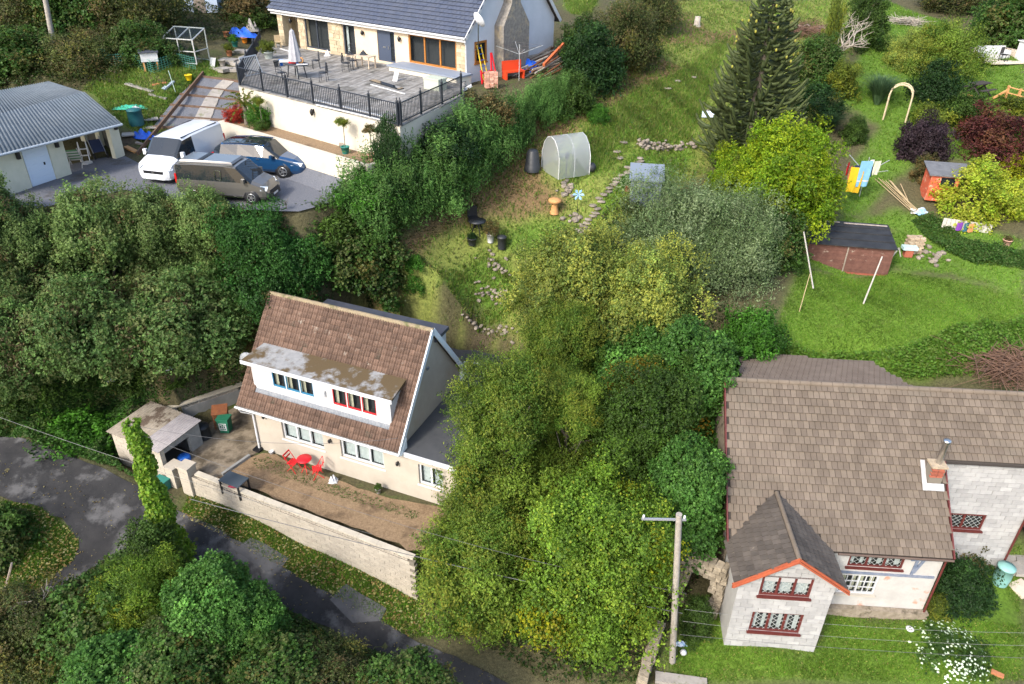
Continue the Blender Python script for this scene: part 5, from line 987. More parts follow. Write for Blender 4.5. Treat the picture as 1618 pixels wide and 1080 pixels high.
V0 = atz(250, 293, GZ); V1 = atz(340, 241, GZ)
vy = math.atan2(V0.y-V1.y, V0.x-V1.x)-.07; vf = Vector((math.cos(vy), math.sin(vy), 0))
van = car('white_van', 'white panel van parked facing the garage corner on the grey gravel', 'van', Vector((V0.x-.1, V0.y+.15, GZ+.02))-vf*2.42*.92, vy, WPAINT,
 [(-2.5,.4,.9,1.1,.93,1.86,.82), (-2.4,.32,.95,1.1,.975,1.95,.87), (-1.2,.3,.96,1.12,.98,1.98,.88), (.25,.3,.96,1.12,.98,1.98,.88), (1.0,.3,.96,1.12,.98,1.93,.86), (1.72,.28,.95,1.1,.97,1.24,.86), (2.25,.26,.93,.95,.94,1.04,.8), (2.45,.26,.84,.72,.86,.82,.7), (2.52,.3,.7,.6,.72,.66,.6)], {3, 4}, {4: 'windscreen'}, (-1.55, 1.6), .33, 1.96)
for s in (-1, 1):
    part('roof_rail', MB().box(-2.2, .9, s*.74-.03, s*.74+.03, 1.955, 1.99), BLK, van); part('headlight', MB().hexa([(2.2, s*.93, .72), (2.44, s*.78, .72), (2.42, s*.6, .9), (2.2, s*.8, .98)], [(2.26, s*.97, .76), (2.5, s*.82, .74), (2.46, s*.6, .92), (2.24, s*.86, 1.0)]), LAMPG, van)
    part('mirror', MB().box(1.35, 1.5, s*1.0-.02*s, s*1.16, 1.15, 1.42), WPAINT, van); part('door_handle', MB().box(.45, .62, s*.975, s*1.0, 1.0, 1.04), BLK, van); part('side_trim', MB().box(-1.1, 1.2, s*.965, s*.99, .55, .62), BLK, van); part('rear_lamp', MB().box(-2.49, -2.38, s*.88, s*.96, .9, 1.35), REDL, van)
part('grille', MB().box(2.44, 2.53, -.55, .55, .56, .7), BLK, van); part('bumper', MB().hexa([(2.4, -.86, .3), (2.58, -.6, .3), (2.58, .6, .3), (2.4, .86, .3)], [(2.4, -.86, .52), (2.56, -.6, .52), (2.56, .6, .52), (2.4, .86, .52)]), WPAINT, van); part('badge', MB().lathe([(0, .0), (.08, .0)], 12, (2.54, 0, .64), 'x'), CHROME, van); part('number_plate', MB().box(2.58, 2.592, -.26, .26, .36, .47), WHITE, van)
C0 = atz(440, 314, GZ); cy_ = R_(-8); cf = Vector((math.cos(cy_), math.sin(cy_), 0))
cmp_ = car('camper_van', 'taupe grey camper van with dark windows and pop top roof, nearest the trees', 'van', Vector((C0.x-.12, C0.y-.05, GZ+.02))-cf*2.5*.82, cy_, GPAINT,
 [(-2.5,.4,.9,1.08,.93,1.84,.82), (-2.4,.3,.95,1.1,.975,1.93,.86), (-1.45,.28,.96,1.12,.98,1.98,.87), (-.45,.28,.96,1.12,.98,1.98,.87), (.3,.28,.96,1.12,.98,1.98,.87), (.95,.28,.96,1.12,.98,1.9,.85), (1.72,.27,.95,1.08,.97,1.2,.86), (2.25,.25,.93,.92,.94,1.0,.8), (2.45,.25,.84,.7,.86,.8,.7), (2.53,.3,.7,.58,.72,.64,.6)], {1, 2, 3, 4, 5}, {5: 'windscreen'}, (-1.5, 1.65), .34, 1.96)
part('pop_top', MB().hexa([(-2.2, -.72, 2.0), (.75, -.7, 1.99), (.75, .7, 1.99), (-2.2, .72, 2.0)], [(-2.1, -.66, 2.11), (.65, -.62, 2.08), (.65, .62, 2.08), (-2.1, .66, 2.11)]), GPAINT, cmp_); part('roof_strip', MB().box(-1.2, -.95, -.64, .64, 2.1, 2.12), BLK, cmp_)
for s in (-1, 1):
    part('roof_rail', MB().box(-2.2, .8, s*.8-.03, s*.8+.03, 1.94, 1.99), ALLOY, cmp_); part('headlight', MB().hexa([(2.15, s*.93, .72), (2.44, s*.78, .7), (2.42, s*.55, .84), (2.15, s*.8, .96)], [(2.2, s*.97, .76), (2.5, s*.82, .72), (2.46, s*.55, .87), (2.2, s*.86, .98)]), LAMPG, cmp_); part('mirror', MB().box(1.3, 1.45, s*1.0-.02*s, s*1.16, 1.12, 1.36), GPAINT, cmp_); part('sill_trim', MB().box(-1.2, 1.2, s*.955, s*.985, .3, .36), CHROME, cmp_); part('rear_lamp', MB().box(-2.49, -2.38, s*.88, s*.96, .9, 1.4), REDL, cmp_); part('window_frame', MB().box(-.2, -.18, s*.96, s*.985, 1.2, 1.7).box(.12, .14, s*.96, s*.985, 1.2, 1.7).box(-.18, .12, s*.968, s*.985, 1.2, 1.22).box(-.18, .12, s*.95, s*.965, 1.68, 1.7), CHROME, cmp_)
part('grille', MB().box(2.46, 2.545, -.5, .5, .5, .66), BLK, cmp_); part('bumper', MB().hexa([(2.4, -.86, .28), (2.59, -.6, .28), (2.59, .6, .28), (2.4, .86, .28)], [(2.4, -.86, .48), (2.57, -.6, .48), (2.57, .6, .48), (2.4, .86, .48)]), BLK, cmp_); part('number_plate', MB().box(2.592, 2.602, -.26, .26, .34, .45), WHITE, cmp_)
E0_ = atz(484, 284, GZ); ey = R_(-12); ef = Vector((math.cos(ey), math.sin(ey), 0))
est = car('estate_car', 'metallic blue estate car with black glass roof parked beyond the camper van', 'car', Vector((E0_.x-.1, E0_.y+.8, GZ+.02))-ef*2.2, ey, BPAINT,
 [(-2.29,.42,.72,.8,.76,.92,.66), (-2.18,.34,.84,.88,.88,1.12,.66), (-1.8,.25,.88,.93,.9,1.38,.64), (-.9,.22,.89,.93,.91,1.45,.65), (.0,.22,.89,.92,.91,1.46,.66), (.4,.22,.89,.92,.91,1.42,.65), (1.2,.22,.88,.91,.9,.98,.76), (1.85,.22,.86,.78,.87,.86,.68), (2.18,.22,.74,.6,.76,.68,.55), (2.3,.28,.55,.48,.58,.54,.45)], {1, 2, 3, 4, 5}, {5: 'windscreen', 1: 'rear_window'}, (-1.35, 1.38), .32, 1.8, roofglass=(2, 3, 4), roofmat=None)
for s in (-1, 1):
    part('roof_rail', MB().bar((-1.7, s*.62, 1.38), (-.7, s*.64, 1.46), .04).bar((-.7, s*.64, 1.46), (.35, s*.64, 1.44), .04), CHROME, est); part('headlight', MB().hexa([(1.8, s*.86, .62), (2.2, s*.68, .56), (2.2, s*.45, .64), (1.85, s*.7, .76)], [(1.83, s*.89, .66), (2.24, s*.7, .58), (2.23, s*.45, .67), (1.88, s*.74, .79)]), LAMPG, est); part('mirror', MB().box(.85, .98, s*.92-.02*s, s*1.06, .94, 1.08), BPAINT, est); part('door_handle', MB().box(.1, .25, s*.9, s*.92, .8, .83), CHROME, est); part('rear_lamp', MB().box(-2.24, -2.12, s*.7, s*.86, .8, .95), REDL, est); part('sill_trim', MB().box(-1, 1, s*.88, s*.9, .24, .28), BLK, est)
part('grille', MB().box(2.2, 2.31, -.42, .42, .36, .5), BLK, est); part('number_plate', MB().box(2.31, 2.32, -.26, .26, .4, .5), WHITE, est)
bc = RH.w(4.35, 3.3, 0); bc.z = float(hz(bc.x, bc.y)); q = aty(1612, 812, 21.3)
bcar = car('blue_car', 'dark blue car half out of frame beside the white wing of the block house', 'car', Vector((q.x+1.75, q.y+1.2, q.z-.95)), R_(-105), BPAINT,
 [(-2.1,.42,.72,.8,.76,.92,.66), (-2.0,.34,.84,.88,.88,1.12,.66), (-1.5,.25,.88,.93,.9,1.4,.62), (-.2,.22,.89,.92,.91,1.46,.64), (.3,.22,.89,.92,.91,1.42,.64), (1.05,.22,.88,.91,.9,.98,.76), (1.7,.22,.86,.78,.87,.86,.68), (2.0,.22,.74,.6,.76,.68,.55), (2.1,.28,.55,.48,.58,.54,.45)], {1, 2, 3, 4}, {4: 'windscreen', 1: 'rear_window'}, (-1.25, 1.3), .31, 1.78)
for s in (-1, 1): part('headlight', MB().hexa([(1.62, s*.86, .64), (2.02, s*.68, .56), (2.02, s*.45, .66), (1.68, s*.7, .78)], [(1.65, s*.89, .68), (2.06, s*.7, .58), (2.05, s*.45, .69), (1.7, s*.74, .81)]), LAMPG, bcar)
van.scale = (.92,)*3; cmp_.scale = (.82,)*3
# ------------------------------------------------------------ poles and wires
GREYW = M('grey_pole_wood', (.24, .215, .18), (.33, .3, .26), 7, .9, .4)
def pole(loc, pxtop, label, r0, r1, arm=None):
    h = aty(pxtop[0], pxtop[1], loc.y).z-loc.z; o = thing('telegraph_pole', label, 'pole', loc); tpx = aty(pxtop[0], pxtop[1], loc.y).x-loc.x; part('shaft', MB().tube([(0, 0, -.2), (tpx, 0, h)], [r0, r1], 10), GREYW, o)
    if arm: part('crossarm', MB().box(tpx+arm[0], tpx+arm[1], -.03, .03, h-.26, h-.2), M('galvanised', (.3, .31, .33), None, rough=.5, metal=.3), o); [part('insulator', MB().lathe([(.02, h-.2), (.045, h-.14), (.03, h-.06), (0, h-.05)], 8, (tpx+x, 0, 0)), WHITE, o) for x in (arm[0]+.06, arm[1]-.06)]
    return o, h
p1 = G(1063, 1046); tp, th_ = pole(p1, (1073, 812), 'grey wooden telegraph pole with metal crossarm in front of the wood', .12, .1, (-1.15, .25)); part('cable', MB().tube([(.1, -.1, .3), (-.25, -.11, th_*.5)], .01, 5), BLK, tp)
p2 = Vector((-27.16, 46.2, float(hz(-27.16, 46.2)))); pole(p2, (66, -30), 'weathered grey telegraph pole standing in the wood at top left', .16, .13)
WIRE = M('wire', (.1, .1, .1), None, rough=.5); PWIRE = M('pale_wire', (.2, .2, .19), None, rough=.5)
def wire(a, b, sag, label, mat=WIRE, r=.008):
    a, b = Vector(a), Vector(b); ps = [a.lerp(b, k/14)-Vector((0, 0, sag*4*(k/14)*(1-k/14))) for k in range(15)]; solo('overhead_wire', MB().tube(ps, r, 4), mat, label, 'wire', group=None)
ipt = ivp+Vector((0, 0, Hp-.1)); tpt = p1+Vector((0, 0, th_-1.9))
wire(aty(-20, 652, 24), aty(860, 912, ivp.y-1.2), .5, 'pale wire crossing the lane verge from the left edge past the ivy clad pole', PWIRE)
wire(ipt, COT.w(7.3, -.4, 3.2), .5, 'black wire from the ivy clad pole to the right end of the cottage roof')
wire(aty(300, 788, 19.6), p1+Vector((0, 0, 2.6)), .25, 'long black cable hanging in front of the boundary wall to the telegraph pole', r=.016)
wire(ipt-Vector((0, 0, .3)), p1+Vector((0, 0, 3.6)), .7, 'thin black wire from the ivy clad pole to the middle of the telegraph pole')
for k, (y0, lab) in enumerate(((930, 'upper pale wire running from the telegraph pole across the block house bay'), (958, 'middle pale wire running from the telegraph pole across the block house bay'))): wire(p1+Vector((0, -.16, 3.0-.6*k)), aty(1640, 1000+20*k, p1.y-2), .25, lab, PWIRE, .005)
wire(p1+Vector((0, -.16, 1.7)), aty(1640, 1040, p1.y-1.5), .15, 'lowest black wire running from the telegraph pole across the front lawn')
# ------------------------------------------------------------ small things
def on(px, py, dz=0): return G(px, py, dz)
TERRA = M('terracotta', (.4, .16, .07), (.33, .13, .06), 8, .8); DKPOT = M('dark_pot', (.025, .028, .032), None, rough=.5); TEAL = M('teal_plastic', (.02, .16, .13), None, rough=.5); BLUEP = M('blue_plastic', (.02, .13, .5), None, rough=.4); BTARP = M('blue_tarpaulin', (.01, .1, .55), (.015, .07, .4), 4, .45, .6, 5); GTARP = M('green_tarpaulin', (.04, .36, .22), (.06, .42, .28), 4, .6, .6, 5); REDP = M('red_paint', (.6, .012, .02), None, rough=.4); PINE = M('new_timber', (.5, .26, .1), (.42, .21, .08), 6, .8); OLDW = M('old_timber', (.2, .16, .125), (.29, .245, .2), 5, .9, .3); SLAB = M('paving_slab', (.22, .2, .18), (.29, .27, .24), 3, .9, .3, rnd=.15, c3=(.16, .16, .1), sc3=2); GREYSH = M('grey_shed_metal', (.17, .2, .25), None, rough=.45); ALU = M('aluminium', (.55, .57, .58), None, rough=.4, metal=.6); STONEW = M('loose_stone', (.16, .135, .105), (.25, .215, .175), 5, .95, .5, rnd=.25); ROPE = M('pale_cane', (.42, .32, .18), (.36, .28, .17), 7, .8)
def pot(label, p, r=.18, h=.3, mat=TERRA, plant=None, pr=.3, ph=.35, name='plant_pot', cat='plant pot', sc=None, group=None):
    o = thing(name, label, cat, p, 0, group); part('pot', MB().lathe([(r*.7, 0), (r, h), (r*1.08, h), (r*1.08, h+.03), (r*.9, h+.03), (r*.88, h*.85), (0, h*.85)], 12), mat, o)
    if plant: link('foliage', K[plant], o, (0, 0, h+ph*.7), (0, 0, rng.uniform(0, 6)), (pr, pr, ph))
    return o
def drum(name, label, cat, p, prof, mat, n=14, extra=None): 
    o = thing(name, label, cat, p); part('body', MB().lathe(prof, n), mat, o); return o
def boxthing(name, label, cat, p, rz, boxes, group=None):
    o = thing(name, label, cat, p, rz, group)
    for nm, b, mt in boxes: part(nm, MB().box(*b), mt, o)
    return o
def stone_mesh(seed):
    rg = random.Random(seed); mb = MB(); mb.lathe([(0, -.5), (.42, -.42), (.55, -.05), (.48, .3), (.25, .46), (0, .5)], 7); mb.v = [(x*rg.uniform(.8, 1.2), y*rg.uniform(.8, 1.2), z*rg.uniform(.85, 1.15)) for x, y, z in mb.v]; mb.sm = [False]*len(mb.f); return mb.mesh('stone', STONEW)
STN = [stone_mesh(s) for s in range(5)]
def stones(name, label, cat, pts_, n, size, wid=.25, layers=1):
    o = thing(name, label, cat, pts_[0]); 
    for i in range(n):
        u = rng.random()*(len(pts_)-1); k = int(u); p = Vector(pts_[k]).lerp(Vector(pts_[min(k+1, len(pts_)-1)]), u-k)+Vector((rng.normal(0, wid), rng.normal(0, wid), 0)); p.z = float(hz(p.x, p.y))+size*.3+rng.integers(layers)*size*.7; s = size*rng.uniform(.6, 1.3)
        link('stone', STN[i % 5], o, p-Vector(pts_[0]), (rng.normal(0, .3), rng.normal(0, .3), rng.uniform(0, 6)), (s*1.3, s, s*.75))
    return o
def tarp(name, label, p, w_, d_, h, mat, rz=0, cat='tarpaulin'):
    n = 9; ph = rng.uniform(0, 6, 3); vs = [((i/(n-1)-.5)*w_*(1+.1*math.sin(j*1.3+ph[0])), (j/(n-1)-.5)*d_*(1+.12*math.sin(i*1.1+ph[1])), h*max(.04, math.sin(math.pi*i/(n-1))*math.sin(math.pi*j/(n-1))*(.7+.5*math.sin(i*2.1+j*1.7+ph[2]))+.1*abs(math.sin(i*3+j*2)))) for j in range(n) for i in range(n)]
    return solo(name, MB().add(vs, [(j*n+i, j*n+i+1, (j+1)*n+i+1, (j+1)*n+i) for j in range(n-1) for i in range(n-1)], True), mat, label, cat, p, rz)
def plank(label, a, b, w_, h, mat, cat='plank', lift=.04, name='plank'):
    c = (a+b)/2; return solo(name, MB().bar(a-c+Vector((0, 0, lift)), b-c+Vector((0, 0, lift)), w_, h), mat, label, cat, c)
# --- cottage garden
def bistro_chair(label, p, rz, group):
    o = thing('folding_chair', label, 'chair', p, rz, group); mb = MB()
    for i in range(5): mb.box(-.2, .2, -.17+i*.075, -.17+i*.075+.055, .43, .448)
    part('seat', mb, REDP, o); mb = MB()
    for z in (.62, .78): mb.box(-.2, .2, .2+(z-.4)*.25, .22+(z-.4)*.25, z, z+.08)
    part('backrest', mb, REDP, o)
    for s in (-1, 1): part('leg', MB().bar((s*.2, -.2, 0), (s*.2, .3, .86), .022), REDP, o); part('leg', MB().bar((s*.18, .24, 0), (s*.18, -.15, .44), .022), REDP, o)
    return o
tp_ = atz(484, 745, 0.03); t_ = thing('bistro_table', 'small round red metal bistro table against the cream cottage wall', 'table', tp_); part('tabletop', MB().lathe([(0, .68), (.3, .68), (.31, .7), (.3, .72), (0, .72)], 24), REDP, t_)
for a in (.4, 1.97, 3.54, 5.11): part('leg', MB().bar((.2*math.cos(a), .2*math.sin(a), 0), (-.18*math.cos(a), -.18*math.sin(a), .68), .022), REDP, t_)
bistro_chair('red folding chair left of the round red table, seen from its side', tp_+Vector((-.52, .1, 0)), R_(70), 'red folding chairs'); bistro_chair('red folding chair right of the round red table with its back to the wall', tp_+Vector((.55, -.28, 0)), R_(-70), 'red folding chairs')
o = thing('black_garden_table', 'dark square topped table standing in the left corner of the gravel garden', 'table', atz(374, 778, .03), R_(-24)); part('tabletop', MB().box(-.5, .5, -.32, .32, .68, .72), M('dark_glass_top', (.06, .075, .09), None, rough=.25), o)
for x in (-.46, .46):
    for y in (-.28, .28): part('leg', MB().box(x-.03, x+.03, y-.03, y+.03, 0, .68), BLK, o)
part('shelf', MB().box(-.43, .43, -.25, .25, .2, .23), BLK, o)
tarp('white_bag', 'crumpled white bag on the path by the cottage wall right of the red chairs', atz(527, 760, .03), .36, .34, .3, WHITE, cat='bag'); pot('small grey pot on the path below the right ground floor window', atz(598, 778, .03), .12, .2, SLAB, 'bush_green', .14, .14); pot('white bowl on the ground beside the black drain', atz(429, 716, .03), .1, .1, WHITE)
wl_ = WF.w(2.45, 0, ct(2.45)+.05); solo('red_cloth', MB().tube([(-.22, 0, .03), (-.1, -.06, .07), (.05, -.07, .07), (.18, .0, .05), (.22, .1, -.02)], [.03, .06, .06, .05, .02], 6), M('dull_red_cloth', (.28, .03, .06), None, rough=.9), 'crumpled dark red cloth lying on the boundary wall coping', 'cloth', wl_)
drum('compost_bin', 'black lidded compost bin in the shady corner of the concrete yard', 'bin', atz(322, 690, .03), [(.34, 0), (.3, .55), (.33, .56), (.32, .62), (.12, .7), (0, .7)], DKPOT)
RUST = M('rust', (.2, .07, .025), (.13, .045, .02), 6, .9, .3); q = atz(352, 671, .03); o = thing('rusty_table', 'rusty brown metal stand with square top against the yard wall', 'table', q, R_(15)); part('top', MB().hexa([(-.34, -.3, .78), (.34, -.3, .78), (.34, .3, .9), (-.34, .3, .9)], [(-.34, -.3, .83), (.34, -.3, .83), (.34, .3, .95), (-.34, .3, .95)]), RUST, o); [part('leg', MB().box(x-.03, x+.03, y-.03, y+.03, 0, .8), RUST, o) for x in (-.28, .28) for y in (-.24, .24)]
GBIN = M('green_bin', (.015, .11, .06), (.02, .14, .08), 4, .5); q = atz(358, 680, .03); o = thing('green_bin', 'dark green bin with white squared number 20 in front of the rusty stand', 'bin', q, R_(-5)); part('body', MB().hexa([(-.2, -.18, 0), (.2, -.18, 0), (.2, .18, 0), (-.2, .18, 0)], [(-.26, -.24, .72), (.26, -.24, .72), (.26, .2, .72), (-.26, .2, .72)]), GBIN, o); part('lid', MB().box(-.28, .28, -.26, .22, .72, .78), GBIN, o)
fr = MB()
for b in ((-.17, .17, .2, .225), (-.17, .17, .535, .56), (-.17, -.145, .225, .535), (.145, .17, .225, .535)): fr.box(b[0], b[1], -.252, -.24, b[2], b[3])
part('number_frame', fr, WHITE, o)
tc = bpy.data.curves.new('number', 'FONT'); tc.body = '20'; tc.size = .3; tc.align_x = 'CENTER'; tc.extrude = .004; to = bpy.data.objects.new('number', tc); col.objects.link(to); bpy.context.view_layer.update(); me = bpy.data.meshes.new_from_object(to); bpy.data.objects.remove(to); me.materials.append(WHITE); link('number', me, o, (0, -.247, .28), (R_(90), 0, 0))
drum('blue_drum', 'blue plastic drum in the open side of the outhouse', 'drum', OUT.w(2.95, .95, .02), [(.24, 0), (.27, .1), (.27, .35), (.26, .37), (.27, .39), (.27, .7), (.22, .76), (0, .76)], BLUEP)
boxthing('grit_box', 'dark teal box standing on the verge beside the ivy clad pole', 'box', on(257, 772), R_(-25), [('body', (-.28, .28, -.22, .22, 0, .4), TEAL), ('lid', (-.31, .31, -.25, .25, .4, .47), TEAL)])
for px, py, lab in ((181, 609, 'white rubbish lying on the bank left of the outhouse'), (262, 592, 'white plastic strip lying under the trees behind the outhouse'), (293, 588, 'white plastic scrap lying right of the plastic strip')): tarp('white_plastic', lab, on(px, py, .25), .7, .3, .2, WHITE, .3, 'plastic sheet')
sp = atz(523, 1079, -2.0); o = thing('shed_roof', 'dark flat shed roof with pale edge at the bottom picture edge', 'shed', sp, R_(2)); part('roof', MB().box(-1.5, 1.5, -1.4, 0, -.06, 0), DKF, o); part('edge_trim', MB().box(-1.55, 1.55, 0, .05, -.1, .03), WHITE, o); part('wall', MB().box(-1.4, 1.4, -1.3, -.1, -2.0, -.06), OLDW, o)
q = on(12, 950); plank('grey weathered board leaning in the bush at the left edge below the lane', q+Vector((-.1, 0, .2)), q+Vector((.5, .3, 1.6)), .22, .05, OLDW, 'post', 0, 'leaning_board')
# --- middle garden
drum('compost_bin', 'black dome shaped compost bin left of the clear plastic greenhouse', 'bin', on(841, 270), [(.42, 0), (.38, .35), (.36, .36), (.34, .7), (.32, .72), (.28, 1.0), (.2, 1.08), (0, 1.1)], DKPOT, 16)
q = on(893, 272); POLY = glass_mat('polythene', (.93, .95, .95), .6); POLY.node_tree.nodes['Principled BSDF'].inputs['Base Color'].default_value = (.42, .45, .46, 1); POLY.node_tree.nodes['Principled BSDF'].inputs['Roughness'].default_value = .35
o = thing('tunnel_greenhouse', 'round topped clear plastic tunnel greenhouse in the middle garden', 'greenhouse', q, R_(28)); o.scale = (.86, .9, .92); prof = [(-.95, 0), (-.98, .5), (-.95, 1.1), (-.75, 1.65), (-.4, 2.0), (0, 2.12), (.4, 2.0), (.75, 1.65), (.95, 1.1), (.98, .5), (.95, 0)]
mb = MB(); n = len(prof); ys = (-1, -.5, 0, .5, 1.0)
mb.add([(y*1.05, x+.03*math.sin(5*y+x*3), z) for y in ys for x, z in prof], [(i*n+k, i*n+k+1, (i+1)*n+k+1, (i+1)*n+k) for i in range(4) for k in range(n-1)], True); part('cover', mb, POLY, o)
for y in (-1.05, 1.05): part('end_panel', MB().add([(y, x, z) for x, z in prof], [tuple(range(n))]), POLY, o)
for y in (-1.05, 0, 1.05): part('hoop', MB().tube([(y, x*.985, z*.985) for x, z in prof], .022, 5), WHITE, o)
o = thing('garden_lamp', 'small black lantern on a post before the plastic greenhouse', 'lamp', on(894, 285)); part('post', MB().tube([(0, 0, 0), (0, 0, 1.1)], .025, 6), BLK, o); part('lantern', MB().lathe([(.03, 1.1), (.09, 1.15), (.11, 1.32), (.14, 1.34), (.03, 1.42), (0, 1.45)], 6), BLK, o)
solo('black_ball', MB().lathe([(0, 0)]+[(.24*math.sin(a), .24-.24*math.cos(a)) for a in (.4, .8, 1.2, 1.57, 2, 2.4, 2.8)]+[(0, .48)], 14), DKPOT, 'black round ball on the grass right of the plastic greenhouse', 'ball', on(934, 272))
o = thing('carved_stump', 'orange brown carved wooden toadstool stool in the middle garden', 'ornament', on(876, 337)); part('stem', MB().lathe([(.24, 0), (.18, .2), (.15, .55), (.2, .6)], 10), PINE, o); part('cap', MB().lathe([(.02, .58), (.34, .62), (.32, .72), (.16, .78), (0, .8)], 12), PINE, o)
o = thing('pinwheel', 'pale blue flower shaped pinwheel on a stick beside the stone path', 'pinwheel', on(912, 335)); part('stick', MB().tube([(0, 0, 0), (0, 0, .9)], .015, 5), BLK, o); mb = MB()
for k in range(6): a = k*1.047; mb.add([(0, -.03, .9), (.22*math.cos(a-.3), -.05, .9+.22*math.sin(a-.3)), (.3*math.cos(a), -.08, .9+.3*math.sin(a)), (.22*math.cos(a+.3), -.04, .9+.22*math.sin(a+.3))], [(0, 1, 2, 3)])
part('petals', mb, M('pale_blue', (.25, .45, .7), None, rough=.5), o)
o = thing('round_garden_table', 'round black garden table on the terrace left of the small lawn', 'table', on(754, 370)); part('tabletop', MB().lathe([(0, .66), (.42, .66), (.44, .7), (0, .7)], 20), DKPOT, o); [part('leg', MB().bar((.1*math.cos(a), .1*math.sin(a), .66), (.33*math.cos(a), .33*math.sin(a), 0), .04), BLK, o) for a in (.5, 2.1, 3.7, 5.2)]
o = boxthing('black_garden_chair', 'black garden chair behind the round black table', 'chair', on(748, 358), .3, [('seat', (-.24, .24, -.24, .24, .4, .45), BLK), ('backrest', (-.24, .24, .2, .26, .45, .95), BLK)]); [part('leg', MB().box(x-.02, x+.02, y-.02, y+.02, 0, .4), BLK, o) for x in (-.2, .2) for y in (-.2, .2)]
pot('black pot with a low plant left of the white pot', on(746, 387), .24, .34, DKPOT, 'bush_dark', .2, .15); pot('tall white pot holding a rust coloured plant', on(775, 384), .2, .42, WHITE, 'bush_rust', .36, .36); drum('black_bin', 'small black lidded bin at the edge of the small lawn', 'bin', on(793, 393), [(.2, 0), (.22, .55), (.24, .56), (.24, .62), (.1, .68), (0, .68)], DKPOT)
stones('stone_heap', 'small heap of pale stones below the black bin', 'stone heap', [on(770, 418), on(800, 424)], 22, .15); stones('broken_stone_wall', 'broken row of rubble stones on the terrace above the cottage', 'stone wall', [on(740, 452), on(770, 462), on(800, 470)], 34, .14, .12, 2); stones('dry_stone_wall', 'low dry stone wall across the garden left of the monkey puzzle', 'stone wall', [on(1005, 232), on(1050, 236), on(1098, 236)], 80, .17, .1, 3)
stones('rubble_edge', 'line of rubble stones at the foot of the terrace above the flat roof', 'stone wall', [on(730, 500), on(780, 520), on(815, 530)], 26, .15, .12, 1)
stones('rockery', 'small rockery beside the lamp post in the middle garden', 'rockery', [on(885, 300), on(905, 305)], 16, .2); stones('rockery', 'stones and pots round the pinwheel at the lower end of the path', 'rockery', [on(905, 350), on(915, 365)], 18, .22)
path = thing('stone_path', 'curving path of flat pale stones beside the grey shed', 'path', on(960, 300)); ps_ = [(1012, 250), (1003, 257), (994, 265), (984, 273), (974, 283), (965, 292), (957, 303), (949, 314), (942, 325), (935, 337), (929, 348), (923, 358)]
for i, (px, py) in enumerate(ps_):
    for k in range(2): p = on(px+rng.normal(0, 3), py+k*5); link('stone', STN[(i+k) % 5], path, p-path.location+Vector((0, 0, .02)), (0, 0, rng.uniform(0, 6)), (.42, .34, .1))
for px, py in ((1120, 175), (975, 240), (985, 225), (978, 250), (1070, 128), (1055, 140), (1095, 122)): link('stone', STN[1], path, on(px, py, .02)-path.location, (0, 0, px), (.5, .4, .1))
for pp in path.children: pp.data = pp.data
q = on(1018, 316); o = thing('grey_shed', 'small grey metal garden shed half hidden by the grey green tree', 'shed', q, R_(-8)); part('wall', MB().box(-.75, .75, -.5, .9, -.2, 1.15), GREYSH, o); part('roof', MB().hexa([(-.85, -.6, 1.12), (.85, -.6, 1.12), (.85, 1.0, 1.5), (-.85, 1.0, 1.5)], [(-.85, -.6, 1.17), (.85, -.6, 1.17), (.85, 1.0, 1.55), (-.85, 1.0, 1.55)]), M('grey_roof_metal', (.17, .2, .24), None, rough=.4), o); part('door', MB().box(-.35, .35, -.52, -.5, .0, 1.05), GREYSH, o)
pot('small terracotta pot at the left of the grey metal shed', on(991, 302), .16, .26, TERRA, 'bush_fresh', .3, .3)
solo('tree_stump', MB().lathe([(.32, -.1), (.22, .1), (.2, .6), (0, .62)], 10), PALEBARK, 'pale cut tree stump at the top of the hill garden', 'stump', on(1101, 40)); solo('white_sheet', MB().prism([(-.4, -.2, .05), (.5, -.25, .08), (.6, .2, .3), (-.3, .25, .28)], (0, 0, .03)), M('pale_blue_white', (.55, .65, .75), None, rough=.4), 'pale bluish white board on the grass left of the monkey puzzle', 'board', on(1118, 186))
stones('rock_row', 'row of stones in the brown cleared strip at the top of the hill', 'stone row', [on(1250, 48), on(1300, 44)], 20, .25, .3)
# --- right gardens
q = on(1357, 312); wl = thing('rotary_airer', 'white rotary washing line full of coloured towels and clothes', 'clothes airer', q); part('pole', MB().tube([(0, 0, 0), (0, 0, 2.25)], .025, 6), ALU, wl)
for a in (.35, 1.92, 3.49, 5.06): part('arm', MB().bar((0, 0, 1.35), (1.45*math.cos(a), 1.45*math.sin(a), 1.95), .03), ALU, wl)
def towel(name, label, p, w_, h, mat, rz, stripe=None, cat='towel'):
    o = thing(name, label, cat, p, rz, 'washing on the rotary line'); n = 7; vs = [(w_*(i/(n-1)-.5), .05*math.sin(i*1.6+j)*(j/4), -h*j/4) for j in range(5) for i in range(n)]; part('cloth', MB().add(vs, [(j*n+i, j*n+i+1, (j+1)*n+i+1, (j+1)*n+i) for j in range(4) for i in range(n-1)], True), mat, o)
    if stripe: part('stripe', MB().add([(x, y-.012, z) for x, y, z in vs[3*n:4*n]]+[(x, y-.012, z-.07) for x, y, z in vs[3*n:4*n]], [(i, n+i, n+i+1, i+1) for i in range(n-1)], True), stripe, o)
cl = lambda nm, c: M(nm, c, tuple(x*.85 for x in c), 6, .95)
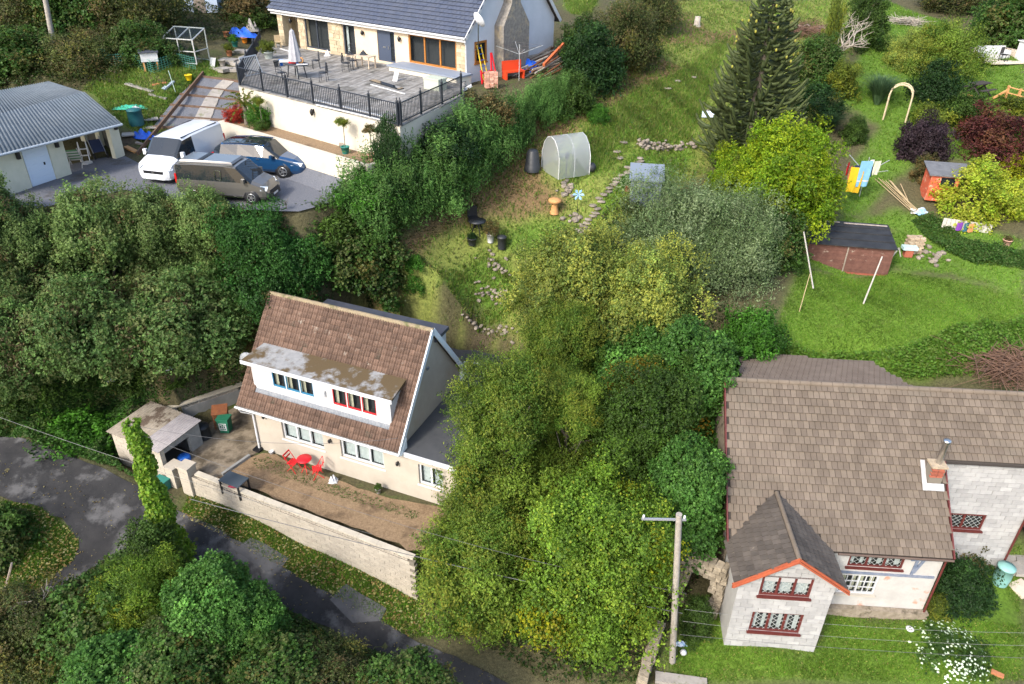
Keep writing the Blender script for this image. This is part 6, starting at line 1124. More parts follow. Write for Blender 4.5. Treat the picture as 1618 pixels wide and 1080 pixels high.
for nm, lab, px, py, w_, h, mt, rz, st, ct_ in [
 ('towel', 'long yellow towel at the front of the rotary line', 1352, 278, .42, 1.35, cl('yellow_cloth', (.62, .42, .015)), -.2, None, 'towel'), ('towel', 'second yellow towel right of the long yellow one', 1360, 284, .35, 1.2, cl('yellow_cloth_b', (.6, .36, .015)), -.2, None, 'towel'), ('towel', 'pale blue patterned towel with white hem stripe', 1371, 268, .66, 1.4, cl('light_blue_cloth', (.2, .42, .58)), .1, WHITE, 'towel'),
 ('shirt', 'navy blue top hanging between yellow and blue towels', 1359, 275, .5, .62, cl('navy_cloth', (.02, .03, .09)), -.1, None, 'clothes'), ('shirt', 'dark blue garment hanging before the pale blue towel', 1378, 276, .25, .6, cl('dark_blue_cloth', (.03, .06, .2)), .6, None, 'clothes'), ('shirt', 'bright red garment at the left of the rotary line', 1342, 270, .3, .7, cl('red_cloth', (.6, .015, .02)), .9, None, 'clothes'), ('towel', 'coral coloured towel left of the yellow towel', 1346, 276, .25, .95, cl('coral_cloth', (.6, .17, .1)), .7, None, 'towel'), ('shirt', 'cream garment at the right of the rotary line', 1388, 268, .4, .75, cl('cream_cloth', (.62, .6, .45)), .3, None, 'clothes'), ('shirt', 'white garment behind the pale blue towel', 1379, 266, .25, .4, cl('white_cloth', (.7, .7, .7)), .3, None, 'clothes')]:
    p = aty(px, py-14, q.y-.9 if h > 1 else q.y-.75); towel(nm, lab, p, w_, h, mt, rz, st, ct_)
q = on(1413, 190); o = thing('garden_arch', 'pale wooden round topped garden arch over the grass path', 'arch', q, R_(-28)); AW = M('pale_arch_wood', (.45, .36, .22), (.52, .43, .28), 6, .85); up_ = [(-.62, 0), (-.62, 1.5)]+[(.62*math.cos(a), 1.5+.62*math.sin(a)) for a in (2.75, 2.36, 1.96, 1.57, 1.18, .78, .39)]+[(.62, 1.5), (.62, 0)]
for y in (-.28, .28): part('hoop', MB().tube([(x, y, z) for x, z in up_], .05, 6), AW, o)
for i in range(0, len(up_)): 
    for f_ in ((0, .35, .7) if i in (0, len(up_)-2) else (0,)): x, z = up_[i]; x2, z2 = up_[min(i+1, len(up_)-1)]; z_ = z+(z2-z)*f_; part('slat', MB().bar((x+(x2-x)*f_, -.3, z_+.02), (x+(x2-x)*f_, .3, z_+.02), .04), AW, o)
q = on(1478, 312); o = thing('orange_shed', 'little orange painted playhouse shed with grey felt roof', 'shed', q, R_(-12)); ORG = M('orange_paint', (.55, .11, .05), (.48, .09, .045), 8, .8, c3=(.6, .36, .25), sc3=4, thr3=(.55, .62))
for i in range(9): part('plank', MB().box(-.7, .7, -.62+.006*(i % 2), -.6, i*.155, i*.155+.15), ORG, o)
part('wall', MB().box(-.7, .7, -.6, .7, 0, 1.4), ORG, o); part('window', MB().box(-.2, .5, -.635, -.622, .85, 1.3), DGLASS, o); part('roof', MB().hexa([(-.85, -.75, 1.38), (1.3, -.75, 1.38), (1.3, .9, 1.65), (-.85, .9, 1.65)], [(-.85, -.75, 1.44), (1.3, -.75, 1.44), (1.3, .9, 1.71), (-.85, .9, 1.71)]), M('grey_felt', (.1, .105, .115), (.14, .145, .155), 3, .9, .3), o)
q = on(1400, 432); q0 = on(1268, 405); q1 = on(1402, 435); sf = Fr((q0.x, q0.y, min(q0.z, q1.z)), math.degrees(math.atan2(q1.y-q0.y, q1.x-q0.x))); SW = (q1.xy-q0.xy).length
o = thing('black_roofed_shed', 'long brown timber shed with torn black felt roof on the right lawn', 'shed', sf.o, sf.yaw); BRW = M('faded_brown_board', (.1, .042, .03), (.15, .068, .05), 4, .85, .3, rnd=.18, c3=(.3, .23, .18), sc3=3, thr3=(.6, .66))
for i in range(9): part('plank', MB().hexa([(0, .0, i*.155), (SW, .0, i*.155), (SW, .03, i*.155), (0, .03, i*.155)], [(0, .018, i*.155+.152), (SW, .018, i*.155+.152), (SW, .03, i*.155+.152), (0, .03, i*.155+.152)]), BRW, o)
part('wall', MB().box(.02, SW-.02, .03, 2.0, -.3, 1.4), BRW, o); part('cover_strip', MB().box(SW*.48, SW*.48+.06, -.03, -.002, 0, 1.4), OLDW, o); part('plinth', MB().box(0, SW, -.03, .03, -.4, -.01), BRICK, o)
FELTB = M('black_roof_felt', (.014, .015, .017), (.03, .031, .033), 2, .6, .3, 8, c3=(.3, .27, .25), sc3=1.1, thr3=(.68, .72)); slc = [-.12, .55, 1.2, 1.75, 2.25]
for i in range(4): part('felt_strip', MB().hexa([(-.1, slc[i]-.03, 1.42+slc[i]*.17), (SW+.1, slc[i]-.03, 1.42+slc[i]*.17), (SW+.1, slc[i+1], 1.42+slc[i+1]*.17-.02), (-.1, slc[i+1], 1.42+slc[i+1]*.17-.02)], [(-.1, slc[i]-.03, 1.46+slc[i]*.17), (SW+.1, slc[i]-.03, 1.46+slc[i]*.17), (SW+.1, slc[i+1], 1.44+slc[i+1]*.17-.02), (-.1, slc[i+1], 1.44+slc[i+1]*.17-.02)]), FELTB, o)
for a0, a1, b in ((1.2, 1.9, 2.0), (2.1, 4.6, 1.95), (.2, 1.4, 1.55)): part('exposed_batten', MB().box(a0, min(a1, SW), b, b+.1, 1.46+b*.17, 1.49+b*.17), M('bare_board', (.4, .36, .32), (.25, .2, .17), 9, .9), o)
def post2(label, a, b, r=.04, cat='post', mat=None): o = solo('white_post', MB().tube([Vector((0, 0, 0)), b-a], [r, r*.8], 7), mat or M('white_wood', (.45, .43, .39), (.37, .35, .31), 7, .8), label, cat, a)
a = on(1285, 456); post2('white pole leaning upright at the left end of the black roofed shed', a, aty(1270, 366, a.y+.3)); a = on(1364, 480); post2('white pole leaning to the right in front of the brown shed wall', a, aty(1394, 405, a.y+.2)); a = on(1263, 492); post2('thin pale stick leaning at the left edge of the right lawn', a, aty(1280, 432, a.y+.3), .02, 'stick', ROPE)
q = on(1441, 398); o = thing('brick_pillar', 'crumbling brick and rubble pillar at the right end of the black roofed shed', 'pillar', q)
for j in range(9):
    for i in range(3):
        for k in range(2): link('brick', STN[0] if rng.random() < .0 else (MBR if 'MBR' in globals() else globals().setdefault('MBR', MB().box(-.12, .12, -.07, .07, -.045, .045).mesh('brick', M('weathered_brick', (.34, .25, .17), (.42, .34, .24), 7, .9, .4, rnd=.25)))), o, (-.3+i*.27+.08*(j % 2)+rng.normal(0, .02), k*.3-.15, .02+j*.1), (rng.normal(0, .05), rng.normal(0, .05), rng.normal(0, .15)))
boxthing('stone_trough', 'pale blue trough on a brick pier beside the brick pillar', 'trough', on(1433, 405), R_(-5), [('pier', (-.2, .2, -.15, .15, 0, .4), BRICK), ('trough', (-.36, .36, -.2, .2, .4, .56), M('pale_aqua', (.4, .56, .56), None, rough=.7))]); stones('rubble', 'low heap of rubble below the brick pillar', 'rubble', [on(1460, 400), on(1480, 410)], 26, .2, .3)
o = thing('trestle', 'small white trestle leaning by the shed corner', 'trestle', on(1416, 406)); [part('leg', MB().bar((s*.22, 0, 0), (0, 0, .5), .05), MATS['white_wood'], o) for s in (-1, 1)]
q = on(1440, 330); o = thing('cane_heap', 'bundle of long bamboo canes lying on the grass below the washing line', 'canes', q); a, b = on(1400, 288)-q, on(1450, 340)-q
for i in range(9): part('cane', MB().tube([a+Vector((rng.normal(.1, .25), rng.normal(0, .2), .06+i*.012)), b+Vector((rng.normal(0, .15), rng.normal(0, .1), .05+i*.012))], .022, 5), ROPE, o)
tarp('blue_white_bag', 'blue and white plastic bag lying below the orange shed', on(1455, 336), .9, .5, .25, M('blue_white_plastic', (.25, .45, .7), (.6, .65, .7), 3, .4, thr=(.45, .55)), .5, 'bag'); pot('white bowl shaped pot left of the blue bag', on(1441, 337), .14, .2, WHITE); pot('terracotta pot below the lime domed shrub', on(1589, 388), .22, .3, M('pale_terracotta', (.5, .3, .22), None, rough=.8), 'bush_rust', .2, .12)
q = on(1520, 365); o = thing('pallet_planter', 'whitewashed board fence with coloured cushions under the lime domed shrub', 'fence', q, R_(-22))
for i in range(12): part('board', MB().box(-1.0+i*.19, -1.0+i*.19+.175, 0, .03, 0, .55), MATS['white_wood'], o)
for lab, c, x in (('purple cushion leaning on the whitewashed boards', (.2, .05, .35), -.25), ('dark teal cushion leaning on the whitewashed boards', (.03, .12, .16), .05), ('orange cushion leaning on the whitewashed boards', (.55, .25, .1), .25)): boxthing('cushion', lab, 'cushion', q+Vector((x, -.14-x*.4, .05)), .3, [('cover', (-.13, .13, -.06, .05, 0, .42), M('cushion_%d' % int(x*100+99), c, None, rough=.9))])
q = on(1578, 95); o = thing('patio', 'small walled patio of pale stone at the right edge', 'patio', q, R_(10)); PAL = M('pale_patio_stone', (.5, .43, .35), (.58, .51, .42), 4, .9, rnd=.1)
for i in range(5): [part('slab', MB().box(-1.3+i*.5, -1.3+i*.5+.49, -1.0+k*.5, -1.0+k*.5+.49, -.06, .02), PAL, o) for k in range(4)]
for i in range(7):
    for j in range(3): part('stone', MB().box(-1.4+i*.4, -1.4+i*.4+.38, 1.1, 1.3, j*.2, j*.2+.19), PAL, o)
for i in range(5):
    for j in range(3): part('stone', MB().box(1.25, 1.42, -1.0+i*.42, -1.0+i*.42+.4, j*.2, j*.2+.19), PAL, o)
p = q; boxthing('garden_sofa', 'white cushioned garden sofa on the walled patio', 'sofa', p+Vector((-.2, .5, .02)), R_(10), [('seat', (-1, 1, -.35, .35, .0, .38), WHITE), ('backrest', (-1, 1, .25, .42, .38, .75), WHITE), ('armrest', (.8, 1, -.35, .25, .38, .55), WHITE)])
o = boxthing('patio_chair', 'black metal chair in front of the white garden sofa', 'chair', p+Vector((.0, -.45, .02)), .6, [('seat', (-.22, .22, -.22, .22, .4, .43), BLK), ('backrest', (-.22, .22, .2, .23, .45, .85), BLK)]); [part('leg', MB().box(x-.015, x+.015, y-.015, y+.015, 0, .4), BLK, o) for x in (-.2, .2) for y in (-.2, .2)]
q = on(1617, 98); boxthing('garden_cabin', 'white boarded structure cut by the right edge near the patio', 'shed', q+Vector((.5, .3, 0)), .2, [('wall', (-.7, .7, -.5, .5, -.2, 1.2), WHITE), ('roof', (-.8, .8, -.6, .6, 1.2, 1.26), WHITE)])
o = thing('rail_fence', 'orange brown timber rail fence on the terrace at the right edge', 'fence', on(1588, 155)); fa, fb_ = on(1588, 155), on(1625, 165)
for i in range(3): p = fa.lerp(fb_, i/2)-fa; part('post', MB().box(p.x-.06, p.x+.06, p.y-.06, p.y+.06, p.z-.2, p.z+.75), PINE, o)
for h in (.35, .68): part('rail', MB().bar(Vector((0, -.07, h)), fb_-fa+Vector((0, -.07, h)), .1, .05), PINE, o)
fc_ = on(1568, 158); part('rail', MB().bar(Vector((0, 0, .5)), fc_-fa+Vector((0, 0, .1)), .1, .1), PINE, o)
o = thing('picnic_table', 'dark timber picnic table on the far right lawn', 'table', on(1543, 150), .5); part('tabletop', MB().box(-.7, .7, -.35, .35, .7, .75), DECKM, o); [part('bench', MB().box(-.7, .7, y-.12, y+.12, .4, .44), DECKM, o) for y in (-.65, .65)]; [part('leg', MB().bar((x, -.6, 0), (x, .2, .7), .07).bar((x+.001, .6, 0), (x+.001, -.2, .7), .07), DECKM, o) for x in (-.5, .5)]
plank('long orange edging board below the far right lawn', on(1505, 147), on(1550, 158), .15, .12, PINE, 'edging', .1, 'edging_board'); 
def brush(label, p, n, r, h, mat): 
    o = thing('brush_pile', label, 'brush pile', p)
    mb = MB()
    for i in range(n): a = rng.uniform(0, 6.28); c = Vector((rng.normal(0, r*.45), rng.normal(0, r*.4), h*rng.random())); d = Vector((math.cos(a), math.sin(a), rng.normal(0, .25)))*rng.uniform(.3, .8)*r; mb.tube([c-d, c+Vector((0, 0, .06)), c+d], [.012, .018, .008], 4, False)
    part('twigs', mb, mat, o, kind='stuff')
brush('large heap of brown cut twigs behind the block house at the right', on(1578, 585), 420, 1.7, .7, M('brown_twig', (.11, .06, .04), (.17, .1, .065), 8, .9)); brush('pile of pale cut sticks on the narrow upper lawn', on(1431, 38), 130, 1.3, .35, PALEBARK); brush('low pile of cut twigs on the cleared strip at the top of the hill', on(1265, 50), 150, 2.2, .3, MATS['brown_twig'])
# --- front of the block house
drum('water_butt', 'turquoise topped water butt at the corner of the white wing wall', 'water butt', RH.w(WE-.15, WB-.5, float(hz(*RH.w(WE-.15, WB-.5, 0).xy))+2.474), [(.28, 0), (.32, .4), (.3, .85), (.33, .86), (.33, .92), (.1, .98), (0, .98)], M('turquoise_lid', (.2, .4, .37), None, rough=.5))
q = on(1592, 882); o = thing('paved_circle', 'round grey paved area at the right end of the block house', 'paving', q+Vector((0, 0, .03))); mb = MB()
part('slab', MB().lathe([(0, .04), (.28, .04), (.28, -.1)], 10, smooth=False), SLAB, o)
for k in range(7): a0, a1 = k*.8976+.03, (k+1)*.8976-.03; part('slab', MB().prism([(r_*math.cos(a), r_*math.sin(a), -.1) for r_, a in ((.32, a0), (.95, a0), (1.0, (a0+a1)/2), (.95, a1), (.32, a1))], (0, 0, .14)), SLAB, o)
solo('white_disc', MB().lathe([(.05, 0), (.13, .01), (.15, .06), (.1, .07), (.07, .03), (0, .03)], 12), WHITE, 'small white ring lying on the front lawn', 'disc', on(1437, 995)); solo('garden_slab', MB().box(-.4, .4, -.35, .35, -.05, .08), PAL, 'pale stone slab in the lawn at the right edge', 'slab', on(1614, 930), .4); solo('terracotta_piece', MB().box(-.2, .2, -.08, .08, 0, .1), TERRA, 'small brown brick lying on the lawn at lower right', 'brick', on(1575, 1066), -.6)
tarp('blue_white_litter', 'small blue white litter at the foot of the telegraph pole', on(1076, 1018), .4, .25, .15, MATS['blue_white_plastic'], 0, 'litter'); solo('white_ball', MB().lathe([(0, 0), (.1, .04), (.13, .12), (.08, .2), (0, .22)], 10), WHITE, 'small white ball on the grass right of the telegraph pole', 'ball', on(1079, 1034))
WST = MB().hexa([(-.48, -.46, -.5), (.5, -.5, -.48), (.47, .5, -.5), (-.5, .47, -.47)], [(-.5, -.5, .47), (.46, -.47, .5), (.5, .5, .46), (-.46, .5, .5)]).mesh('stone', M('wall_stone', (.2, .165, .12), (.3, .255, .19), 5, .95, .6, rnd=.3))
def stone_wall(name, label, a, b, h, th, hole=None, z0=None):
    L = (b.xy-a.xy).length; rz = math.atan2(b.y-a.y, b.x-a.x); o = thing(name, label, 'wall', a, rz); part('core', MB().box(0, L, -th*.35, th*.35, -.4, h*.92 if not hole else .01), MATS['mortar'], o); x = 0; j = 0; z = -.2
    while z < h:
        x = rng.uniform(-.1, 0)
        while x < L:
            w_ = rng.uniform(.16, .3)
            if not (hole and abs(x+w_/2-hole[0]) < hole[1] and z < hole[2]+(max(0, hole[1]**2-(x+w_/2-hole[0])**2)**.5) - .1): link('stone', WST, o, (x+w_/2, rng.normal(0, .02), z+.1), (0, rng.normal(0, .04), rng.normal(0, .05)), (w_*.95, th*rng.uniform(.92, 1.05), .185))
            x += w_
        z += .2
    return o
a = RH.w(LA-.1, -.75, 0); b = RH.w(LA-2.0, .25, 0); a.z = b.z = float(hz(a.x, a.y)); stone_wall('arched_wall', 'old stone wall with an arched doorway left of the block house', a, b, 2.5, .4, (.85, .48, 1.3))
a, b = on(1010, 1095), on(1040, 1000); stone_wall('garden_wall', 'low rubble stone wall between wood and front lawn at the bottom edge', a, b, .7, .35); solo('concrete_ledge', MB().box(-1, .8, -.2, .2, 0, .15), SLAB, 'concrete ledge along the front lawn at the bottom edge', 'ledge', on(1080, 1078), R_(-8))
# --- deck furniture
def dpt(px, py): return atz(px, py, DZ+.005)
def deck_chair(p, rz, label):
    o = thing('metal_chair', label, 'chair', p, rz, 'black cast metal chairs on the deck'); part('seat', MB().lathe([(0, .43), (.22, .43), (.23, .46), (0, .46)], 12), IRON, o); mb = MB(); arc = [(.22*math.cos(a), .2, .46+.12+.38*math.sin(a)) for a in np.linspace(0, math.pi, 9)]; mb.tube([(.22, .2, .46)]+arc+[(-.22, .2, .46)], .018, 5)
    for x in (-.12, 0, .12): mb.tube([(x, .2, .46), (x*.6, .2, .7), (x, .2, .88 if x else .95)], .012, 4)
    for z in (.58, .72): mb.tube([(-.2, .2, z), (0, .2, z+.06), (.2, .2, z)], .012, 4)
    part('backrest', mb, IRON, o)
    for x in (-.17, .17):
        for y in (-.17, .18): part('leg', MB().bar((x*1.15, y*1.15, 0), (x, y, .44), .025), IRON, o)
tq = dpt(470, 122); o = thing('oval_table', 'oval black metal table crowded with tools on the deck', 'table', tq, DK.yaw); part('tabletop', MB().lathe([(0, .7), (.62, .7), (.64, .73), (0, .73)], 24), IRON, o); o.scale = (1.4, .85, 1)
for a in (.7, 2.4, 3.9, 5.5): part('leg', MB().bar((.45*math.cos(a), .45*math.sin(a), 0), (.35*math.cos(a), .35*math.sin(a), .7), .04), IRON, o)
for px, py, rz, lab in ((500, 108, -1.2, 'black metal chair right behind the oval table'), (512, 128, -1.6, 'black metal chair at the right end of the oval table'), (447, 128, 2.6, 'black metal chair at the front left of the oval table'), (548, 112, 1.5, 'black metal chair left of the wooden table by the glazed door'), (558, 108, 2.6, 'black metal chair in front of the wooden table'), (556, 96, 0, 'black metal chair between wooden table and glazed door')): deck_chair(dpt(px, py), rz, lab)
up_q = tq+Vector((0, 0, 0)); o = thing('parasol', 'closed pale grey parasol standing in the oval deck table', 'parasol', up_q); part('pole', MB().tube([(0, 0, 0), (0, 0, 2.45)], .025, 8), ALU, o); mb = MB(); n = 16; pr_ = [(.31, .85), (.27, 1.2), (.2, 1.7), (.13, 2.15), (.1, 2.35), (.02, 2.42)]; mb.add([((r_*(1+.16*(k % 2)))*math.cos(2*math.pi*k/n), (r_*(1+.16*(k % 2)))*math.sin(2*math.pi*k/n), z) for r_, z in pr_ for k in range(n)], [(i*n+k, i*n+(k+1) % n, (i+1)*n+(k+1) % n, (i+1)*n+k) for i in range(5) for k in range(n)]); part('canopy', mb, M('parasol_cloth', (.36, .36, .38), (.29, .29, .31), 5, .9), o)
tt = Fr(tq+Vector((0, 0, .735)), -38)
for nm, lab, cat, a, b, bx_, mt in (('white_bucket', 'white bucket on the oval table', 'bucket', -.45, .15, None, WHITE), ('red_tray', 'red and white tray on the oval table', 'tray', -.15, -.05, (-.2, .2, -.12, .12, 0, .06), REDP), ('wooden_hoop', 'round wooden hoop on the oval table', 'hoop', .3, .1, 'ring', PINE), ('open_box', 'white open box on the left end of the oval table', 'box', -.7, -.2, (-.25, .25, -.15, .15, 0, .1), WHITE), ('white_board', 'white board lying on the right side of the oval table', 'board', .55, .0, (-.3, .3, -.1, .1, 0, .03), WHITE), ('blue_cloth', 'blue cloth on the oval table under the parasol', 'cloth', .08, .05, (-.1, .12, -.08, .08, 0, .05), BLUEP)):
    p = tt.w(a, b, 0)
    if bx_ is None: pot(lab, p, .15, .32, mt, name=nm, cat=cat)
    elif bx_ == 'ring': solo(nm, MB().lathe([(.1, 0), (.17, 0), (.17, .05), (.1, .05), (.1, 0)], 14, axis='y'), mt, lab, cat, p+Vector((0, 0, .17)))
    else: solo(nm, MB().box(*bx_), mt, lab, cat, p, rng.uniform(-.4, .4))
q = dpt(578, 106); o = thing('wooden_table', 'small bleached wooden table beside the front door', 'table', q, BUN.yaw); BLW = M('bleached_wood', (.42, .33, .24), (.5, .41, .31), 6, .85); part('tabletop', MB().box(-.6, .6, -.3, .3, .62, .66), BLW, o); [part('leg', MB().box(x-.03, x+.03, y-.03, y+.03, 0, .62), BLW, o) for x in (-.54, .54) for y in (-.25, .25)]
tarp('dark_bag', 'dark bag on the wooden table by the front door', q+Vector((-.1, .1, .665)), .4, .3, .22, DKPOT, 0, 'bag'); tarp('white_bag', 'white bag standing by the sliding door', dpt(518, 88), .4, .35, .3, WHITE, 0, 'bag')
boxthing('storage_box', 'pale green storage box against the raised step', 'box', dpt(688, 140), BUN.yaw, [('body', (-.5, .5, -.32, .32, 0, .5), M('pale_green_plastic', (.4, .43, .34), None, rough=.6)), ('lid', (-.53, .53, -.35, .35, .5, .57), MATS['pale_green_plastic'])])
for i, (a, b, w_, mt, lab) in enumerate(((( 588, 127), (634, 141), .35, DGLASS, 'long pane of dark glass lying on the deck'), ((586, 134), (640, 149), .07, WHITE, 'white trim strip lying in front of the dark pane'), ((495, 158), (612, 186), .12, WHITE, 'long white plastic length lying behind the front railing'), ((500, 166), (605, 190), .1, WHITE, 'second white plastic length lying along the front railing'), ((443, 77), (465, 84), .12, WHITE, 'white trim piece on the deck beside the stone pier'))): plank(lab, dpt(*a), dpt(*b), w_, .04, mt, 'trim', .03, 'trim_length')
a = dpt(624, 128); plank('white board leaning on the raised step wall', a, a+Vector((.1, .35, .5)), .25, .03, WHITE, 'board', 0, 'leaning_board')
a = dpt(402, 118); o = thing('leaning_grille', 'grey metal grille leaning on the left railing', 'panel', a, R_(60)); part('frame', MB().box(-.6, .6, -.02, .02, 0, .06).box(-.6, .6, -.02, .02, .94, 1.0).box(-.6, -.54, -.02, .02, .06, .94).box(.54, .6, -.02, .02, .06, .94), ALU, o); [part('bar', MB().box(x-.012, x+.012, -.012, .012, .06, .94), ALU, o) for x in np.linspace(-.45, .45, 9)]; o.rotation_euler = (-.35, 0, R_(60))
pot('round glazed pot with yellow green plant inside the left railing', dpt(425, 92), .3, .35, M('pale_glazed_pot', (.45, .5, .47), None, rough=.4), 'bush_yellow', .45, .4); pot('dark pot behind the oval table', dpt(437, 105), .16, .3, DKPOT); pot('blue pot behind the oval table', dpt(445, 103), .12, .3, BLUEP)
for nm, (px, py), lab in (('yellow_chair', (440, 74), 'small yellow wooden chair beside the stone pier'),): o = boxthing(nm, lab, 'chair', dpt(px, py), .4, [('seat', (-.18, .18, -.18, .18, .3, .33), ROPE), ('backrest', (-.18, .18, .15, .18, .33, .7), ROPE)]); [part('leg', MB().box(x-.02, x+.02, y-.02, y+.02, 0, .3), ROPE, o) for x in (-.15, .15) for y in (-.15, .15)]
# lamps on the deck wall, plants in the bed
for px, py, lab in ((496, 175, 'black lantern lamp on the cream deck wall, left of the two'), (600, 203, 'black lantern lamp on the cream deck wall, right of the two')):
    a, c = DK.onb(px, py, 0); solo('wall_lamp', MB().box(-.04, .04, -.03, 0, -.08, .1).lathe([(.03, -.2), (.09, -.08), (.09, .04), (0, .16)], 8, (0, -.14, 0)), BLK, lab, 'lamp', DK.w(a, -.005, c), DK.yaw)
def bedpt(px): a, b = DK.onc(px, 238, -2.2); return a
for px, a_, r, h, mat, pl, pr, ph, hs, lab in ((452, None, .18, .28, TERRA, 'bush_yellow', .3, .22, 1.0, 'lollipop tree in a terracotta pot, left of three in the bed'), (553, None, .2, .3, TEAL, 'bush_yellow', .3, .22, 1.0, 'lollipop tree in a dark green pot, middle of three in the bed'), (601, None, .2, .3, M('pale_terracotta', 0), 'bush_rust', .28, .2, 1.0, 'lollipop tree in a pale pot, right of three in the bed')):
    q = atz(px, {452: 195, 553: 240, 601: 250}[px], D0.z-1.68); l = DK.l(q); p = DK.w(l[0], -.6, -1.68); o = pot(lab, p, r, h, mat, None, name='potted_tree', cat='potted tree', group='potted trees in the planting bed'); part('stem', MB().tube([(0, 0, h*.8), (.02, 0, h+hs)], .02, 5), BARK, o); link('foliage', K[pl], o, (0, 0, h+hs+.1), (0, 0, px), (pr, pr, ph))
p = DK.w(1.1, -.6, -1.68); o = thing('small_palm', 'spiky small palm with yellow fronds at the left corner of the deck', 'palm', p); part('trunk', MB().tube([(0, 0, 0), (.05, 0, .9)], [.13, .1], 8), BARK, o); n = 700; k = rng.integers(0, 22, n); a = k*.9; el = .2+(k % 5)*.25; tt_ = rng.random(n); L_f = 1.5; P = np.stack([.05+np.cos(a)*np.cos(el)*L_f*tt_, np.sin(a)*np.cos(el)*L_f*tt_, .95+np.sin(el)*L_f*tt_-.7*tt_**2.2], 1); V, c = leafquads(P, np.tile((0, 0, 1.), (n, 1)), rng.uniform(.12, .26, n), .28, pick([(.16, .17, .03), (.09, .13, .025), (.22, .17, .04)], n)); link('fronds', raw_mesh('fronds', V, np.arange(len(V)).reshape(-1, 4), FOL, c), o)
for a_, b_, k_, r_, h_, lab, nm in ((1.9, -.5, 'bush_fresh', .6, .6, 'green fern in the planting bed right of the palm', 'fern'), (.3, -.6, 'red_leaf', .55, .4, 'red leaved maple in a pot at the left end of the bed', 'red_maple'), (2.6, -.8, 'bush_green', .35, .25, 'low green plant in the bed right of the fern', 'low_plant')): p = DK.w(a_, b_, -1.68); o = thing(nm, lab, 'plant', p); link('foliage', K[k_], o, (0, 0, h_*.8), (0, 0, a_), (r_, r_, h_)); link('stem', LIMB[0], o, (0, 0, 0), (0, 0, 0), (.3, .3, .5))
pot('wide dark pot under the red leaved maple', atz(385, 196, GZ+.7), .3, .35, DKPOT); pot('orange pot lying at the left end of the bed', atz(387, 206, GZ+.5), .16, .26, TERRA)
for px, py, lab in ((543, 232, 'log lying in the planting bed beside the green pot'),): q = atz(px, py, D0.z-1.68); solo('log', MB().tube([(-.2, 0, .1), (.2, .05, .1)], .1, 8), OLDW, lab, 'log', q)
iv = thing('climbing_plant', 'dark climbing plant at the right end of the cream deck wall', 'climber', DK.w(11.2, -.3, -2.6)); link('foliage', K['bush_dark'], iv, (0, 0, 1.2), (0, 0, 0), (.7, .35, 1.4)); link('stem', LIMB[1], iv, (0, 0, 0), (0, 0, 0), (.4, .4, 1.4))
for i, (p0, p1, w_, mt, lab) in enumerate((((482, 262), (512, 270), .12, GTARP, 'green plastic length lying along the bed wall'), ((510, 268), (545, 280), .2, OLDW, 'old plank lying along the bed wall'), ((545, 272), (558, 280), .25, TERRA, 'orange plastic length at the right end of the bed wall'), ((356, 214), (374, 219), .2, OLDW, 'sleeper lying across the foot of the stepped path'), ((378, 222), (388, 225), .15, PINE, 'short new plank at the left end of the bed wall'))): plank(lab, atz(*p0, GZ+.05), atz(*p1, GZ+.05), w_, .08, mt, 'plank')
a = on(668, 190); b = on(745, 148); plank('long white plastic pipe lying on the bank right of the deck', a+Vector((0, 0, .3)), b+Vector((0, 0, .3)), .16, .1, WHITE, 'pipe', .1, 'white_pipe')
# --- right gable of the bungalow
gq = lambda b, a=16.4: BUN.w(a, b, -.1)
o = thing('stepladder', 'yellow and blue ladder leaning on the right corner of the bungalow', 'ladder', atz(757, 128, BZ-.1), BUN.yaw+R_(90)); LY = M('yellow_fibreglass', (.65, .45, .03), None, rough=.5)
for x in (-.2, .2): part('rail', MB().bar((x, -.55, 0), (x*.8, 0, 1.9), .05), LY, o)
for i in range(6): part('rung', MB().bar((-.18, -.5+i*.09, .25+i*.3), (.18, -.5+i*.09, .25+i*.3), .035), BLUEP, o)
o = thing('red_trestle', 'red metal frame leaning on the white gable wall', 'frame', atz(775, 130, BZ-.1), BUN.yaw+R_(80))
for p, q_ in (((-.6, 0, 0), (-.6, .1, .7)), ((.1, 0, 0), (.25, .25, 1.5)), ((.5, 0, 0), (.3, .25, 1.5)), ((-.6, .05, .55), (.3, .1, .6)), ((-.6, 0, .15), (.4, 0, .15))): part('bar', MB().bar(p, q_, .07), REDP, o)
q = atz(776, 138, BZ-.1); o = thing('brick_stack', 'stack of reclaimed red bricks at the right end of the deck', 'brick stack', q, .3)
bme = MB().box(-.105, .105, -.05, .05, -.032, .032).mesh('brick', M('reclaimed_brick', (.5, .2, .13), (.6, .38, .28), 9, .9, .3, rnd=.3))
for j in range(12):
    for i in range(3):
        for k in range(2): link('brick', bme, o, (-.23+i*.23, k*.22-.1, .035+j*.068), (0, 0, rng.normal(0, .08)))
q = atz(811, 124, BZ-.1); o = boxthing('red_bench', 'bright red orange bench seat beside the stone chimney', 'bench', q, R_(30), [('seat', (-.6, .6, -.25, .25, .38, .46), M('red_orange', (.65, .06, .015), None, rough=.5)), ('backrest', (-.6, .6, .2, .28, .46, .95), M('red_orange', 0))]); [part('side', MB().box(x-.04, x+.04, -.25, .25, 0, .38), M('red_orange', 0), o) for x in (-.55, .55)]
q = atz(820, 127, BZ-.1); o = thing('empty_airer', 'empty rotary washing line by the bungalow gable', 'clothes airer', q); part('pole', MB().tube([(0, 0, 0), (0, 0, 1.9)], .025, 6), ALU, o); [part('arm', MB().bar((0, 0, 1.4), (1.3*math.cos(a), 1.3*math.sin(a), 1.85), .025), ALU, o) for a in (.2, 1.77, 3.34, 4.91)]; mb = MB()
for r_ in (.6, .9, 1.25):
    c4 = [Vector((r_*math.cos(a), r_*math.sin(a), 1.4+.45*r_/1.3)) for a in (.2, 1.77, 3.34, 4.91)]; [mb.tube([c4[i], c4[(i+1) % 4]], .008, 3, False) for i in range(4)]
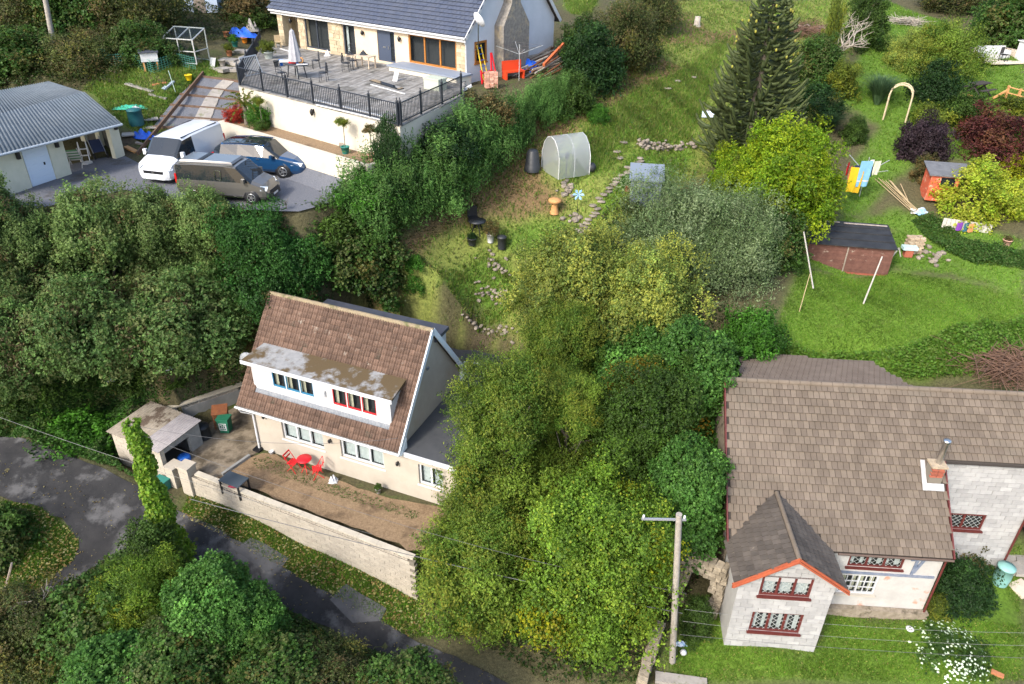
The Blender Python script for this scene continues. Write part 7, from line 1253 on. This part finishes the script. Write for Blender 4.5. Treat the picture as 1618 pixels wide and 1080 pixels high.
part('line', mb, WIRE, o)
tarp('blue_tarpaulin', 'blue tarpaulin under the timber heap by the bungalow', atz(836, 112, BZ-.05), 1.4, 1.0, .6, BTARP)
q = atz(850, 113, BZ-.05); o = thing('timber_heap', 'heap of old timber lengths with one orange beam right of the bungalow', 'timber heap', q); dv = Vector((.62, .75, .12))
for i in range(34): c = Vector((rng.normal(0, .35)+(.5 if i % 2 else 0), rng.normal(0, .3)+(1.6 if i > 20 else 0), .05+.02*i)); d = (dv+Vector((rng.normal(0, .1), rng.normal(0, .1), rng.normal(0, .03))))*rng.uniform(.9, 1.7); part('timber', MB().bar(c-d, c+d, .09, .06), (OLDW, RUST, PALEBARK)[i % 3], o)
part('beam', MB().bar(Vector((.3, -.6, .5)), Vector((1.5, 1.6, 1.3)), .14), M('red_orange_beam', (.5, .12, .04), None, rough=.7), o)
# --- vegetable garden, path, garage yard
stp = thing('stepped_path', 'stepped path of timber sleepers, slabs and grey gravel bays beside the deck', 'path', on(330, 165))
SLP = M('sleeper', (.1, .06, .04), (.15, .095, .062), 6, .9, .3); L0, L1 = [(318, 125), (300, 140), (285, 154), (270, 170), (255, 187), (243, 204)], [(402, 135), (385, 150), (380, 162), (378, 178), (376, 195), (372, 212)]
for i, (l, r_) in enumerate(zip(L0, L1)):
    a, b = on(*l, .08), on(*r_, .08); o_ = stp.location; part('sleeper', MB().bar(a-o_, b-o_, .16, .2), SLP, stp)
    if i < 5:
        c, d = on(*L0[i+1], .06), on(*L1[i+1], .06); m1, m2 = a.lerp(b, .5), c.lerp(d, .5)
        part('gravel_bay', MB().add([p-o_+Vector((0, 0, .04)) for p in (a, m1.lerp(a, .12), m2.lerp(c, .12), c)], [(3, 2, 1, 0)]), GRAVEL, stp); part('gravel_bay', MB().add([p-o_+Vector((0, 0, .04)) for p in (m1.lerp(b, .3), b, d, m2.lerp(d, .3))], [(3, 2, 1, 0)]), GRAVEL, stp)
        for k in range(2): s0, s1 = m1.lerp(m2, .05+k*.48), m1.lerp(m2, .48+k*.47); part('slab', MB().prism([s0.lerp(a, .12)-o_, s0.lerp(b, .3)-o_, s1.lerp(d, .3)-o_, s1.lerp(c, .12)-o_], (0, 0, .09)), SLAB, stp)
a = on(322, 118); b = on(218, 246); part('edge_board', MB().bar(a-stp.location+Vector((0, 0, .1)), b-stp.location+Vector((0, 0, .1)), .08, .2), SLP, stp)
for i, (px, py) in enumerate(((350, 110), (372, 100), (395, 92), (362, 96), (385, 82), (410, 76), (378, 110), (400, 104))): a = on(px, py, .05); link('slab', MB().box(-.55, .55, -.4, .4, -.12, .06).mesh('slab', SLAB), stp, a-stp.location, (0, 0, -.5+.1*i))
q = on(240, 110); o = thing('beehive', 'white beehive shaped hutch with dark roof on orange legs in the vegetable plot', 'hutch', q, R_(25)); part('box', MB().box(-.45, .45, -.35, .35, .5, 1.0), WHITE, o); part('roof', MB().hexa([(-.52, -.45, .98), (.52, -.45, .98), (.52, .45, 1.12), (-.52, .45, 1.12)], [(-.52, -.45, 1.03), (.52, -.45, 1.03), (.52, .45, 1.2), (-.52, .45, 1.2)]), MATS['slate_felt'], o); [part('leg', MB().box(x-.04, x+.04, y-.04, y+.04, 0, .5), PINE, o) for x in (-.35, .35) for y in (-.28, .28)]
q = on(298, 97); o = thing('small_greenhouse', 'aluminium framed glass greenhouse in the vegetable plot', 'greenhouse', q, R_(-14)); GH, GWd, GD = 1.35, 1.0, .65; fr = []
for x in (-GWd, 0, GWd):
    for y in (-GD, GD): fr.append(((x, y, 0), (x, y, GH if y < 0 else GH+.45)))
    fr.append(((x, -GD, GH), (x, GD, GH+.45)))
for y, z in ((-GD, GH), (GD, GH+.45), (-GD, .05), (GD, .05), (-GD, .7)): fr.append(((-GWd, y, z), (GWd, y, z)))
for x in (-GWd, GWd): fr.append(((x, -GD, .7), (x, GD, .7)))
for p, q_ in fr: part('frame_bar', MB().bar(p, q_, .05), ALU, o)
part('roof_pane', MB().quad((-GWd, -GD, GH+.03), (GWd, -GD, GH+.03), (GWd, GD, GH+.48), (-GWd, GD, GH+.48)), CLEAR, o); part('front_pane', MB().quad((-GWd, -GD-.01, .05), (GWd, -GD-.01, .05), (GWd, -GD-.01, GH), (-GWd, -GD-.01, GH)), CLEAR, o)
for x in (-GWd-.01, GWd+.01): part('side_pane', MB().quad((x, -GD, .05), (x, GD, .05), (x, GD, GH+.45), (x, -GD, GH)), CLEAR, o)
for dx, k_, lab in ((-.4, 'bush_fresh', 'green potted plant inside the small greenhouse at left'), (.4, 'bush_green', 'green potted plant inside the small greenhouse at right')): pot(lab, q+Vector((dx, 0, 0)), .16, .25, TEAL, k_, .3, .35)
q = on(262, 97); plank('orange board leaning beside the white hutch', q, q+Vector((.05, .15, .9)), .3, .03, PINE, 'board', 0, 'leaning_board'); q = on(270, 96); plank('green board leaning left of the small greenhouse', q, q+Vector((-.1, .2, 1.1)), .3, .03, M('dark_green_sheet', (.02, .15, .11), None, rough=.5), 'board', 0, 'leaning_board')
q = on(316, 20); o = thing('blue_hut', 'pale blue panelled hut at the top edge left of the bungalow', 'shed', q, R_(8)); PB = M('pale_blue_panel', (.4, .47, .58), None, rough=.6)
for i, mt in enumerate((PB, OLDW, PB)): part('panel', MB().box(-1.1+i*.8, -1.1+i*.8+.74, -.03, .0, 0, 2.2), mt, o)
part('wall', MB().box(-1.15, 1.2, 0, 1.6, 0, 2.3), PB, o); part('roof', MB().box(-1.3, 1.35, -.2, 1.8, 2.3, 2.38), MATS['slate_felt'], o)
drum('teal_composter', 'dark teal water barrel behind the garage corner', 'barrel', on(217, 198), [(.36, 0), (.38, .3), (.36, .75), (.38, .76), (.36, .82), (.1, .9), (0, .9)], M('dark_teal', (.015, .09, .1), None, rough=.5), 16); tarp('green_tarpaulin', 'crumpled turquoise green tarpaulin behind the teal barrel', on(208, 170), 1.8, .8, .16, GTARP, .2); tarp('blue_tarpaulin', 'bright blue tarpaulin on the ground between garage and stepped path', on(226, 216), 1.5, .9, .35, BTARP, -.3); tarp('blue_tarpaulin', 'long blue tarpaulin at the top of the stepped path', on(382, 58), 2.6, .8, .6, BTARP, -.35); tarp('white_tray', 'white tray lying on the green tarpaulin', on(215, 176, .12), .5, .4, .15, WHITE, 0, 'tray')
pot('yellow watering pot on the vegetable plot', on(299, 127), .2, .28, M('yellow_plastic', (.7, .5, .01), None, rough=.5), name='yellow_bucket', cat='bucket')
for px, py, w_, d_, rz, lab in ((239, 190, .7, .5, .5, 'pale slab lying right of the teal barrel, upper of two'), (239, 203, .7, .5, .2, 'pale slab lying right of the teal barrel, lower of two'), (261, 187, .6, .45, .9, 'pale slab lying beside the stepped path edge'), (203, 214, .6, .6, .4, 'pale slab lying beside the right garage pillar')): solo('paving_slab', MB().box(-w_/2, w_/2, -d_/2, d_/2, 0, .06), SLAB, lab, 'slab', on(px, py, .03), rz)
for p0, p1, w_, mt, lab in (((200, 133), (242, 146), .3, SLAB, 'long concrete edging plank across the vegetable plot'), ((237, 150), (264, 158), .3, SLAB, 'shorter concrete plank at the lower edge of the vegetable plot'), ((241, 136), (263, 131), .12, TERRA, 'orange board in the vegetable plot'), ((258, 143), (274, 130), .25, M('blue_grey_board', (.3, .36, .42), None, rough=.6), 'blue grey board leaning in the vegetable plot'), ((199, 233), (216, 241), .25, PINE, 'new timber plank beside the right garage pillar'), ((215, 226), (232, 231), .2, OLDW, 'old plank lying beside the blue tarpaulin')): plank(lab, on(*p0), on(*p1), w_, .08, mt)
q = on(278, 148); solo('netting_post', MB().tube([(0, 0, 0), (-.15, 0, 1.2)], .02, 5), M('mint_post', (.4, .52, .45), None, rough=.6), 'thin pale green netting post in the vegetable plot', 'post', q)
nb = [on(155, 92), on(180, 108), on(210, 105), on(245, 118), on(280, 105), on(310, 112)]; mb = MB()
for a, b in zip(nb[:-1], nb[1:]):
    for k in range(7): mb.bar(a+Vector((0, 0, .12*k)), b+Vector((0, 0, .12*k)), .012)
    for k in range(9): p = a.lerp(b, k/8); mb.bar(p, p+Vector((0, 0, .78)), .01)
nt_ = solo('plant_netting', mb, M('green_net', (.07, .26, .2), None, rough=.7), 'green plant netting strung round the vegetable plot', 'netting'); 
for px, py, m_, pl, lab in ((363, 88, TERRA, 'bush_yellow', 'terracotta pot of yellow flowers beside the upper path'), (358, 58, TERRA, None, 'terracotta pot standing on the blue tarpaulin'), (387, 68, M('orange_plastic', (.6, .2, .02), None, rough=.5), None, 'orange pot in front of the long blue tarpaulin'), (352, 104, SLAB, None, 'stone pot at the left edge of the upper path'), (372, 74, TEAL, 'bush_fresh', 'teal pot with green plant beside the upper path')): pot(lab, on(px, py), .2, .3, m_, pl, .3, .25)
tarp('grey_heap', 'grey sheeted heap behind the long blue tarpaulin', on(399, 50), 1.0, .8, .7, SLAB, 0, 'heap'); q = on(335, 106); plank('small grey framed window pane leaning by the path edge', q, q+Vector((.1, .2, .5)), .4, .03, ALU, 'frame', 0, 'leaning_window')
# inside the open garage bay
q = atz(157, 247, GZ+.02); o = thing('pushchair', 'folded black and white pushchair in the open garage bay', 'pushchair', q, R_(40)); part('seat', MB().hexa([(-.25, -.3, .3), (.25, -.3, .3), (.25, .3, .45), (-.25, .3, .45)], [(-.25, -.32, .36), (.25, -.32, .36), (.25, .28, .8), (-.25, .28, .8)]), M('navy_canvas', (.03, .04, .09), None, rough=.9), o); [part('frame', MB().bar((s*.28, -.4, .15), (s*.28, .5, .95), .035), ALU, o) for s in (-1, 1)]; [part('wheel', MB().lathe([(.0, -.03), (.15, -.03), (.15, .03), (0, .03)], 14, axis='x'), TYRE, o, loc=(x, y, .15)) for x, y in ((-.3, -.4), (.3, -.4), (0, .45))]
q = atz(122, 262, GZ+.02); o = thing('striped_deckchair', 'green and white striped folding chair in the garage bay', 'chair', q, R_(200)); 
for i in range(8): part('stripe', MB().hexa([(-.25, -.3+i*.1, .2+i*.09), (.25, -.3+i*.1, .2+i*.09), (.25, -.2+i*.1, .285+i*.09), (-.25, -.2+i*.1, .285+i*.09)], [(-.25, -.3+i*.1, .22+i*.09), (.25, -.3+i*.1, .22+i*.09), (.25, -.2+i*.1, .305+i*.09), (-.25, -.2+i*.1, .305+i*.09)]), (WHITE, M('stripe_green', (.1, .24, .12), None, rough=.9))[i % 2], o)
for s in (-1, 1): part('leg', MB().bar((s*.27, -.35, 0), (s*.27, .5, 1.0), .03), ALU, o); part('leg', MB().bar((s*.27, .45, 0), (s*.27, -.3, .35), .03), ALU, o)
q = atz(136, 252, GZ+.02); o = thing('white_step', 'white folding step ladder in the garage bay', 'step ladder', q, R_(20)); [part('leg', MB().bar((s*.2, y, 0), (s*.18, 0, .9), .04), WHITE, o) for s in (-1, 1) for y in (-.25, .3)]; [part('step', MB().box(-.2, .2, -.22+i*.08, -.08+i*.08, .3*i+.25, .3*i+.28), WHITE, o) for i in (0, 1)]
solo('white_tray', MB().lathe([(0, .03), (.28, .03), (.28, 0)], 6, smooth=False), WHITE, 'white hexagonal tray lying in front of the garage bay', 'tray', atz(138, 257, GZ+.03))
for px, py, mt, nm, lab in ((125, 240, BLUEP, 'storage_crate', 'blue storage crate at the back of the garage bay'), (150, 236, OLDW, 'storage_crate', 'brown wooden crate at the back of the garage bay'), (170, 238, DKPOT, 'storage_crate', 'dark storage crate by the garage side pillars')): boxthing(nm, lab, 'crate', atz(px, py, GZ+.02)+Vector((-.4, 1.0, 0)), .4, [('body', (-.4, .4, -.3, .3, 0, .55), mt), ('lid', (-.43, .43, -.33, .33, .55, .6), mt)], 'crates in the garage')
